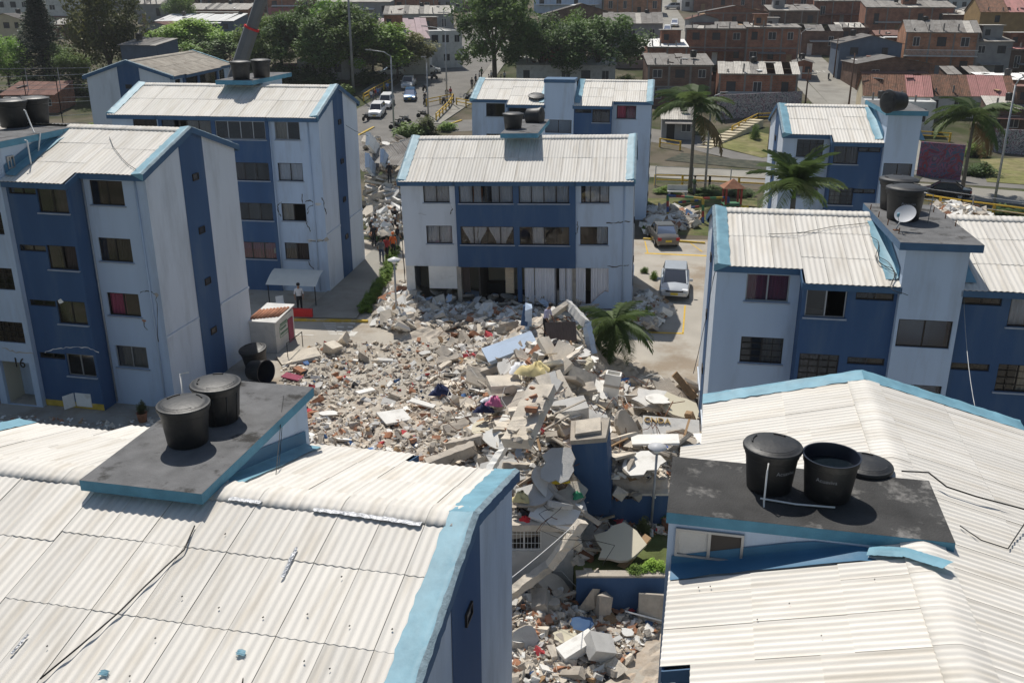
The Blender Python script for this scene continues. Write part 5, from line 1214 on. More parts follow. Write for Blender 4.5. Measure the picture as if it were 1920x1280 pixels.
def palm(label, p, h, fl, nf=15, lean=(0, 0), up=0.0, dr=.3, tr=.16, dead=3, thick=None):
    t = thing('palm_tree', label, 'palm tree', p, 0, 'palm trees'); rn = random.Random(int(p.x * 10) + 3)
    top = Vector((lean[0], lean[1], h)); b = MB(); b.tube([(0, 0, -.3), tuple(top * .35 + Vector((0, 0, .0))), tuple(top * .7), tuple(top)], [tr * 1.3, tr, tr * .9, tr * .8], 9); b.build('trunk', 'palm_trunk', t, True)
    MB().tube([top - Vector((0, 0, .1)), top + Vector((0, 0, fl * .28))], tr * .75, 8, tr * .3).build('crownshaft', 'leaf_hedge', t, True)
    for k in range(nf):
        a = 6.283 * k / nf + rn.uniform(-.25, .25); dd = k < dead; tilt = (.55 if dd else rn.uniform(-.8 - up * 1.2, dr))
        o = obj('frond', frond_mesh(k % 4, 'frond_dead' if dd and dead > 1 else 'leaf_palm'), t, top + Vector((0, 0, fl * .2 if not dd else 0)), (rn.uniform(-.25, .25), tilt, a)); s = fl * rn.uniform(.8, 1.1); o.scale = (s, s, s)
    return t
def palm_px(label, px, pb, pt, flpx, Y=None, **kw):
    p = ground_at(px, pb) if Y is None else Vector((at_y(px, pt, Y).x, Y, 0)); Z = p.y * math.cos(PITCH) + CAMH * math.sin(PITCH); q = at_y(px, pt, p.y); return palm(label, p, q.z - p.z, flpx * Z / FPX, **kw)
palm_px('tall palm behind the playground', 1293, 362, 215, 84, nf=22); palm_px('tall palm at the right edge by the road', 1803, 362, 232, 80, nf=22)
palm_px('short bushy palm behind the right block', 1488, 400, 372, 94, Y=47, nf=24, dead=0, up=.5)
palm('battered palm with drooping fronds right of the rubble pile', at_z(1138, 690, 0), 1.9, 2.15, 24, (.3, .0), dead=0, tr=.14, dr=.85)
# trees across the top of the view
T = tree_px
T('conifer_tree', 'tall dark conifer at upper left', 92, 168, -30, 120, 'conifer', 'leaf_conifer', 0)
T('broad_tree', 'large dark green tree right of the conifer', 215, 175, -40, 160, 'round', 'leaf_olive', 1); T('broad_tree', 'yellow-green tree at the upper left picture edge', 20, 170, 70, 110, 'round', 'leaf_bright', 2); T('broad_tree', 'small olive tree between conifer and large dark tree', 140, 172, 88, 95, 'round', 'leaf_mid', 3); T('broad_tree', 'round dark tree between far white roofs', 342, 50, -12, 70, 'round', 'leaf_mid', 1)
for a in (('bright green spreading tree left of the crane boom', 375, 132, 38, 150, 'leaf_bright', 0), ('dull green spreading tree behind the torn roof', 425, 135, 62, 130, 'leaf_mid', 1), ('dark spreading tree right of the crane boom', 530, 150, 14, 130, 'leaf_mid', 2), ('tall spreading tree behind the second block', 590, 155, 2, 140, 'leaf_dark', 3), ('bright topped spreading tree behind the mast', 660, 152, 10, 150, 'leaf_mid', 0), ('spreading tree with bright crown over the street corner', 700, 150, 36, 150, 'leaf_bright', 1), ('flat topped brownish tree over the parked cars', 745, 148, 55, 120, 'leaf_olive', 2), ('far spreading tree behind the corner trees', 620, 130, -5, 120, 'leaf_bright', 3),
          ('tallest dark spreading tree at the street', 928, 165, -38, 150, 'leaf_dark', 0), ('dark spreading tree over the low yellow-based building', 1015, 165, 22, 130, 'leaf_dark', 1), ('dark spreading tree right of the low yellow-based building', 1118, 165, 18, 150, 'leaf_dark', 2), ('dark spreading tree behind the two by the low building', 1070, 150, 20, 110, 'leaf_mid', 3)):
    T('spreading_tree', a[0], a[1], a[2], a[3], a[4], 'umbrella', a[5], a[6], group='spreading street trees')
# shrubs
def bush(label, px, py, r, h, m='leaf_hedge', i=0, z=0.0, name='shrub', group=None):
    p = at_z(px, py, z) if z is not None else ground_at(px, py); o = obj(name, crown_mesh('bush', i, m), None, p, (0, 0, random.uniform(0, 6)), (r, r, h)); return tag(o, label, 'shrub', group)
for k in range(18):
    t_ = k / 17; px = 682 + 55 * t_ ** 1.2 + (12 * math.sin(t_ * 3)); py = 585 - 115 * t_; bush('clipped green hedge shrub along the walkway beside the second block', px, py, .62, .7, 'leaf_hedge', k % 3, group='hedge along the walkway')
for (lb, px, py, r, h, m, z) in (('clipped round shrub in the rubble by the lamp', 729, 595, .4, .55, 'leaf_hedge', 0), ('clipped shrub at the far right corner of the sunk block', 1208, 433, .45, .6, 'leaf_hedge', 0), ('second clipped shrub at the far right corner of the sunk block', 1222, 432, .4, .55, 'leaf_hedge', 0), ('clipped yellow-green shrub left of the silver car', 1208, 512, .35, .6, 'leaf_hedge', 0), ('paired clipped shrub beside the silver car', 1226, 524, .4, .8, 'leaf_hedge', 0), ('green hedge block below the silver car', 1213, 598, .35, 1.1, 'leaf_mid', 0), ('leafy shrub under the garden lamp', 1243, 975, .6, 1.0, 'leaf_mid', -1.05), ('small garden bush with yellow leaves', 1222, 1070, .55, .6, 'leaf_bright', -1.05), ('garden plant in front of the tipped slab', 1192, 1075, .4, .5, 'leaf_mid', -1.05), ('thin garden shrub behind the tipped slab', 1207, 1000, .4, .9, 'leaf_olive', -1.05), ('potted plant beside the number 16 block', 268, 772, .3, .7, 'leaf_olive', .35)): bush(lb, px, py, r, h, m, random.randint(0, 2), z)
o = MB().lathe([(.16, 0), (.22, .4), (.24, .42), (.2, .4)], 14, cap0=True).build('flower_pot', 'terracotta', None, True, at_z(268, 790, 0)); tag(o, 'terracotta pot under the plant beside the number 16 block', 'pot')
for (lb, px, py, r, h, m) in (('dark dense shrubs by the street corner', 770, 258, 3.2, 2.6, 'leaf_mid'), ('yellowing bush above the collapsed grey roof', 800, 250, 2.2, 3.0, 'leaf_olive'), ('light green bush near the yellow railing', 838, 245, 1.8, 1.6, 'leaf_bright'), ('low bushes under the street trees', 640, 178, 4.0, 2.2, 'leaf_mid'), ('bush behind the fence of the sports court', 600, 165, 3.5, 3, 'leaf_dark'), ('bush on the stairs beside the low building', 1170, 160, 2.2, 2.4, 'leaf_mid'), ('round bush in the bank under the right palm', 1825, 292, 2.0, 2.4, 'leaf_mid'), ('dark bush at the foot of the right palm', 1838, 330, 2.4, 1.8, 'leaf_dark'), ('hedge behind the playground bench', 1250, 362, 1.6, .9, 'leaf_hedge'), ('dark hedge behind the climbing frame', 1330, 364, 2.4, 1.0, 'leaf_dark'), ('dark hedge right of the climbing frame', 1390, 366, 2.0, 1.0, 'leaf_dark'), ('bushes at the roadside fence on the right', 1890, 402, 2.5, 1.0, 'leaf_dark'), ('hedge between the sports court and the left tanks', 170, 246, 2.6, 1.2, 'leaf_hedge'), ('cactus-like shrub on the grass bank', 1415, 262, .9, 2.6, 'leaf_mid')): bush(lb, px, py, r, h, m, random.randint(0, 2), None)

for k, (px, py, r, h) in enumerate(((500, 160, 5, 4.5), (545, 158, 5, 5), (590, 160, 4.5, 4), (690, 158, 4, 3.2), (460, 140, 5, 5), (395, 140, 5, 4.5), (120, 180, 5, 4), (60, 178, 5, 4), (210, 176, 5, 5), (1000, 172, 3.5, 2.2), (920, 172, 3, 2), (1090, 172, 3, 2.2))):
    bush(['dark undergrowth under the street trees, left of the murals', 'dark undergrowth beside the coloured mural', 'dark undergrowth in front of the low wall house', 'dark undergrowth left of the parked pickup', 'dark undergrowth behind the crane boom', 'dark undergrowth behind the torn roof', 'dark undergrowth below the small olive tree', 'dark undergrowth below the conifer', 'dark undergrowth below the large dark tree', 'low planting before the low yellow-based building', 'low planting under the tallest street tree', 'low planting right of the low yellow-based building'][k], px, py, r, h, 'leaf_dark', k % 3, None, 'undergrowth')
# ---------------------------------------------------------------- houses of the hillside
def brickmat(name, c1, c2, mort):
    m = bpy.data.materials.new(name); m.use_nodes = True; n = m.node_tree.nodes; l = m.node_tree.links; p = n['Principled BSDF']; p.inputs['Roughness'].default_value = .92; p.inputs['Specular IOR Level'].default_value = .15
    tc = n.new('ShaderNodeTexCoord'); sp = n.new('ShaderNodeSeparateXYZ'); ad = n.new('ShaderNodeMath'); cb = n.new('ShaderNodeCombineXYZ'); br = n.new('ShaderNodeTexBrick'); no = n.new('ShaderNodeTexNoise'); oi = n.new('ShaderNodeObjectInfo')
    l.new(tc.outputs['Object'], sp.inputs[0]); l.new(sp.outputs[0], ad.inputs[0]); l.new(sp.outputs[1], ad.inputs[1]); l.new(ad.outputs[0], cb.inputs[0]); l.new(sp.outputs[2], cb.inputs[1]); l.new(cb.outputs[0], br.inputs['Vector'])
    br.inputs['Scale'].default_value = 1; br.inputs['Brick Width'].default_value = .42; br.inputs['Row Height'].default_value = .23; br.inputs['Mortar Size'].default_value = .022; br.inputs['Color1'].default_value = (*c1, 1); br.inputs['Color2'].default_value = (*c2, 1); br.inputs['Mortar'].default_value = (*mort, 1); br.inputs['Bias'].default_value = -.1
    no.inputs['Scale'].default_value = .7; no.inputs['Detail'].default_value = 6; l.new(tc.outputs['Object'], no.inputs[0])
    mr = n.new('ShaderNodeMapRange'); mr.inputs[1].default_value = .3; mr.inputs[2].default_value = .7; mr.inputs[3].default_value = .6; mr.inputs[4].default_value = 1.3; l.new(no.outputs[0], mr.inputs[0])
    m3 = n.new('ShaderNodeMapRange'); m3.inputs[3].default_value = .82; m3.inputs[4].default_value = 1.18; l.new(oi.outputs['Random'], m3.inputs[0]); mu = n.new('ShaderNodeMath'); mu.operation = 'MULTIPLY'; l.new(mr.outputs[0], mu.inputs[0]); l.new(m3.outputs[0], mu.inputs[1])
    hs = n.new('ShaderNodeHueSaturation'); l.new(br.outputs[0], hs.inputs['Color']); l.new(mu.outputs[0], hs.inputs['Value']); l.new(hs.outputs[0], p.inputs['Base Color']); MATS[name] = m
brickmat('house_brick', (.34, .135, .078), (.25, .10, .06), (.22, .18, .15)); brickmat('house_brick_dark', (.17, .095, .066), (.12, .07, .05), (.14, .125, .11)); brickmat('house_brick_orange', (.42, .19, .10), (.32, .145, .08), (.28, .23, .19))
mat('house_frame', (.23, .215, .20), .9, .2, 2); mat('house_white', (.60, .60, .58), .85, .12, .8, col2=(.42, .41, .39), mix=(.5, .7)); mat('house_blue', (.10, .135, .19), .85, .15, 1); mat('house_cream', (.55, .48, .34), .85, .15, 1); mat('house_pink', (.42, .16, .18), .85, .15, 1); mat('house_ochre', (.34, .22, .10), .9, .2, 1); mat('house_grey', (.28, .28, .28), .9, .2, 1)
mat('roof_grey', (.27, .255, .235), .9, .22, 1.2, .2, 30, rnd=.12, col2=(.17, .15, .135), mix=(.45, .7), mscale=.7); mat('roof_pale', (.52, .49, .44), .85, .15, 1.2, rnd=.1, col2=(.36, .33, .29), mix=(.5, .7)); mat('roof_pink', (.50, .24, .22), .8, .15, 1, rnd=.1, col2=(.38, .2, .17), mix=(.5, .7)); mat('roof_clay', (.24, .125, .08), .9, .35, 4, .5, 15, rnd=.15, col2=(.13, .085, .06), mix=(.45, .65)); mat('roof_rust', (.22, .12, .095), .85, .25, 2, rnd=.15); mat('roof_white', (.78, .77, .74), .7, .06, 1, rnd=.06); mat('roof_rosy', (.46, .36, .37), .8, .12, 1, rnd=.08)
glass_mat('dark_glass', (.2, .2, .2), .07, .2)
def lowsheet(wd, ln, m):
    def mk():
        b = MB(); n = 10
        for y in (0, ln):
            for i in range(n + 1): b.v.append((.01 + (wd - .02) * i / n, y, .03 * math.cos(math.pi * i)))
        b.f = [(i, i + 1, n + 2 + i, n + 1 + i) for i in range(n)]; b.m = [0] * n; return b.mesh('roof_sheet', m)
    return cached(('low', round(wd, 2), round(ln, 2), m), mk)
MIXROOF = {'roof_clay': 'roof_pink', 'roof_grey': 'roof_pale', 'roof_pale': 'roof_grey', 'roof_rust': 'roof_grey'}
def sheets(par, x0, x1, y0, z0, y1, z1, m, rn, holes=0.0):
    """columns of sheets from the low edge (y0,z0) up to (y1,z1)"""
    n = max(1, round((x1 - x0) / 1.1)); wd = (x1 - x0) / n; S_ = math.hypot(y1 - y0, z1 - z0); ang = math.atan2(z1 - z0, y1 - y0)
    for i in range(n):
        if rn.random() < holes: continue
        mm = MIXROOF.get(m, m) if (rn.random() < .16 if m != 'roof_clay' else i % 9 > 4) else m
        o = obj('roof_sheet', lowsheet(wd, S_, mm), par); 
        if y1 > y0: o.location = (x0 + i * wd, y0, z0 + .05 + rn.uniform(0, .03)); o.rotation_euler = (ang + rn.uniform(-.012, .012), 0, 0)
        else: o.location = (x0 + (i + 1) * wd, y0, z0 + .05 + rn.uniform(0, .03)); o.rotation_euler = (math.pi - ang + rn.uniform(-.012, .012), 0, math.pi)
HG = 'houses on the hillside'
def house(label, xl, xr, pb, pt, dep, yaw=9, wall='house_brick', roof='mono', rm='roof_grey', cols=3, rows=1, frame=True, seed=0, side=None, win='frame_dark', rise=None, doors=1, holes=0.0, bal=False):
    rn = random.Random(seed * 31 + int(xl)); yaw += rn.uniform(-7, 7); p = ground_at((xl + xr) / 2, pb); Z = p.y * math.cos(PITCH) + (CAMH - p.z) * math.sin(PITCH)
    wd = (xr - xl) * Z / FPX; hq = at_y((xl + xr) / 2, pt, p.y); h = max(2.4, hq.z - p.z); t = thing('house', label, 'house', p - uvec(yaw) * wd / 2, -R(yaw), HG)
    ops = []; fh = h / rows; used = []
    for r_ in range(rows):
        for c in range(cols):
            u = wd * (c + .5) / cols + rn.uniform(-.15, .15); w_ = min(rn.uniform(.9, 1.4), wd / cols * .6); z0 = r_ * fh + fh * .38; z1 = r_ * fh + fh * .78
            dr = r_ == 0 and doors and c == (seed % cols)
            if dr: z0, z1, w_ = .02, min(2.1, fh * .85), .95
            ops.append((u - w_ / 2, u + w_ / 2, z0, z1)); used.append(dr)
    b = MB(); wall_holes(b, 0, wd, -1, h, 0, ops, .15); b.quad((0, dep, -1), (0, 0, -1), (0, 0, h), (0, dep, h)); b.quad((wd, 0, -1), (wd, dep, -1), (wd, dep, h), (wd, 0, h)); b.quad((wd, dep, -1), (0, dep, -1), (0, dep, h), (wd, dep, h))
    if roof == 'flat' : b.quad((0, 0, h - .25), (wd, 0, h - .25), (wd, dep, h - .25), (0, dep, h - .25))
    rz = rise if rise is not None else {'mono': .12 * dep, 'gable': .13 * dep, 'front': .14 * wd, 'flat': 0}[roof]
    if roof == 'mono': b.add([(0, 0, h), (0, dep, h), (0, dep, h + rz), (wd, 0, h), (wd, dep, h), (wd, dep, h + rz)], [(0, 2, 1), (3, 4, 5), (1, 2, 5, 4)])
    if roof == 'gable': b.add([(0, 0, h), (0, dep / 2, h + rz), (0, dep, h), (wd, 0, h), (wd, dep / 2, h + rz), (wd, dep, h)], [(0, 1, 2), (3, 5, 4)])
    if roof == 'front': b.add([(0, 0, h), (wd, 0, h), (wd / 2, 0, h + rz), (0, dep, h), (wd, dep, h), (wd / 2, dep, h + rz)], [(0, 1, 2), (3, 5, 4)])
    b.build('wall', wall, t)
    for (a, c, e, g), dr in zip(ops, used):
        if dr: MB().box(a, c, .1, .14, e, g).build('door', rn.choice(['house_grey', 'wood', 'black_metal', 'house_white']), t)
        else:
            f = MB(); k = .06; f.box(a, c, .02, .08, e, e + k); f.box(a, c, .02, .08, g - k, g); f.box(a, a + k, .021, .079, e + k, g - k); f.box(c - k, c, .021, .079, e + k, g - k); f.box((a + c) / 2 - .025, (a + c) / 2 + .025, .022, .078, e + k, g - k)
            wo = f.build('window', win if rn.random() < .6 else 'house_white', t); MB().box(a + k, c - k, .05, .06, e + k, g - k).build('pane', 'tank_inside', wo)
    if frame:
        for i in range(cols + 1): u = min(max(wd * i / cols, .13), wd - .13); MB().box(u - .13, u + .13, -.03, .02, -1, h - .02).build('column', 'house_frame', t)
        for r_ in range(1, rows + 1): MB().box(.02, wd - .02, -.04, .015, r_ * fh - .22, r_ * fh - .01).build('beam', 'house_frame', t)
    ov = .35
    if roof == 'mono': s_ = rz / dep; sheets(t, -.2, wd + .2, -ov, h - ov * s_, dep + .1, h + rz + .1 * s_, rm, rn, holes)
    elif roof == 'gable':
        s_ = rz / (dep / 2); sheets(t, -.2, wd + .2, -ov, h - ov * s_, dep / 2, h + rz, rm, rn, holes); sheets(t, -.2, wd + .2, dep + ov, h - ov * s_, dep / 2, h + rz, rm, rn)
    elif roof == 'front':
        g_ = bpy.data.objects; s_ = rz / (wd / 2); n = max(2, round(dep / 1.1)); cw = (dep + .5) / n; S_ = math.hypot(wd / 2 + ov, rz + ov * s_); ang = math.atan2(rz, wd / 2)
        for i in range(n):
            o = obj('roof_sheet', lowsheet(cw, S_, rm), t, (-ov, dep + .1 - i * cw, h - ov * s_ + .05), Euler((0, 0, 0))); o.rotation_euler = (Matrix.Rotation(-math.pi / 2, 3, 'Z') @ Matrix.Rotation(ang, 3, 'X')).to_euler()
            o = obj('roof_sheet', lowsheet(cw, S_, rm), t, (wd + ov, -.4 + i * cw, h - ov * s_ + .05)); o.rotation_euler = (Matrix.Rotation(math.pi / 2, 3, 'Z') @ Matrix.Rotation(ang, 3, 'X')).to_euler()
    for k in range(rn.choice((0, 1, 2, 3))):
        x, y = rn.uniform(.5, wd - .5), rn.uniform(.5, dep * .8); zz = h + (rz * y / dep if roof == 'mono' else (rz * (1 - abs(y / dep - .5) * 2) if roof == 'gable' else (rz * (1 - abs(x / wd - .5) * 2) if roof == 'front' else -.2)))
        MB().obox((x, y, zz + .16), (rn.uniform(.5, 1.8), rn.uniform(.3, .9), .08), (rn.uniform(-.2, .2), rn.uniform(-.2, .2), rn.uniform(0, 3))).build('loose_sheet', rn.choice(['roof_white', 'roof_pale', 'roof_rust', 'plaster_white', 'wood']), t)
    if roof in ('mono', 'flat') and rn.random() < .4 and wd > 5:   # half-built room on top
        x0 = rn.uniform(.2, wd * .45); w3 = rn.uniform(2.2, min(4.0, wd * .5)); z3 = h + rz * .6 - .2; y3 = dep * .35
        MB().box(x0, x0 + w3, y3, y3 + 2.6, z3, z3 + 2.1).build('roof_room', rn.choice(['house_brick', 'house_brick_orange', 'house_grey', 'house_brick_dark']), t); MB().box(x0 - .25, x0 + w3 + .25, y3 - .3, y3 + 2.8, z3 + 2.1, z3 + 2.2).build('roof_room_cover', rn.choice(['roof_pale', 'roof_rust', 'roof_grey']), t); MB().box(x0 + .4, x0 + 1.2, y3 - .015, y3 + .05, z3 + .6, z3 + 1.5).build('window', 'tank_inside', t)
    if rn.random() < .4: MB().lathe([(.42, 0), (.5, .85), (.52, .9), (.1, 1.0), (0, 1.0)], 14, c=(wd * rn.uniform(.2, .8), dep * .5, h + rz * .8)).build('roof_tank', 'tank_plastic', t, True)
    if rn.random() < .55:     # awning over the front
        z4 = min(h - .3, rn.uniform(2.2, 2.6)); o_ = MB().obox((wd / 2, -.55, z4), (wd * rn.uniform(.5, .95), 1.1, .05), (R(12), 0, 0)).build('awning', rn.choice(['roof_white', 'roof_pale', 'roof_grey', 'roof_rust']), t)
    for k in range(rn.choice((0, 2, 4))): MB().box(wd * (k + .5) / 5, wd * (k + .5) / 5 + .2, .3, .5, h - .1, h + rn.uniform(.5, 1.3)).build('column_stub', 'house_frame', t)
    if rn.random() < .5 and frame: MB().box(.04, wd - .04, -.02, .012, -.5, h / rows * .42).build('painted_base', rn.choice(['house_white', 'house_grey', 'house_cream', 'house_pink']), t)
    if bal:
        z = h / rows; MB().box(0, wd, -1.1, -.05, z - .15, z).build('balcony', 'house_white', t)
        for k in range(int(wd / .18)): MB().box(k * .18, k * .18 + .03, -1.1, -1.07, z, z + .85).build('baluster', 'white_plastic', t)
        MB().box(0, wd, -1.12, -1.05, z + .85, z + .92).build('handrail', 'white_plastic', t)
    return t
H = house
# right hand hillside, near to far
H('low brick house with a broken pale roof behind the tall palm', 1345, 1488, 208, 138, 9, 10, 'house_brick', 'gable', 'roof_pale', 3, 1, seed=1, holes=.12, doors=0)
H('narrow brick house with a white awning left of the broken roof', 1212, 1330, 200, 122, 8, 8, 'house_brick_dark', 'mono', 'roof_grey', 3, 2, seed=2)
H('small brick house with a white roof strip above the awning house', 1212, 1285, 150, 88, 7, 8, 'house_brick', 'mono', 'roof_white', 2, 1, seed=3)
H('long brick house with a white parapet in the upper right', 1282, 1395, 122, 54, 8, 6, 'house_brick', 'mono', 'roof_grey', 3, 2, seed=4, rise=.3)
H('brick house with barred windows next to the long one', 1396, 1492, 126, 52, 9, 6, 'house_brick', 'mono', 'roof_grey', 3, 2, seed=5, rise=.3)
H('tile roofed row house with pink sheets beside the right palm', 1735, 1890, 222, 178, 7, 8, 'house_white', 'gable', 'roof_clay', 4, 1, False, seed=6, rise=2.2, holes=.06)
H('broken tile roofed house with cream front at the street corner', 1618, 1736, 222, 178, 7, 8, 'house_cream', 'gable', 'roof_clay', 3, 1, False, seed=7, rise=2.2, holes=.15)
H('brick house with a shallow grey gable roof above the tile roofs', 1604, 1736, 168, 120, 8, 8, 'house_brick_dark', 'front', 'roof_grey', 2, 1, False, seed=8, rise=1.0, doors=0)
H('house with pink base and grey hipped roof on the corner', 1570, 1680, 150, 82, 9, 12, 'house_blue', 'front', 'roof_grey', 2, 2, False, seed=9, rise=1.2)
H('tall brick house with white balcony and grey roof', 1692, 1818, 148, 60, 9, 10, 'house_brick_orange', 'gable', 'roof_grey', 3, 2, seed=10, rise=1.6, bal=True)
H('rusty roofed shed between the corner house and the balcony house', 1628, 1722, 128, 96, 5, 8, 'house_white', 'mono', 'roof_rust', 2, 1, False, seed=11, holes=.1)
H('shack with grey sheet roof right of the balcony house', 1812, 1886, 150, 78, 6, 8, 'house_grey', 'mono', 'roof_grey', 2, 2, False, seed=12)
H('rusty roofed house at the right picture edge', 1880, 1960, 150, 92, 6, 8, 'house_brick_dark', 'mono', 'roof_pink', 2, 1, seed=13)
H('flat white roofed house at the right picture edge', 1845, 1960, 196, 150, 7, 8, 'house_brick', 'mono', 'roof_white', 3, 1, False, seed=14, rise=.4)
H('brown house under a pale awning beside the right palm', 1850, 1975, 262, 205, 6, 10, 'house_brick_dark', 'mono', 'roof_pale', 4, 1, False, seed=15, rise=.8)
H('white walled house behind the toppled tank', 1618, 1742, 250, 190, 5, 8, 'house_white', 'flat', 'roof_grey', 3, 1, False, seed=16)
H('wide brick house with a grey roof near the top right', 1622, 1778, 66, 14, 10, 8, 'house_brick', 'mono', 'roof_grey', 4, 1, seed=17)
H('ochre tall house with clay tile roof at the top right corner', 1832, 1960, 88, 22, 10, 8, 'house_ochre', 'gable', 'roof_clay', 2, 2, False, seed=18, rise=2.5)
H('brick house row at the top edge, right of the far street', 1525, 1628, 46, 2, 8, 8, 'house_brick', 'mono', 'roof_grey', 3, 1, seed=19)
H('broken brick house behind the street junction', 1498, 1572, 104, 58, 7, 8, 'house_brick_dark', 'gable', 'roof_grey', 2, 1, False, seed=20, holes=.3)
H('brick house with red roof edge behind the long white parapet', 1312, 1440, 58, 24, 9, 8, 'house_brick', 'front', 'roof_grey', 3, 1, seed=21, rise=1.4)
H('brick house behind the broken house, upper right', 1440, 1530, 62, 20, 9, 8, 'house_brick_dark', 'mono', 'roof_grey', 3, 1, seed=22)
H('small brick house with pale roof right of the ochre house front', 1765, 1835, 70, 28, 7, 8, 'house_brick_dark', 'mono', 'roof_pale', 2, 1, False, seed=23)
H('far brick terrace at the top edge', 1300, 1520, 24, -12, 9, 6, 'house_brick', 'mono', 'roof_grey', 6, 1, seed=24); H('far brick terrace at the top right edge', 1625, 1830, 14, -22, 9, 8, 'house_brick', 'mono', 'roof_grey', 6, 1, seed=25)
# middle
H('low white building with yellow base and cream roof under dark trees', 968, 1152, 168, 122, 7, 6, 'house_white', 'mono', 'roof_white', 5, 1, False, seed=26, rise=.8)
H('bright blue walled house behind the dark trees', 985, 1090, 118, 82, 8, 6, 'house_blue', 'flat', 'roof_grey', 4, 1, False, seed=27)
H('long warehouse with curved grey roof at the far street', 1130, 1240, 92, 44, 16, 4, 'house_grey', 'gable', 'roof_grey', 3, 1, False, seed=28, rise=1.8, doors=0)
H('brown gabled warehouse behind the trees', 1020, 1160, 70, 28, 16, 4, 'house_brick_dark', 'front', 'roof_grey', 3, 1, False, seed=29, rise=2.2, doors=0)
H('orange brick house at the top centre', 1130, 1240, 30, -6, 10, 4, 'house_brick_orange', 'mono', 'roof_grey', 4, 1, seed=30); H('pale blue building at the top centre', 1000, 1128, 26, -14, 12, 4, 'light_paint', 'flat', 'roof_grey', 4, 1, False, seed=31)
H('collapsed shed with white sheets right of the low building', 1150, 1215, 128, 92, 6, -8, 'house_grey', 'mono', 'roof_pale', 2, 1, False, seed=32, holes=.3)
# along the left street
H('long white two storey building along the street', 806, 868, 128, 58, 40, -14, 'house_white', 'flat', 'roof_grey', 3, 2, False, seed=33)
H('hall with a rosy curved roof beside the street', 718, 806, 132, 72, 12, -4, 'house_grey', 'mono', 'roof_rosy', 3, 2, False, seed=34, rise=2.8)
H('white wall with a mural behind the parked cars', 745, 806, 140, 104, 4, 0, 'house_white', 'flat', 'roof_grey', 2, 1, False, seed=35)
H('grey green house with pale roof above the rosy hall', 722, 850, 66, 26, 12, 2, 'house_grey', 'gable', 'roof_pale', 4, 1, False, seed=36)
H('brick house at the top edge left of the street', 735, 815, 34, -4, 8, 4, 'house_brick', 'flat', 'roof_grey', 3, 1, seed=37); H('cream roofed long house above the street trees', 590, 735, 36, 4, 9, 4, 'house_grey', 'mono', 'roof_pale', 5, 1, False, seed=38)
H('low wall house behind the street trees', 560, 680, 150, 112, 6, 3, 'house_white', 'flat', 'roof_grey', 4, 1, False, seed=39); H('small house with dark roof at the top, left of the mast', 500, 590, 30, -6, 8, 4, 'house_brick', 'gable', 'roof_grey', 3, 1, seed=40)
# upper left
H('white apartment house at the top left corner', 0, 62, 52, -30, 10, 8, 'house_white', 'flat', 'roof_grey', 3, 3, False, seed=41); H('white apartment house right of the conifer top', 92, 140, 52, -20, 10, 8, 'house_white', 'flat', 'roof_grey', 2, 3, False, seed=42); H('grey house with shallow roof at the left picture edge', -12, 50, 92, 36, 9, 8, 'house_cream', 'front', 'roof_grey', 3, 2, False, seed=43, rise=1.0); H('white house with flat white awning at top left', 138, 172, 46, 8, 6, 8, 'house_white', 'mono', 'roof_white', 2, 2, False, seed=44, rise=.4)
H('low house with long white roof at top left', 295, 440, 64, 40, 12, 6, 'house_blue', 'mono', 'roof_white', 5, 1, False, seed=45, rise=1.2); H('brown roofed house behind the white roof', 350, 470, 42, 18, 10, 6, 'house_brick', 'gable', 'roof_pale', 4, 1, False, seed=46); H('house with dark red roof beside the large dark tree', 262, 330, 80, 52, 8, 6, 'house_grey', 'front', 'roof_rust', 2, 1, False, seed=47); H('grey gabled house at top left centre', 258, 312, 44, 8, 9, 6, 'house_grey', 'gable', 'roof_pale', 2, 1, False, seed=48); H('house at the top edge above the white roof', 380, 500, 22, -14, 9, 6, 'house_brick_dark', 'gable', 'roof_grey', 4, 1, False, seed=49); H('small houses with pale roofs under the conifer', 100, 160, 72, 46, 8, 8, 'house_brick_dark', 'gable', 'roof_pale', 2, 1, False, seed=50)
H('low pavilion with faded red roof by the sports court', 8, 108, 212, 178, 6, 6, 'house_brick', 'mono', 'roof_rust', 3, 1, False, seed=51, rise=1.2)
H('grey blue stair house on the torn roof block', 234, 312, 190, 85, 5, 12, 'house_blue', 'mono', 'roof_grey', 1, 1, False, seed=52, rise=.7)
IN = [(1240, 1300, 262, 225, 'house_grey', 'roof_pale'), (1290, 1345, 180, 140, 'house_brick_dark', 'roof_rust'), (1488, 1520, 150, 118, 'house_brick', 'roof_grey'), (1570, 1625, 84, 52, 'house_brick_dark', 'roof_pale'), (1640, 1700, 92, 66, 'house_brick', 'roof_rust'), (1730, 1790, 104, 78, 'house_grey', 'roof_pale'), (1775, 1850, 172, 140, 'house_brick_dark', 'roof_grey'), (1870, 1930, 122, 84, 'house_ochre', 'roof_rust'), (1810, 1875, 52, 18, 'house_brick', 'roof_grey'), (1410, 1470, 90, 58, 'house_brick_orange', 'roof_pale'), (1340, 1400, 78, 50, 'house_brick_dark', 'roof_grey'), (1290, 1345, 66, 36, 'house_grey', 'roof_rust'), (1560, 1615, 34, 8, 'house_brick_orange', 'roof_grey'), (1480, 1535, 44, 18, 'house_grey', 'roof_pale'), (1170, 1225, 108, 82, 'house_brick_dark', 'roof_rust'), (1700, 1760, 36, 6, 'house_brick_dark', 'roof_pale')]
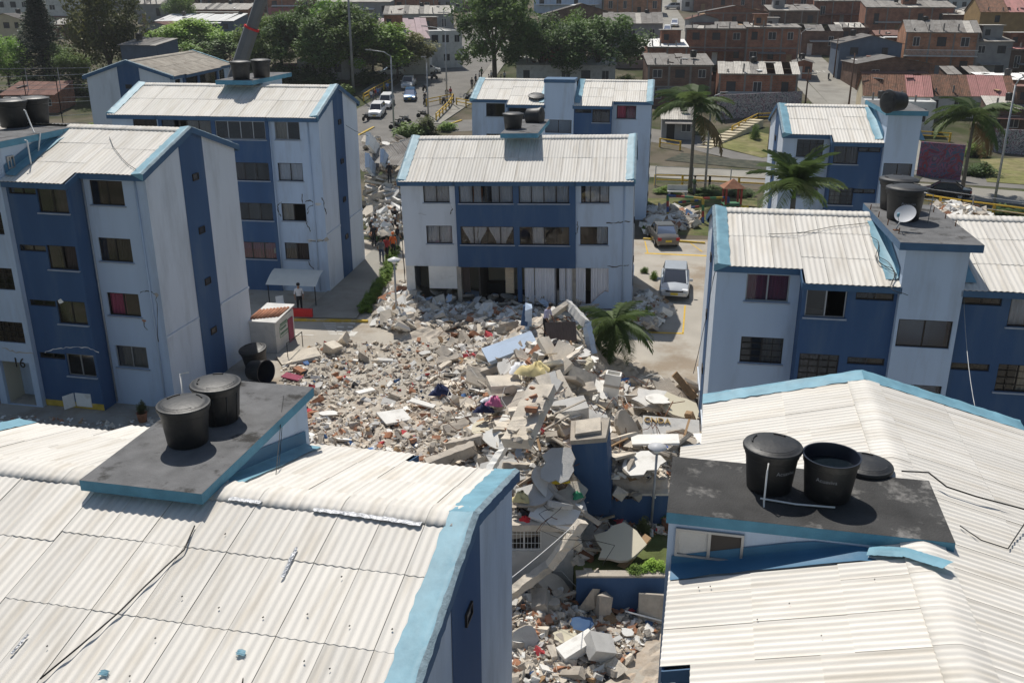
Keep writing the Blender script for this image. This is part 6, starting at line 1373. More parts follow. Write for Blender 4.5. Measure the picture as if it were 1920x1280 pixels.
for k, (xl, xr, pb, pt, wm, rm_) in enumerate(IN): H(['grey walled shed with pale roof below the stairs', 'dark brick infill house left of the broken pale roof', 'brick infill house at the left kerb of the lettered street', 'dark brick infill house behind the street junction', 'brick infill house with rusty roof behind the corner house', 'grey infill house with pale roof left of the balcony house', 'dark brick infill house above the pink roof sheets', 'ochre infill house at the right edge below the tall ochre house', 'brick infill house left of the tall ochre house', 'orange infill house behind the barred windows house', 'dark infill house behind the long white parapet', 'grey infill house with rusty roof at the far right street', 'orange infill house under the top brick row', 'grey infill house left of the top brick row', 'dark infill house beside the collapsed shed', 'dark infill house with pale roof behind the wide brick house'][k], xl, xr, pb, pt, 6, 8, wm, ['mono', 'gable', 'front'][k % 3], rm_, 2, 1, False, seed=60 + k, holes=.12)['group'] = 'infill houses on the hillside'
for (i, (y0, x0, x1, m, c)) in enumerate(((262, -130, 130, 'house_brick', 5), (300, -160, 160, 'house_white', 5))):
    rn = random.Random(i); x = x0; k = 0
    while x < x1:
        w_ = rn.uniform(8, 14); px = 960 + x / y0 * FPX * 1.05
        if not (-14 + .04 * y0 < x + w_ / 2 < 12 or 24 < x + w_ / 2 < 42):
            h = rn.uniform(4, 8); t = thing('house', ['row house with sheet roof on the far slope', 'pale row house with sheet roof on the farthest slope'][i], 'house', (x, y0, zt(x, y0)), 0, 'far row houses, row %d' % (i + 1)); wm = rn.choice(['house_brick', 'house_white', 'house_grey', 'house_brick_dark'])
            MB().box(0, w_ - .5, 0, 8, -2, h).build('wall', wm, t); sheets(t, -.2, w_ - .3, -.3, h, 8.2, h + 1.2, rn.choice(['roof_grey', 'roof_pale', 'roof_rust']), rn)
            for q in range(3):
                for r_ in range(2 if h > 5.5 else 1): MB().box(1 + q * 2.6, 2.1 + q * 2.6, -.02, .05, 1 + r_ * 2.7, 2.2 + r_ * 2.7).build('window', 'tank_inside', t)
        x += w_; k += 1
# graffiti walls: flat paint on real walls
def graffiti(name, cols, scale):
    m = bpy.data.materials.new(name); m.use_nodes = True; n = m.node_tree.nodes; l = m.node_tree.links; p = n['Principled BSDF']; p.inputs['Roughness'].default_value = .9
    tc = n.new('ShaderNodeTexCoord'); no = n.new('ShaderNodeTexNoise'); no.inputs['Scale'].default_value = scale; no.inputs['Detail'].default_value = 3; no.inputs['Distortion'].default_value = 2.5; cr = n.new('ShaderNodeValToRGB'); cr.color_ramp.interpolation = 'CONSTANT'
    while len(cr.color_ramp.elements) < len(cols): cr.color_ramp.elements.new(.5)
    for i, c in enumerate(cols): cr.color_ramp.elements[i].position = .30 + .42 * i / len(cols); cr.color_ramp.elements[i].color = (*c, 1)
    l.new(tc.outputs['Object'], no.inputs[0]); l.new(no.outputs[0], cr.inputs[0]); l.new(cr.outputs[0], p.inputs['Base Color']); MATS[name] = m
graffiti('graffiti_mono', [(.42, .42, .42), (.10, .10, .12), (.38, .38, .40), (.22, .12, .16), (.45, .45, .44), (.07, .08, .10)], .9); graffiti('graffiti_color', [(.16, .05, .10), (.28, .06, .08), (.08, .12, .2), (.30, .10, .18), (.10, .07, .12), (.24, .16, .2)], .8)
def lowwall(label, a, c, ht, m, name='wall'):
    A, C = ground_at(*a), ground_at(*c); d = C - A; ln = d.length; o = MB().box(0, ln, -.1, .1, -.5, ht).build(name, m, None, False, A, (0, 0, math.atan2(d.y, d.x))); return tag(o, label, 'wall')
lowwall('graffiti covered white wall below the brick house by the tall palm', (1342, 226), (1500, 210), 3.2, 'graffiti_mono'); lowwall('colourful mural wall behind the half block at right', (1718, 330), (1800, 338), 3.4, 'graffiti_color'); lowwall('graffiti wall under the right palm', (1860, 285), (1960, 294), 2.6, 'graffiti_mono'); lowwall('coloured square mural wall under the street trees', (512, 142), (560, 140), 1.9, 'graffiti_color')
tag(MB().box(-1.3, 1.3, -.05, .05, 0, 1.0).build('white_sign', 'house_white', None, loc=at_y(1378, 203, ground_at(1420, 219).y - .5)), 'white signboard on the brick house wall above the graffiti', 'sign')
SG = [o for o in COL.objects if o.name.startswith('white_sign')][-1]
for x, s_ in ((.7, '7'), (-.7, 'A')): obj('lettering', text_mesh(s_, .7, 'black_metal', .005), SG, (x, -.06, .22), (R(90), 0, 0))
# PARE on the road
p = ground_at(1531, 137); o = obj('road_lettering', text_mesh('PARE', 1.9, 'white_paint'), None, p + Vector((0, 0, .06)), (R(4.8), 0, R(-4)), (1, 1.5, 1)); o['kind'] = 'structure'
# ---------------------------------------------------------------- railings, fences, stairs, posts
def railing(label, pts, h=1.0, m='yellow_paint', rails=(1.0, .55), step=2.2, name='railing', group='yellow railings', r=.07, dz=0.0):
    pw = .09 if name == 'railing' else .04
    P_ = [ground_at(*p) for p in pts]; t = thing(name, label, 'railing' if name == 'railing' else 'fence', P_[0], 0, group); o0 = P_[0]
    for i in range(len(P_) - 1):
        for k in rails: MB().tube([P_[i] - o0 + Vector((0, 0, h * k)), P_[i + 1] - o0 + Vector((0, 0, h * k))], r, 6).build('rail', m, t)
        n = max(1, round((P_[i + 1] - P_[i]).length / step))
        for k in range(n + 1): q = P_[i].lerp(P_[i + 1], k / n) - o0; MB().box(q.x - pw, q.x + pw, q.y - pw, q.y + pw, q.z - .1, q.z + h + .05).build('post', m, t)
railing('yellow railing at the left side of the street', [(800, 200), (850, 190)][:2]); railing('yellow railing along the ramp at the street corner', [(818, 228), (842, 204), (850, 190)]); railing('yellow railing left of the block behind the sunk block', [(856, 198), (892, 205)]); railing('yellow railing left of the parked white cars', [(682, 190), (712, 172), (735, 160)]); railing('short yellow railing on the upper street', [(1237, 276), (1275, 282)]); railing('yellow railing along the lower road behind the playground', [(1228, 348), (1330, 350), (1440, 356)]); railing('yellow railing along the lower road at far right', [(1722, 385), (1800, 398), (1925, 415)]); railing('yellow railing of the stairs on the bank', [(1372, 252), (1420, 228), (1470, 226)]); railing('yellow railing above the mural wall', [(1725, 262), (1780, 266)])
railing('grey wire fence behind the playground', [(1228, 352), (1440, 362)], 2.0, 'galvanized', (1.0, .66, .33), 3.2, 'fence', 'wire fences', .025); railing('grey wire fence at the far right road', [(1722, 392), (1925, 424)], 1.8, 'galvanized', (1.0, .5), 3.5, 'fence', 'wire fences', .025); railing('tall net fence of the sports court', [(0, 246), (60, 244), (120, 242), (186, 238)], 6.5, 'galvanized', (1.0, .75, .5, .25, .1), 4.5, 'fence', 'wire fences', .03); railing('far net fence of the sports court', [(0, 208), (180, 205)], 5.5, 'galvanized', (1.0, .6, .3), 5, 'fence', 'wire fences', .03)
p0, p1 = ground_at(1318, 278), ground_at(1418, 236); t = thing('stairs', 'concrete stairs climbing the grass bank', 'stairs', p0, math.atan2((p1 - p0).y, (p1 - p0).x))
ln = (p1 - p0).length
for k in range(12): MB().box(ln * k / 12, ln * (k + 1) / 12, -.9, .9, -.3, .08 + .16 * k).build('step', 'house_cream', t)
def pole(label, px, pb, pt, arm=None, r=.12, m='galvanized', name='street_lamp', cat='street lamp', group='street lamps and poles', cross=0):
    p = ground_at(px, pb); q = at_y(px, pt, p.y); h = q.z - p.z; t = thing(name, label, cat, p, 0, group); MB().tube([(0, 0, -.2), (0, 0, h)], r, 8, r * .6).build('post', m, t, True)
    if arm:
        Z = p.y; a = arm * Z / FPX; MB().tube([(0, 0, h), (a * .3, 0, h + .5), (a, 0, h + .75)], .06, 6).build('arm', m, t, True); MB().box(a - .35, a + .35, -.14, .14, h + .7, h + .82).build('lamp_head', 'house_grey', t)
    for k in range(cross): MB().box(-1.1, 1.1, -.06, .06, h - .6 - k * .8, h - .48 - k * .8).build('crossarm', 'house_grey', t)
    return t
pole('street lamp with an arm to the left at the street corner', 739, 250, 106, -40); pole('street lamp with an arm to the left in the middle of the street', 838, 190, 60, -38); pole('thin lamp pole between the two street lamps', 803, 216, 118, -5); pole('tall dark utility mast behind the second block', 663, 172, -60, None, .22, 'house_grey', 'utility_pole', 'pole', cross=2); pole('utility pole at the far end of the street', 848, 96, -20, None, .15, 'house_grey', 'utility_pole', 'pole', cross=2); pole('utility pole beside the long white building', 834, 104, 18, None, .13, 'house_grey', 'utility_pole', 'pole', cross=1)
pole('thin lamp post right of the tall palm', 1322, 352, 190, 22); pole('utility pole at the left kerb of the lettered street', 1508, 212, 130, None, .14, 'house_brick_dark', 'utility_pole', 'pole', cross=1); pole('utility pole at the right kerb of the lettered street', 1563, 146, 70, None, .14, 'house_brick_dark', 'utility_pole', 'pole', cross=1); pole('utility pole near the tile roofed corner house', 1590, 208, 100, None, .14, 'house_brick_dark', 'utility_pole', 'pole', cross=1); pole('leaning lamp post at the right road', 1862, 392, 160, 18); pole('street lamp at the junction in the upper right', 1497, 120, 62, 20); pole('lamp post at the sports court', 24, 92, 58, 16)
pole('dark post beside the half block at right', 1440, 285, 235, None, .12, 'house_brick_dark', 'utility_pole', 'pole')
# crane boom
A, C = at_y(452, 112, 82), at_y(503, -40, 82); t = thing('crane', 'grey telescopic crane boom reaching out of the top left', 'crane', Vector((A.x - 1.2, A.y, 0)), 0); A, C = A - t.location, C - t.location; mat('crane_grey', (.14, .145, .15), .5, .12, 1)
D_ = (C - A).normalized(); B0 = A - D_ * ((A.z - 1.2) / D_.z)
MB().tube([B0, A.lerp(C, .4)], .62, 8).build('boom', 'crane_grey', t); MB().tube([A.lerp(C, .38), C + D_ * 14], .5, 8).build('boom_extension', 'crane_grey', t); MB().tube([A.lerp(C, .38), A.lerp(C, .405)], .66, 8).build('red_band', 'cloth_red', t); MB().box(B0.x - 1.6, B0.x + 1.6, B0.y - 3, B0.y + 3, .6, 2.4).build('carrier', 'house_ochre', t)
for sx in (-1.5, 1.5):
    for sy in (-2.2, 0, 2.2): MB().tube([(B0.x + sx - .2, B0.y + sy, .55), (B0.x + sx + .2, B0.y + sy, .55)], .55, 12).build('wheel', 'black_metal', t)
# ---------------------------------------------------------------- collapsed grey block between the second and the sunk block
C2 = [(692, 428), (752, 428), (742, 330), (770, 262), (690, 258)]
for k in range(110):
    px, py = pick(C2); p = ground_at(px, py + 10); f = (440 - py) / 180; s = RR.uniform(.35, 1.15); o = obj('broken_slab', chunk_mesh(RR.choice(range(6, 12)), RR.choice(['plaster_white', 'plaster_grey', 'concrete_pale', 'concrete_pale', 'concrete'])), None, (p.x, min(p.y, 74 + RR.uniform(-6, 6)), RR.uniform(.2, 3.0)), (RR.uniform(-.6, .6), RR.uniform(-.6, .6), RR.uniform(0, 6)), (s * 1.5, s, .2)); q = at_y(px, py, 68 + 13 * f); o.location = (q.x, q.y, max(.2, q.z)); tag(o, 'broken slab in the collapsed block beyond the gap', 'slab', 'slabs of the collapsed far block')
b = MB()
for k in range(26): x = RR.uniform(-1, 1)
for i, (px, py, Y, sz, rot) in enumerate(((728, 272, 82, (7, 3.2), (12, 3, 10)), (760, 280, 80, (5, 3.0), (8, -5, -4)), (722, 292, 78, (5, 2.6), (22, -12, 25)), (748, 300, 76, (3.4, 2.6), (10, 5, -8)), (705, 268, 84, (4, 2.5), (18, 10, 30)))):
    q = at_y(px, py, Y); t = thing('fallen_roof', ['fallen grey corrugated roof section, largest in the gap', 'fallen grey roof section touching the sunk block', 'tilted grey roof section in the middle of the gap', 'lowest grey roof section in the gap', 'farthest grey roof section beside the second block'][i], 'roof section', q); t.rotation_euler = tuple(R(a) for a in rot); n = round(sz[0] / .9)
    for k in range(n): obj('roof_sheet', sheet_mesh(.88, sz[1], 'roof_grey'), t, (-sz[0] / 2 + k * .9, -sz[1] / 2, RR.uniform(0, .05)))
for i, (a, za, c, zc_) in enumerate((((690, 260), 6.0, (722, 300), 3.5), ((688, 300), 5, (706, 328), 2.8), ((716, 292), 5, (735, 315), 3.2), ((692, 372), 2.0, (728, 360), 2.2))): beam(['long white wall slab leaning in the gap, uppermost', 'white wall slab leaning against the second block', 'short blue edged wall slab in the gap', 'thick grey beam lying across the gap'][i], a, za, c, zc_, .3, 1.1 if i < 3 else .5, ['plaster_white', 'light_paint', 'light_paint', 'concrete'][i], 'wall_slab', 'wall slab')
# rubble heap behind the right block and beside the playground
HE = [(1722, 420), (1740, 385), (1800, 378), (1850, 400), (1905, 425)]
def heap(label, poly, N, top, s1, base=0.0):
    b = MB(); xs_ = [p[0] for p in poly]; cx_ = sum(xs_) / len(xs_); ymx = max(p[1] for p in poly)
    for i in range(N):
        px, py = pick(poly); hh = top * max(0.05, 1 - abs(px - cx_) / (max(xs_) - min(xs_)) * 1.6) * RR.random(); q = at_z(px, py + 6, base + hh); s = .07 + s1 * RR.random() ** 3.2; vs, fs = RR.choice(HULLS)
        M_ = Matrix.Translation(q) @ Euler((RR.uniform(-.7, .7), RR.uniform(-.7, .7), RR.uniform(0, 6))).to_matrix().to_4x4() @ Matrix.Diagonal((s * 1.5, s, s * RR.uniform(.2, .7), 1)); b.add([M_ @ Vector(v) for v in vs], fs, RR.choices(range(8), (14, 30, 34, 8, 6, 8, 1, 3))[0])
    return tag(b.build('rubble_debris', RUB), label, 'debris', kind='stuff')
heap('pale rubble heap behind the right block', HE, 3000, 1.6, .8); heap('white debris spread between playground and sunk block', [(1204, 432), (1215, 385), (1262, 380), (1315, 395), (1310, 415), (1262, 428)], 700, .3, .8); heap('debris at the right foot of the sunk block', [(1184, 600), (1195, 540), (1225, 545), (1262, 575), (1225, 605)], 1100, .4, .5); heap('pale debris at the left foot of the sunk block', [(700, 600), (735, 535), (765, 530), (800, 575), (760, 610)], 2200, .6, .6); heap('debris of the collapsed far block', [(692, 432), (752, 432), (745, 330), (692, 330)], 2500, 1.8, .7); heap('pale debris along the front of the sunk block', [(760, 575), (800, 560), (1000, 575), (1100, 585), (1080, 615), (900, 608), (780, 606)], 2600, .5, .5); heap('debris in the shade at the entrance of the number 16 block', [(0, 800), (0, 770), (230, 785), (300, 770), (310, 800)], 160, .05, .1)
# ---------------------------------------------------------------- playground
t = thing('climbing_frame', 'multicoloured swing frame on the lawn', 'swing frame', ground_at(1318, 418), 0); o0 = t.location; mat('play_yellow', (.42, .30, .05), .7, .2, 3); mat('play_blue', (.05, .10, .26), .7, .2, 3); mat('play_red', (.30, .05, .04), .7, .2, 3); mat('play_green', (.05, .17, .08), .7, .2, 3); CP = ['play_yellow', 'play_blue', 'play_red', 'play_green']
PX = [((1252, 408), (1252, 366)), ((1318, 418), (1318, 372)), ((1364, 412), (1366, 370))]; tops = []
for i, (bt, tp_) in enumerate(PX):
    g = ground_at(*bt); q = at_y(*tp_, g.y); tops.append(q)
    for k in range(4): MB().tube([g.lerp(q, k / 4) - o0, g.lerp(q, (k + 1) / 4) - o0], .11, 8).build('post', CP[(i + k) % 4], t)
for i in range(2):
    for k in range(4): MB().tube([tops[i].lerp(tops[i + 1], k / 4) - o0, tops[i].lerp(tops[i + 1], (k + 1) / 4) - o0], .09, 8).build('top_bar', CP[(i + k + 1) % 4], t)
t = thing('slide_tower', 'small slide tower with a yellow slide and orange roof', 'slide', ground_at(1372, 414), 0)
for x in (-.6, .6):
    for y in (0, 1.1): MB().tube([(x, y, 0), (x, y, 2.6)], .09, 6).build('post', 'play_red', t)
MB().box(-.7, .7, -.1, 1.2, 1.2, 1.3).build('platform', 'play_green', t); MB().add([(-.9, -.2, 2.6), (.9, -.2, 2.6), (.9, 1.3, 2.6), (-.9, 1.3, 2.6), (0, .5, 3.3)], [(0, 1, 4), (1, 2, 4), (2, 3, 4), (3, 0, 4)]).build('roof', 'terracotta', t); MB().obox((.9, -1.0, .62), (.6, 2.2, .07), (R(33), 0, 0)).build('slide', 'plastic_yellow', t)
for i, (a, c) in enumerate((((1263, 385), (1308, 380)), ((1262, 398), (1310, 392)))):
    A, C = ground_at(*a), ground_at(*c)
    t = thing('play_beam', ['far coloured beam of the sand pit', 'near coloured beam of the sand pit'][i], 'beam', A)
    for k in range(6): MB().tube([(C - A) * (k / 6) + Vector((0, 0, .2)), (C - A) * ((k + 1) / 6) + Vector((0, 0, .2))], .1, 6).build('segment', CP[(k + i) % 4], t)
t = thing('bench', 'white concrete bench at the far side of the playground', 'bench', ground_at(1270, 368), R(-4)); MB().box(-.9, .9, -.25, .25, .4, .48).build('seat', 'house_white', t); MB().box(-.9, .9, .25, .32, .5, .95).build('backrest', 'house_white', t); MB().box(-.8, -.65, -.2, .2, 0, .4).build('leg', 'house_white', t); MB().box(.65, .8, -.2, .2, 0, .4).build('leg', 'house_white', t)
# ---------------------------------------------------------------- vehicles
def carpaint(name, c, rough=.25, metal=.3): mat(name, c, rough, .06, 2, spec=.5, metal=metal)
carpaint('car_silver', (.50, .53, .56)); carpaint('car_white', (.72, .72, .71), .3, 0); carpaint('car_brown', (.135, .128, .118)); carpaint('car_black', (.012, .012, .014), .15, 0); carpaint('car_blue', (.03, .10, .22)); carpaint('car_grey', (.22, .23, .25)); mat('tyre', (.018, .018, .018), .9, .2); mat('headlight', (.75, .77, .8), .15, .05, spec=.6); mat('taillight', (.35, .015, .015), .3, .1); mat('plate', (.65, .48, .05), .6, .1)
CARS = {  # length, width, height; stations of the lower body (x from front 0..1, top z) ; glasshouse (x0,x1 base; x0,x1 roof)
 'hatch': (4.2, 1.74, 1.5, [(0, .55), (.04, .70), (.20, .86), (.27, .93), (.9, .95), (1, .90)], (.20, .97, .42, .86)), 'sedan': (4.45, 1.7, 1.42, [(0, .52), (.04, .66), (.22, .82), (.28, .88), (.80, .92), (.97, .90), (1, .78)], (.24, .83, .42, .68)), 'suv': (4.4, 1.82, 1.68, [(0, .65), (.03, .85), (.20, .98), (.26, 1.04), (.96, 1.06), (1, .95)], (.22, .98, .38, .90)), 'pickup': (5.1, 1.85, 1.78, [(0, .70), (.03, .92), (.20, 1.04), (.25, 1.08), (.66, 1.08), (1, 1.06)], (.22, .64, .36, .58))}
def car_mesh(kind, m):
    def mk():
        L, W, Hh, st, (g0, g1, r0, r1) = CARS[kind]; b = MB(); hw = W / 2; xs_ = [s[0] for s in st]
        def sec(x, zt_):
            e = min(x, 1 - x); n_ = hw * (1 - .16 * max(0, (.09 - e) / .09) ** 1.5); lo = .22 if e > .02 else .32
            return [(-n_ * .9, lo), (-n_, .42), (-n_, zt_ - .14), (-n_ * .93, zt_ - .02), (0, zt_ + .02), (n_ * .93, zt_ - .02), (n_, zt_ - .14), (n_, .42), (n_ * .9, lo)]
        grid = []
        for x, z in st: grid.append([(x * L, y, zz) for y, zz in sec(x, z)])
        k = 9; o = 0
        for row in grid: b.v += row
        for i in range(len(grid) - 1):
            for j in range(k - 1): b.f.append((i * k + j, i * k + j + 1, (i + 1) * k + j + 1, (i + 1) * k + j)); b.m.append(0)
        b.f.append(tuple(reversed(range(k)))); b.m.append(0); b.f.append(tuple((len(grid) - 1) * k + j for j in range(k))); b.m.append(0)
        body = b.mesh('body', m, True); body.set_sharp_from_angle(angle=R(42))
        belt = lambda x: next(a[1] + (c[1] - a[1]) * (x - a[0]) / (c[0] - a[0]) for a, c in zip(st, st[1:]) if a[0] <= x <= c[0])
        g = MB(); z0, z1 = belt(g0), belt(g1); w0, w1 = hw * .90, hw * .72; zr = Hh - .05
        g.add([(g0 * L, -w0 * .92, z0 - .03), (g0 * L, w0 * .92, z0 - .03), (g1 * L, w0 * .95, z1 - .03), (g1 * L, -w0 * .95, z1 - .03), (r0 * L, -w1, zr), (r0 * L, w1, zr), (r1 * L, w1, zr), (r1 * L, -w1, zr)], [(0, 1, 5, 4), (1, 2, 6, 5), (2, 3, 7, 6), (3, 0, 4, 7)]); glass = g.mesh('windows', 'car_glass')
        r = MB(); r.obox(((r0 + r1) / 2 * L, 0, zr + .02), ((r1 - r0) * L + .06, w1 * 2 + .04, .06), (0, 0, 0))
        for (a, c) in (((g0 * L, -w0 * .92, z0), (r0 * L, -w1, zr)), ((g0 * L, w0 * .92, z0), (r0 * L, w1, zr)), ((g1 * L, -w0 * .95, z1), (r1 * L, -w1, zr)), ((g1 * L, w0 * .95, z1), (r1 * L, w1, zr)), (((g0 + g1) / 2 * L, -w0 * .95, (z0 + z1) / 2), ((r0 + r1) / 2 * L, -w1, zr)), (((g0 + g1) / 2 * L, w0 * .95, (z0 + z1) / 2), ((r0 + r1) / 2 * L, w1, zr))): r.tube([a, c], .045, 5)
        roof = r.mesh('roof', m); return body, glass, roof
    return cached(('car', kind, m), mk)
WHEEL = MB().lathe([(.19, -.1), (.30, -.1), (.32, -.06), (.32, .06), (.30, .1), (.19, .1)], 18).mesh('wheel', 'tyre', True); RIM = MB().lathe([(.0, .07), (.19, .085), (.2, .1)], 14).mesh('rim', 'steel', True)
def car(label, kind, m, front, rear, z=None, group='parked cars'):
    F_, B_ = (ground_at(*front), ground_at(*rear)) if z is None else (at_z(*front, z), at_z(*rear, z)); d = (B_ - F_); ang = math.atan2(d.y, d.x); L, W, Hh, st, gh = CARS[kind]; t = thing('car' if kind != 'pickup' else 'pickup_truck', label, 'car' if kind != 'pickup' else 'pickup', F_, ang, group)
    slope = math.atan2(d.z, math.hypot(d.x, d.y)); t.rotation_euler = (0, -slope, ang); t.location.z += .035
    bo, gl, ro = car_mesh(kind, m); obj('body', bo, t); obj('windows', gl, t); obj('roof', ro, t)
    for x in (.19, .80):
        for s in (-1, 1): w_ = obj('wheel', WHEEL, t, (x * L, s * (W / 2 - .09), .32), (R(-90) * s, 0, 0)); obj('rim', RIM, w_)
    for s in (-1, 1):
        MB().obox((.09, s * W * .36, .66 * Hh / 1.5), (.16, .34, .15), (0, R(-25), R(18) * s)).build('headlight', 'headlight', t); MB().obox((L - .05, s * W * .38, .72 * Hh / 1.45), (.12, .26, .2), (0, 0, 0)).build('tail_light', 'taillight', t); MB().obox(((gh[0] + .09) * L, s * (W / 2 + .08), st[3][1] + .06), (.12, .2, .14)).build('mirror', m, t)
    MB().box(-.01, .02, -.22, .22, .38, .52).build('number_plate', 'plate', t); MB().box(L - .02, L + .012, -.22, .22, .5, .64).build('number_plate', 'plate', t); MB().box(-.012, .05, -.5, .5, .56, .64).build('grille', 'black_metal', t)
    if kind == 'pickup': MB().box(.67 * L, .98 * L, -.75, .75, 1.07, 1.1).build('load_bed', 'black_metal', t)
    return t
car('silver hatchback facing the camera, half in the shade of the sunk block', 'hatch', 'car_silver', (1263, 566), (1266, 512)); car('dusty brown sedan seen from behind at the yellow kerb', 'sedan', 'car_brown', (1232, 440), (1256, 472)); car('black sedan passing on the road behind the right block', 'sedan', 'car_black', (1718, 366), (1795, 372))
car('nearest white SUV parked at the yellow railing', 'suv', 'car_white', (702, 224), (720, 204)); car('second white SUV parked behind the nearest one', 'suv', 'car_white', (720, 206), (732, 192)); car('small blue car in the street', 'hatch', 'car_blue', (768, 192), (772, 176)); car('silver pickup ahead of the small blue car', 'pickup', 'car_silver', (762, 170), (776, 154)); car('white hatchback seen from the side across the junction', 'hatch', 'car_white', (826, 137), (786, 138)); car('white pickup parked along the long white building', 'pickup', 'car_white', (842, 124), (856, 108)); car('grey SUV behind the white pickup', 'suv', 'car_grey', (858, 110), (865, 100)); car('white car under the flat topped tree', 'hatch', 'car_white', (710, 143), (746, 141)); car('nearest white car in the far right street', 'hatch', 'car_white', (1250, 64), (1255, 50)); car('second white car in the far right street', 'hatch', 'car_white', (1264, 52), (1267, 40)); car('silver car crossing at the top of the far right street', 'suv', 'car_silver', (1246, 18), (1282, 18)); car('white car at the lettered street junction', 'hatch', 'car_white', (1560, 100), (1574, 97))
# motorcycles
def moto_mesh():
    t = thing('motorcycle', 'parked motorcycle', 'motorcycle', (0, 0, 0), 0, 'motorcycles in the street')
    for x in (-.62, .62): MB().tube([(x, -.05, .3), (x, .05, .3)], .3, 14).build('wheel', 'tyre', t)
    MB().obox((.05, 0, .55), (.8, .24, .32), (0, .1, 0)).build('engine', 'black_metal', t); MB().obox((.18, 0, .82), (.45, .26, .2), (0, .15, 0)).build('fuel_tank', 'car_grey', t); MB().obox((-.38, 0, .82), (.65, .24, .1), (0, .08, 0)).build('seat', 'black_metal', t); MB().tube([(.62, 0, .3), (.42, 0, 1.05)], .04, 6).build('fork', 'steel', t); MB().tube([(.4, -.36, 1.06), (.4, .36, 1.06)], .025, 6).build('handlebar', 'steel', t); return t
m0 = moto_mesh(); spots = [(686, 228, 1.2, 'motorcycle at the left edge of the street, behind the second block'), (797, 198, 1.4, 'motorcycle with a rider in the middle of the street'), (797, 172, 1.2, 'motorcycle behind the rider in the street'), (742, 244, .3, 'leftmost motorcycle of the group at the bushes'), (750, 238, .5, 'second motorcycle of the group at the bushes'), (758, 232, .4, 'third motorcycle of the group at the bushes'), (792, 222, .6, 'motorcycle right of the bushes'), (832, 196, 1.3, 'motorcycle beside the yellow ramp railing'), (882, 190, .5, 'left motorcycle of the group at the far kerb'), (890, 186, .8, 'middle motorcycle of the group at the far kerb'), (898, 188, .6, 'right motorcycle of the group at the far kerb'), (1553, 150, 1.2, 'motorcycle at the kerb of the lettered street'), (1494, 122, .3, 'motorcycle by the brick house at the lettered street'), (814, 150, 1.0, 'tricycle cart at the painted traffic island')]
for k, (px, py, a, lb) in enumerate(spots):
    o = m0 if k == 0 else copy_tree(m0); o.location = ground_at(px, py) + Vector((0, 0, .035)); o.rotation_euler = (0, R(6), a); o['label'] = lb
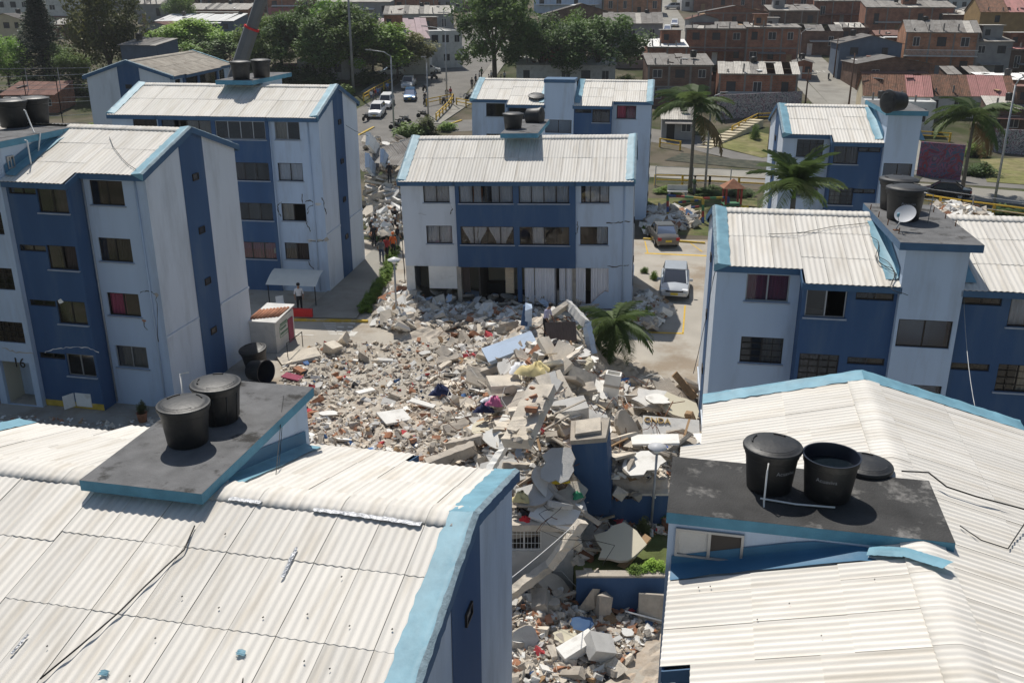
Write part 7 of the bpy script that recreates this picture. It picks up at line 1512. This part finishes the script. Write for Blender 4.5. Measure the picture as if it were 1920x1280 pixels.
# ---------------------------------------------------------------- people: one continuous skinned body, hair and helmet on top
mat('skin', (.30, .17, .11), .6, .08); mat('hair', (.015, .012, .01), .7, .1); mat('cl_black', (.02, .02, .024), .9, .2, 6); mat('cl_grey', (.16, .17, .18), .9, .15, 6); mat('cl_jeans', (.05, .07, .13), .9, .2, 6); mat('cl_white', (.62, .62, .63), .9, .1, 6); mat('cl_orange', (.62, .13, .03), .8, .15, 6); mat('cl_red', (.40, .05, .05), .9, .15, 6); mat('cl_green', (.08, .13, .06), .9, .2, 6); mat('cl_blue', (.12, .22, .42), .9, .15, 6); mat('cl_lilac', (.50, .48, .62), .9, .1, 6); mat('helmet_white', (.75, .75, .74), .4, .05); mat('helmet_orange', (.75, .18, .02), .4, .05); mat('helmet_yellow', (.75, .62, .05), .4, .05)
def body_mesh(pose):
    J = {'pel': (0, 0, .95), 'wst': (0, .01, 1.10), 'che': (0, .02, 1.32), 'nec': (0, .0, 1.50), 'hd0': (0, -.015, 1.58), 'hd1': (0, -.02, 1.70)}
    st = {0: .0, 1: .16, 2: -.05}[pose]; bend = {0: 0, 1: .05, 2: .32}[pose]
    for k in ('wst', 'che', 'nec', 'hd0', 'hd1'): x, y, z = J[k]; h = z - .95; J[k] = (x, y - bend * h * 1.1, .95 + h * (1 - .18 * bend))
    rad = {'pel': (.15, .115), 'wst': (.135, .10), 'che': (.17, .115), 'nec': (.055, .055), 'hd0': (.075, .085), 'hd1': (.07, .08)}; E_ = [('pel', 'wst'), ('wst', 'che'), ('che', 'nec'), ('nec', 'hd0'), ('hd0', 'hd1')]
    for s, n_ in ((-1, 'L'), (1, 'R')):
        a = {0: .05, 1: .25 * s, 2: -.25}[pose]; cx, cy, cz = J['che']
        J['sh' + n_] = (s * .18, cy, cz + .08); J['el' + n_] = (s * .25, cy + .04 + (-.1 if pose == 2 else 0), cz - .22); J['wr' + n_] = (s * .22, cy - .10 - abs(a) * .5, cz - .44); J['ha' + n_] = (s * .21, cy - .14 - abs(a) * .55, cz - .53)
        J['hp' + n_] = (s * .09, 0, .88); J['kn' + n_] = (s * .10, -.03 - st * s * .6, .48); J['an' + n_] = (s * .11, .03 - st * s, .09); J['to' + n_] = (s * .125, -.13 - st * s, .05)
        rad.update({'sh' + n_: (.07, .07), 'el' + n_: (.046, .046), 'wr' + n_: (.032, .032), 'ha' + n_: (.034, .028), 'hp' + n_: (.098, .1), 'kn' + n_: (.062, .065), 'an' + n_: (.045, .05), 'to' + n_: (.042, .032)})
        E_ += [('che', 'sh' + n_), ('sh' + n_, 'el' + n_), ('el' + n_, 'wr' + n_), ('wr' + n_, 'ha' + n_), ('pel', 'hp' + n_), ('hp' + n_, 'kn' + n_), ('kn' + n_, 'an' + n_), ('an' + n_, 'to' + n_)]
    ks = list(J); me = bpy.data.meshes.new('body'); me.from_pydata([J[k] for k in ks], [(ks.index(a), ks.index(c)) for a, c in E_], []); o = bpy.data.objects.new('tmp', me); COL.objects.link(o); md = o.modifiers.new('s', 'SKIN'); md.use_smooth_shade = True
    for k, v in zip(ks, me.skin_vertices[0].data): v.radius = rad[k]; v.use_root = k == 'pel'
    sb = o.modifiers.new('d', 'SUBSURF'); sb.levels = 1; sb.render_levels = 1; bpy.context.view_layer.update(); r = bpy.data.meshes.new_from_object(o.evaluated_get(bpy.context.evaluated_depsgraph_get())); bpy.data.objects.remove(o); return r, J
BODY = {}
def person(label, px, py, pose, top, bot, rz, head='hair', shorts=False, z=None, h=1.7):
    if pose not in BODY: BODY[pose] = body_mesh(pose)
    src, J = BODY[pose]; me = src.copy(); me.materials.clear()
    for m in ('skin', top, bot, 'cl_black'): me.materials.append(MATS[m])
    nz = J['nec'][2]; wz = J['wst'][2]
    for p in me.polygons:
        c = p.center; arm = abs(c.x) > .17 and c.z > .7
        p.material_index = 0 if c.z > nz - .01 else (0 if arm and c.z < J['elL'][2] + .02 else (1 if (c.z > wz - .12 or arm) else ((0 if shorts and c.z < .5 else 2) if c.z > .09 else 3)))
    g = ground_at(px, py) if z is None else at_z(px, py, z); o = obj('person', me, None, g + Vector((0, 0, .02)), (0, 0, rz), (h / 1.75,) * 3); tag(o, label, 'person')
    hd = J['hd1']; k = MB().lathe([(.098, -.05), (.108, .02), (.09, .075), (.05, .10), (0, .108)], 14, c=(hd[0], hd[1] + .012, hd[2])).build('hair' if head == 'hair' else 'helmet', head, o, True); return o
PE = [('person in grey shirt and dark trousers standing at the gap', 716, 493, 0, 'cl_grey', 'cl_jeans', 3.1, 'hair', 0), ('person in shorts with a brown top standing at the gap', 726, 489, 1, 'cl_red', 'cl_black', 2.8, 'hair', 1), ('rescuer in an orange shirt and helmet seen from behind', 738, 482, 0, 'cl_orange', 'cl_black', 3.2, 'helmet_orange', 0), ('person in black leaning on the block wall at the gap', 747, 466, 0, 'cl_black', 'cl_grey', 2.2, 'hair', 0), ('rescuer with white helmet at the left of the gap', 702, 464, 0, 'cl_black', 'cl_black', 3.0, 'helmet_white', 0), ('rescuer with white helmet second from the left in the gap', 710, 456, 0, 'cl_black', 'cl_green', 3.4, 'helmet_white', 0), ('rescuer with white helmet in the middle of the gap', 722, 452, 1, 'cl_grey', 'cl_black', 3.0, 'helmet_white', 0), ('rescuer with white helmet behind the orange shirt', 735, 455, 0, 'cl_black', 'cl_black', 2.7, 'helmet_white', 0), ('person in navy shirt and grey trousers standing high in the gap', 742, 430, 0, 'cl_black', 'cl_grey', 3.3, 'hair', 0), ('rescuer with white helmet up on the far rubble', 731, 345, 0, 'cl_black', 'cl_black', 3.0, 'helmet_white', 0),
      ('guard in a white shirt standing under the canopy', 563, 586, 0, 'cl_white', 'cl_black', .2, 'hair', 0), ('person in lilac shirt bending inside the rubble by the brown panel', 1022, 634, 2, 'cl_lilac', 'cl_black', 1.0, 'hair', 0), ('person in khaki standing by the tall palm', 1301, 366, 0, 'cl_green', 'cl_grey', 2.0, 'hair', 0), ('person in a blue shirt at the street trees', 727, 176, 0, 'cl_blue', 'cl_jeans', .4, 'hair', 0), ('person in red at the yellow ramp railing', 845, 186, 0, 'cl_red', 'cl_jeans', .6, 'hair', 0), ('person in black beside the one in red at the ramp', 838, 188, 0, 'cl_black', 'cl_jeans', .2, 'hair', 0), ('rider in black with white helmet in the street', 797, 196, 0, 'cl_black', 'cl_black', .2, 'helmet_white', 0)]
for k in range(5): PE.append((['person in white', 'person in black', 'person in red', 'person in blue', 'person in grey'][k] + ' waiting at the left yellow railing', 697 + k * 4, 192 - k * 2, 0, ['cl_white', 'cl_black', 'cl_red', 'cl_blue', 'cl_grey'][k], 'cl_jeans', k * 1.1, 'hair', 0))
for k in range(11): PE.append(('onlooker standing in the crowd under the dark street tree', 885 + k * 6 + (k % 3), 168 - (k % 4) * 7, k % 2, ['cl_black', 'cl_grey', 'cl_white', 'cl_green'][k % 4], 'cl_black', k * .9, 'hair', 0))
for k in range(9): PE.append(('rescuer in dark clothes in the crowd beyond the gap', 699 + k * 5.4, 452 - (k * 7) % 17, k % 2, ['cl_black', 'cl_grey', 'cl_black', 'cl_green'][k % 4], 'cl_black', 2.4 + k * .3, ['helmet_white', 'hair', 'helmet_white'][k % 3], 0))
for a in PE:
    up = {742: .3, 731: 3.2, 1022: 2.35}.get(a[1])
    o = person(a[0], a[1], a[2], a[3], a[4], a[5], a[6], a[7], bool(a[8]), up)
    if a[0].startswith('rescuer in dark clothes'): o['group'] = 'rescuers beyond the gap'
    if a[0].startswith('onlooker'): o['group'] = 'onlookers under the street tree'
# ---------------------------------------------------------------- the air over the site
hz = bpy.data.materials.new('haze'); hz.use_nodes = True; n_ = hz.node_tree.nodes; n_.clear()
ho = n_.new('ShaderNodeOutputMaterial'); hv = n_.new('ShaderNodeVolumePrincipled'); hv.inputs['Color'].default_value = (.90, .94, 1.0, 1); hv.inputs['Density'].default_value = .0002; hv.inputs['Anisotropy'].default_value = .3
hz.node_tree.links.new(hv.outputs[0], ho.inputs['Volume']); MATS['haze'] = hz
tag(MB().box(-470, 470, -60, 1010, LOW - 1.2, 120).build('haze', 'haze'), kind='stuff', label='thin pale haze in the air over the whole neighbourhood', cat='haze')
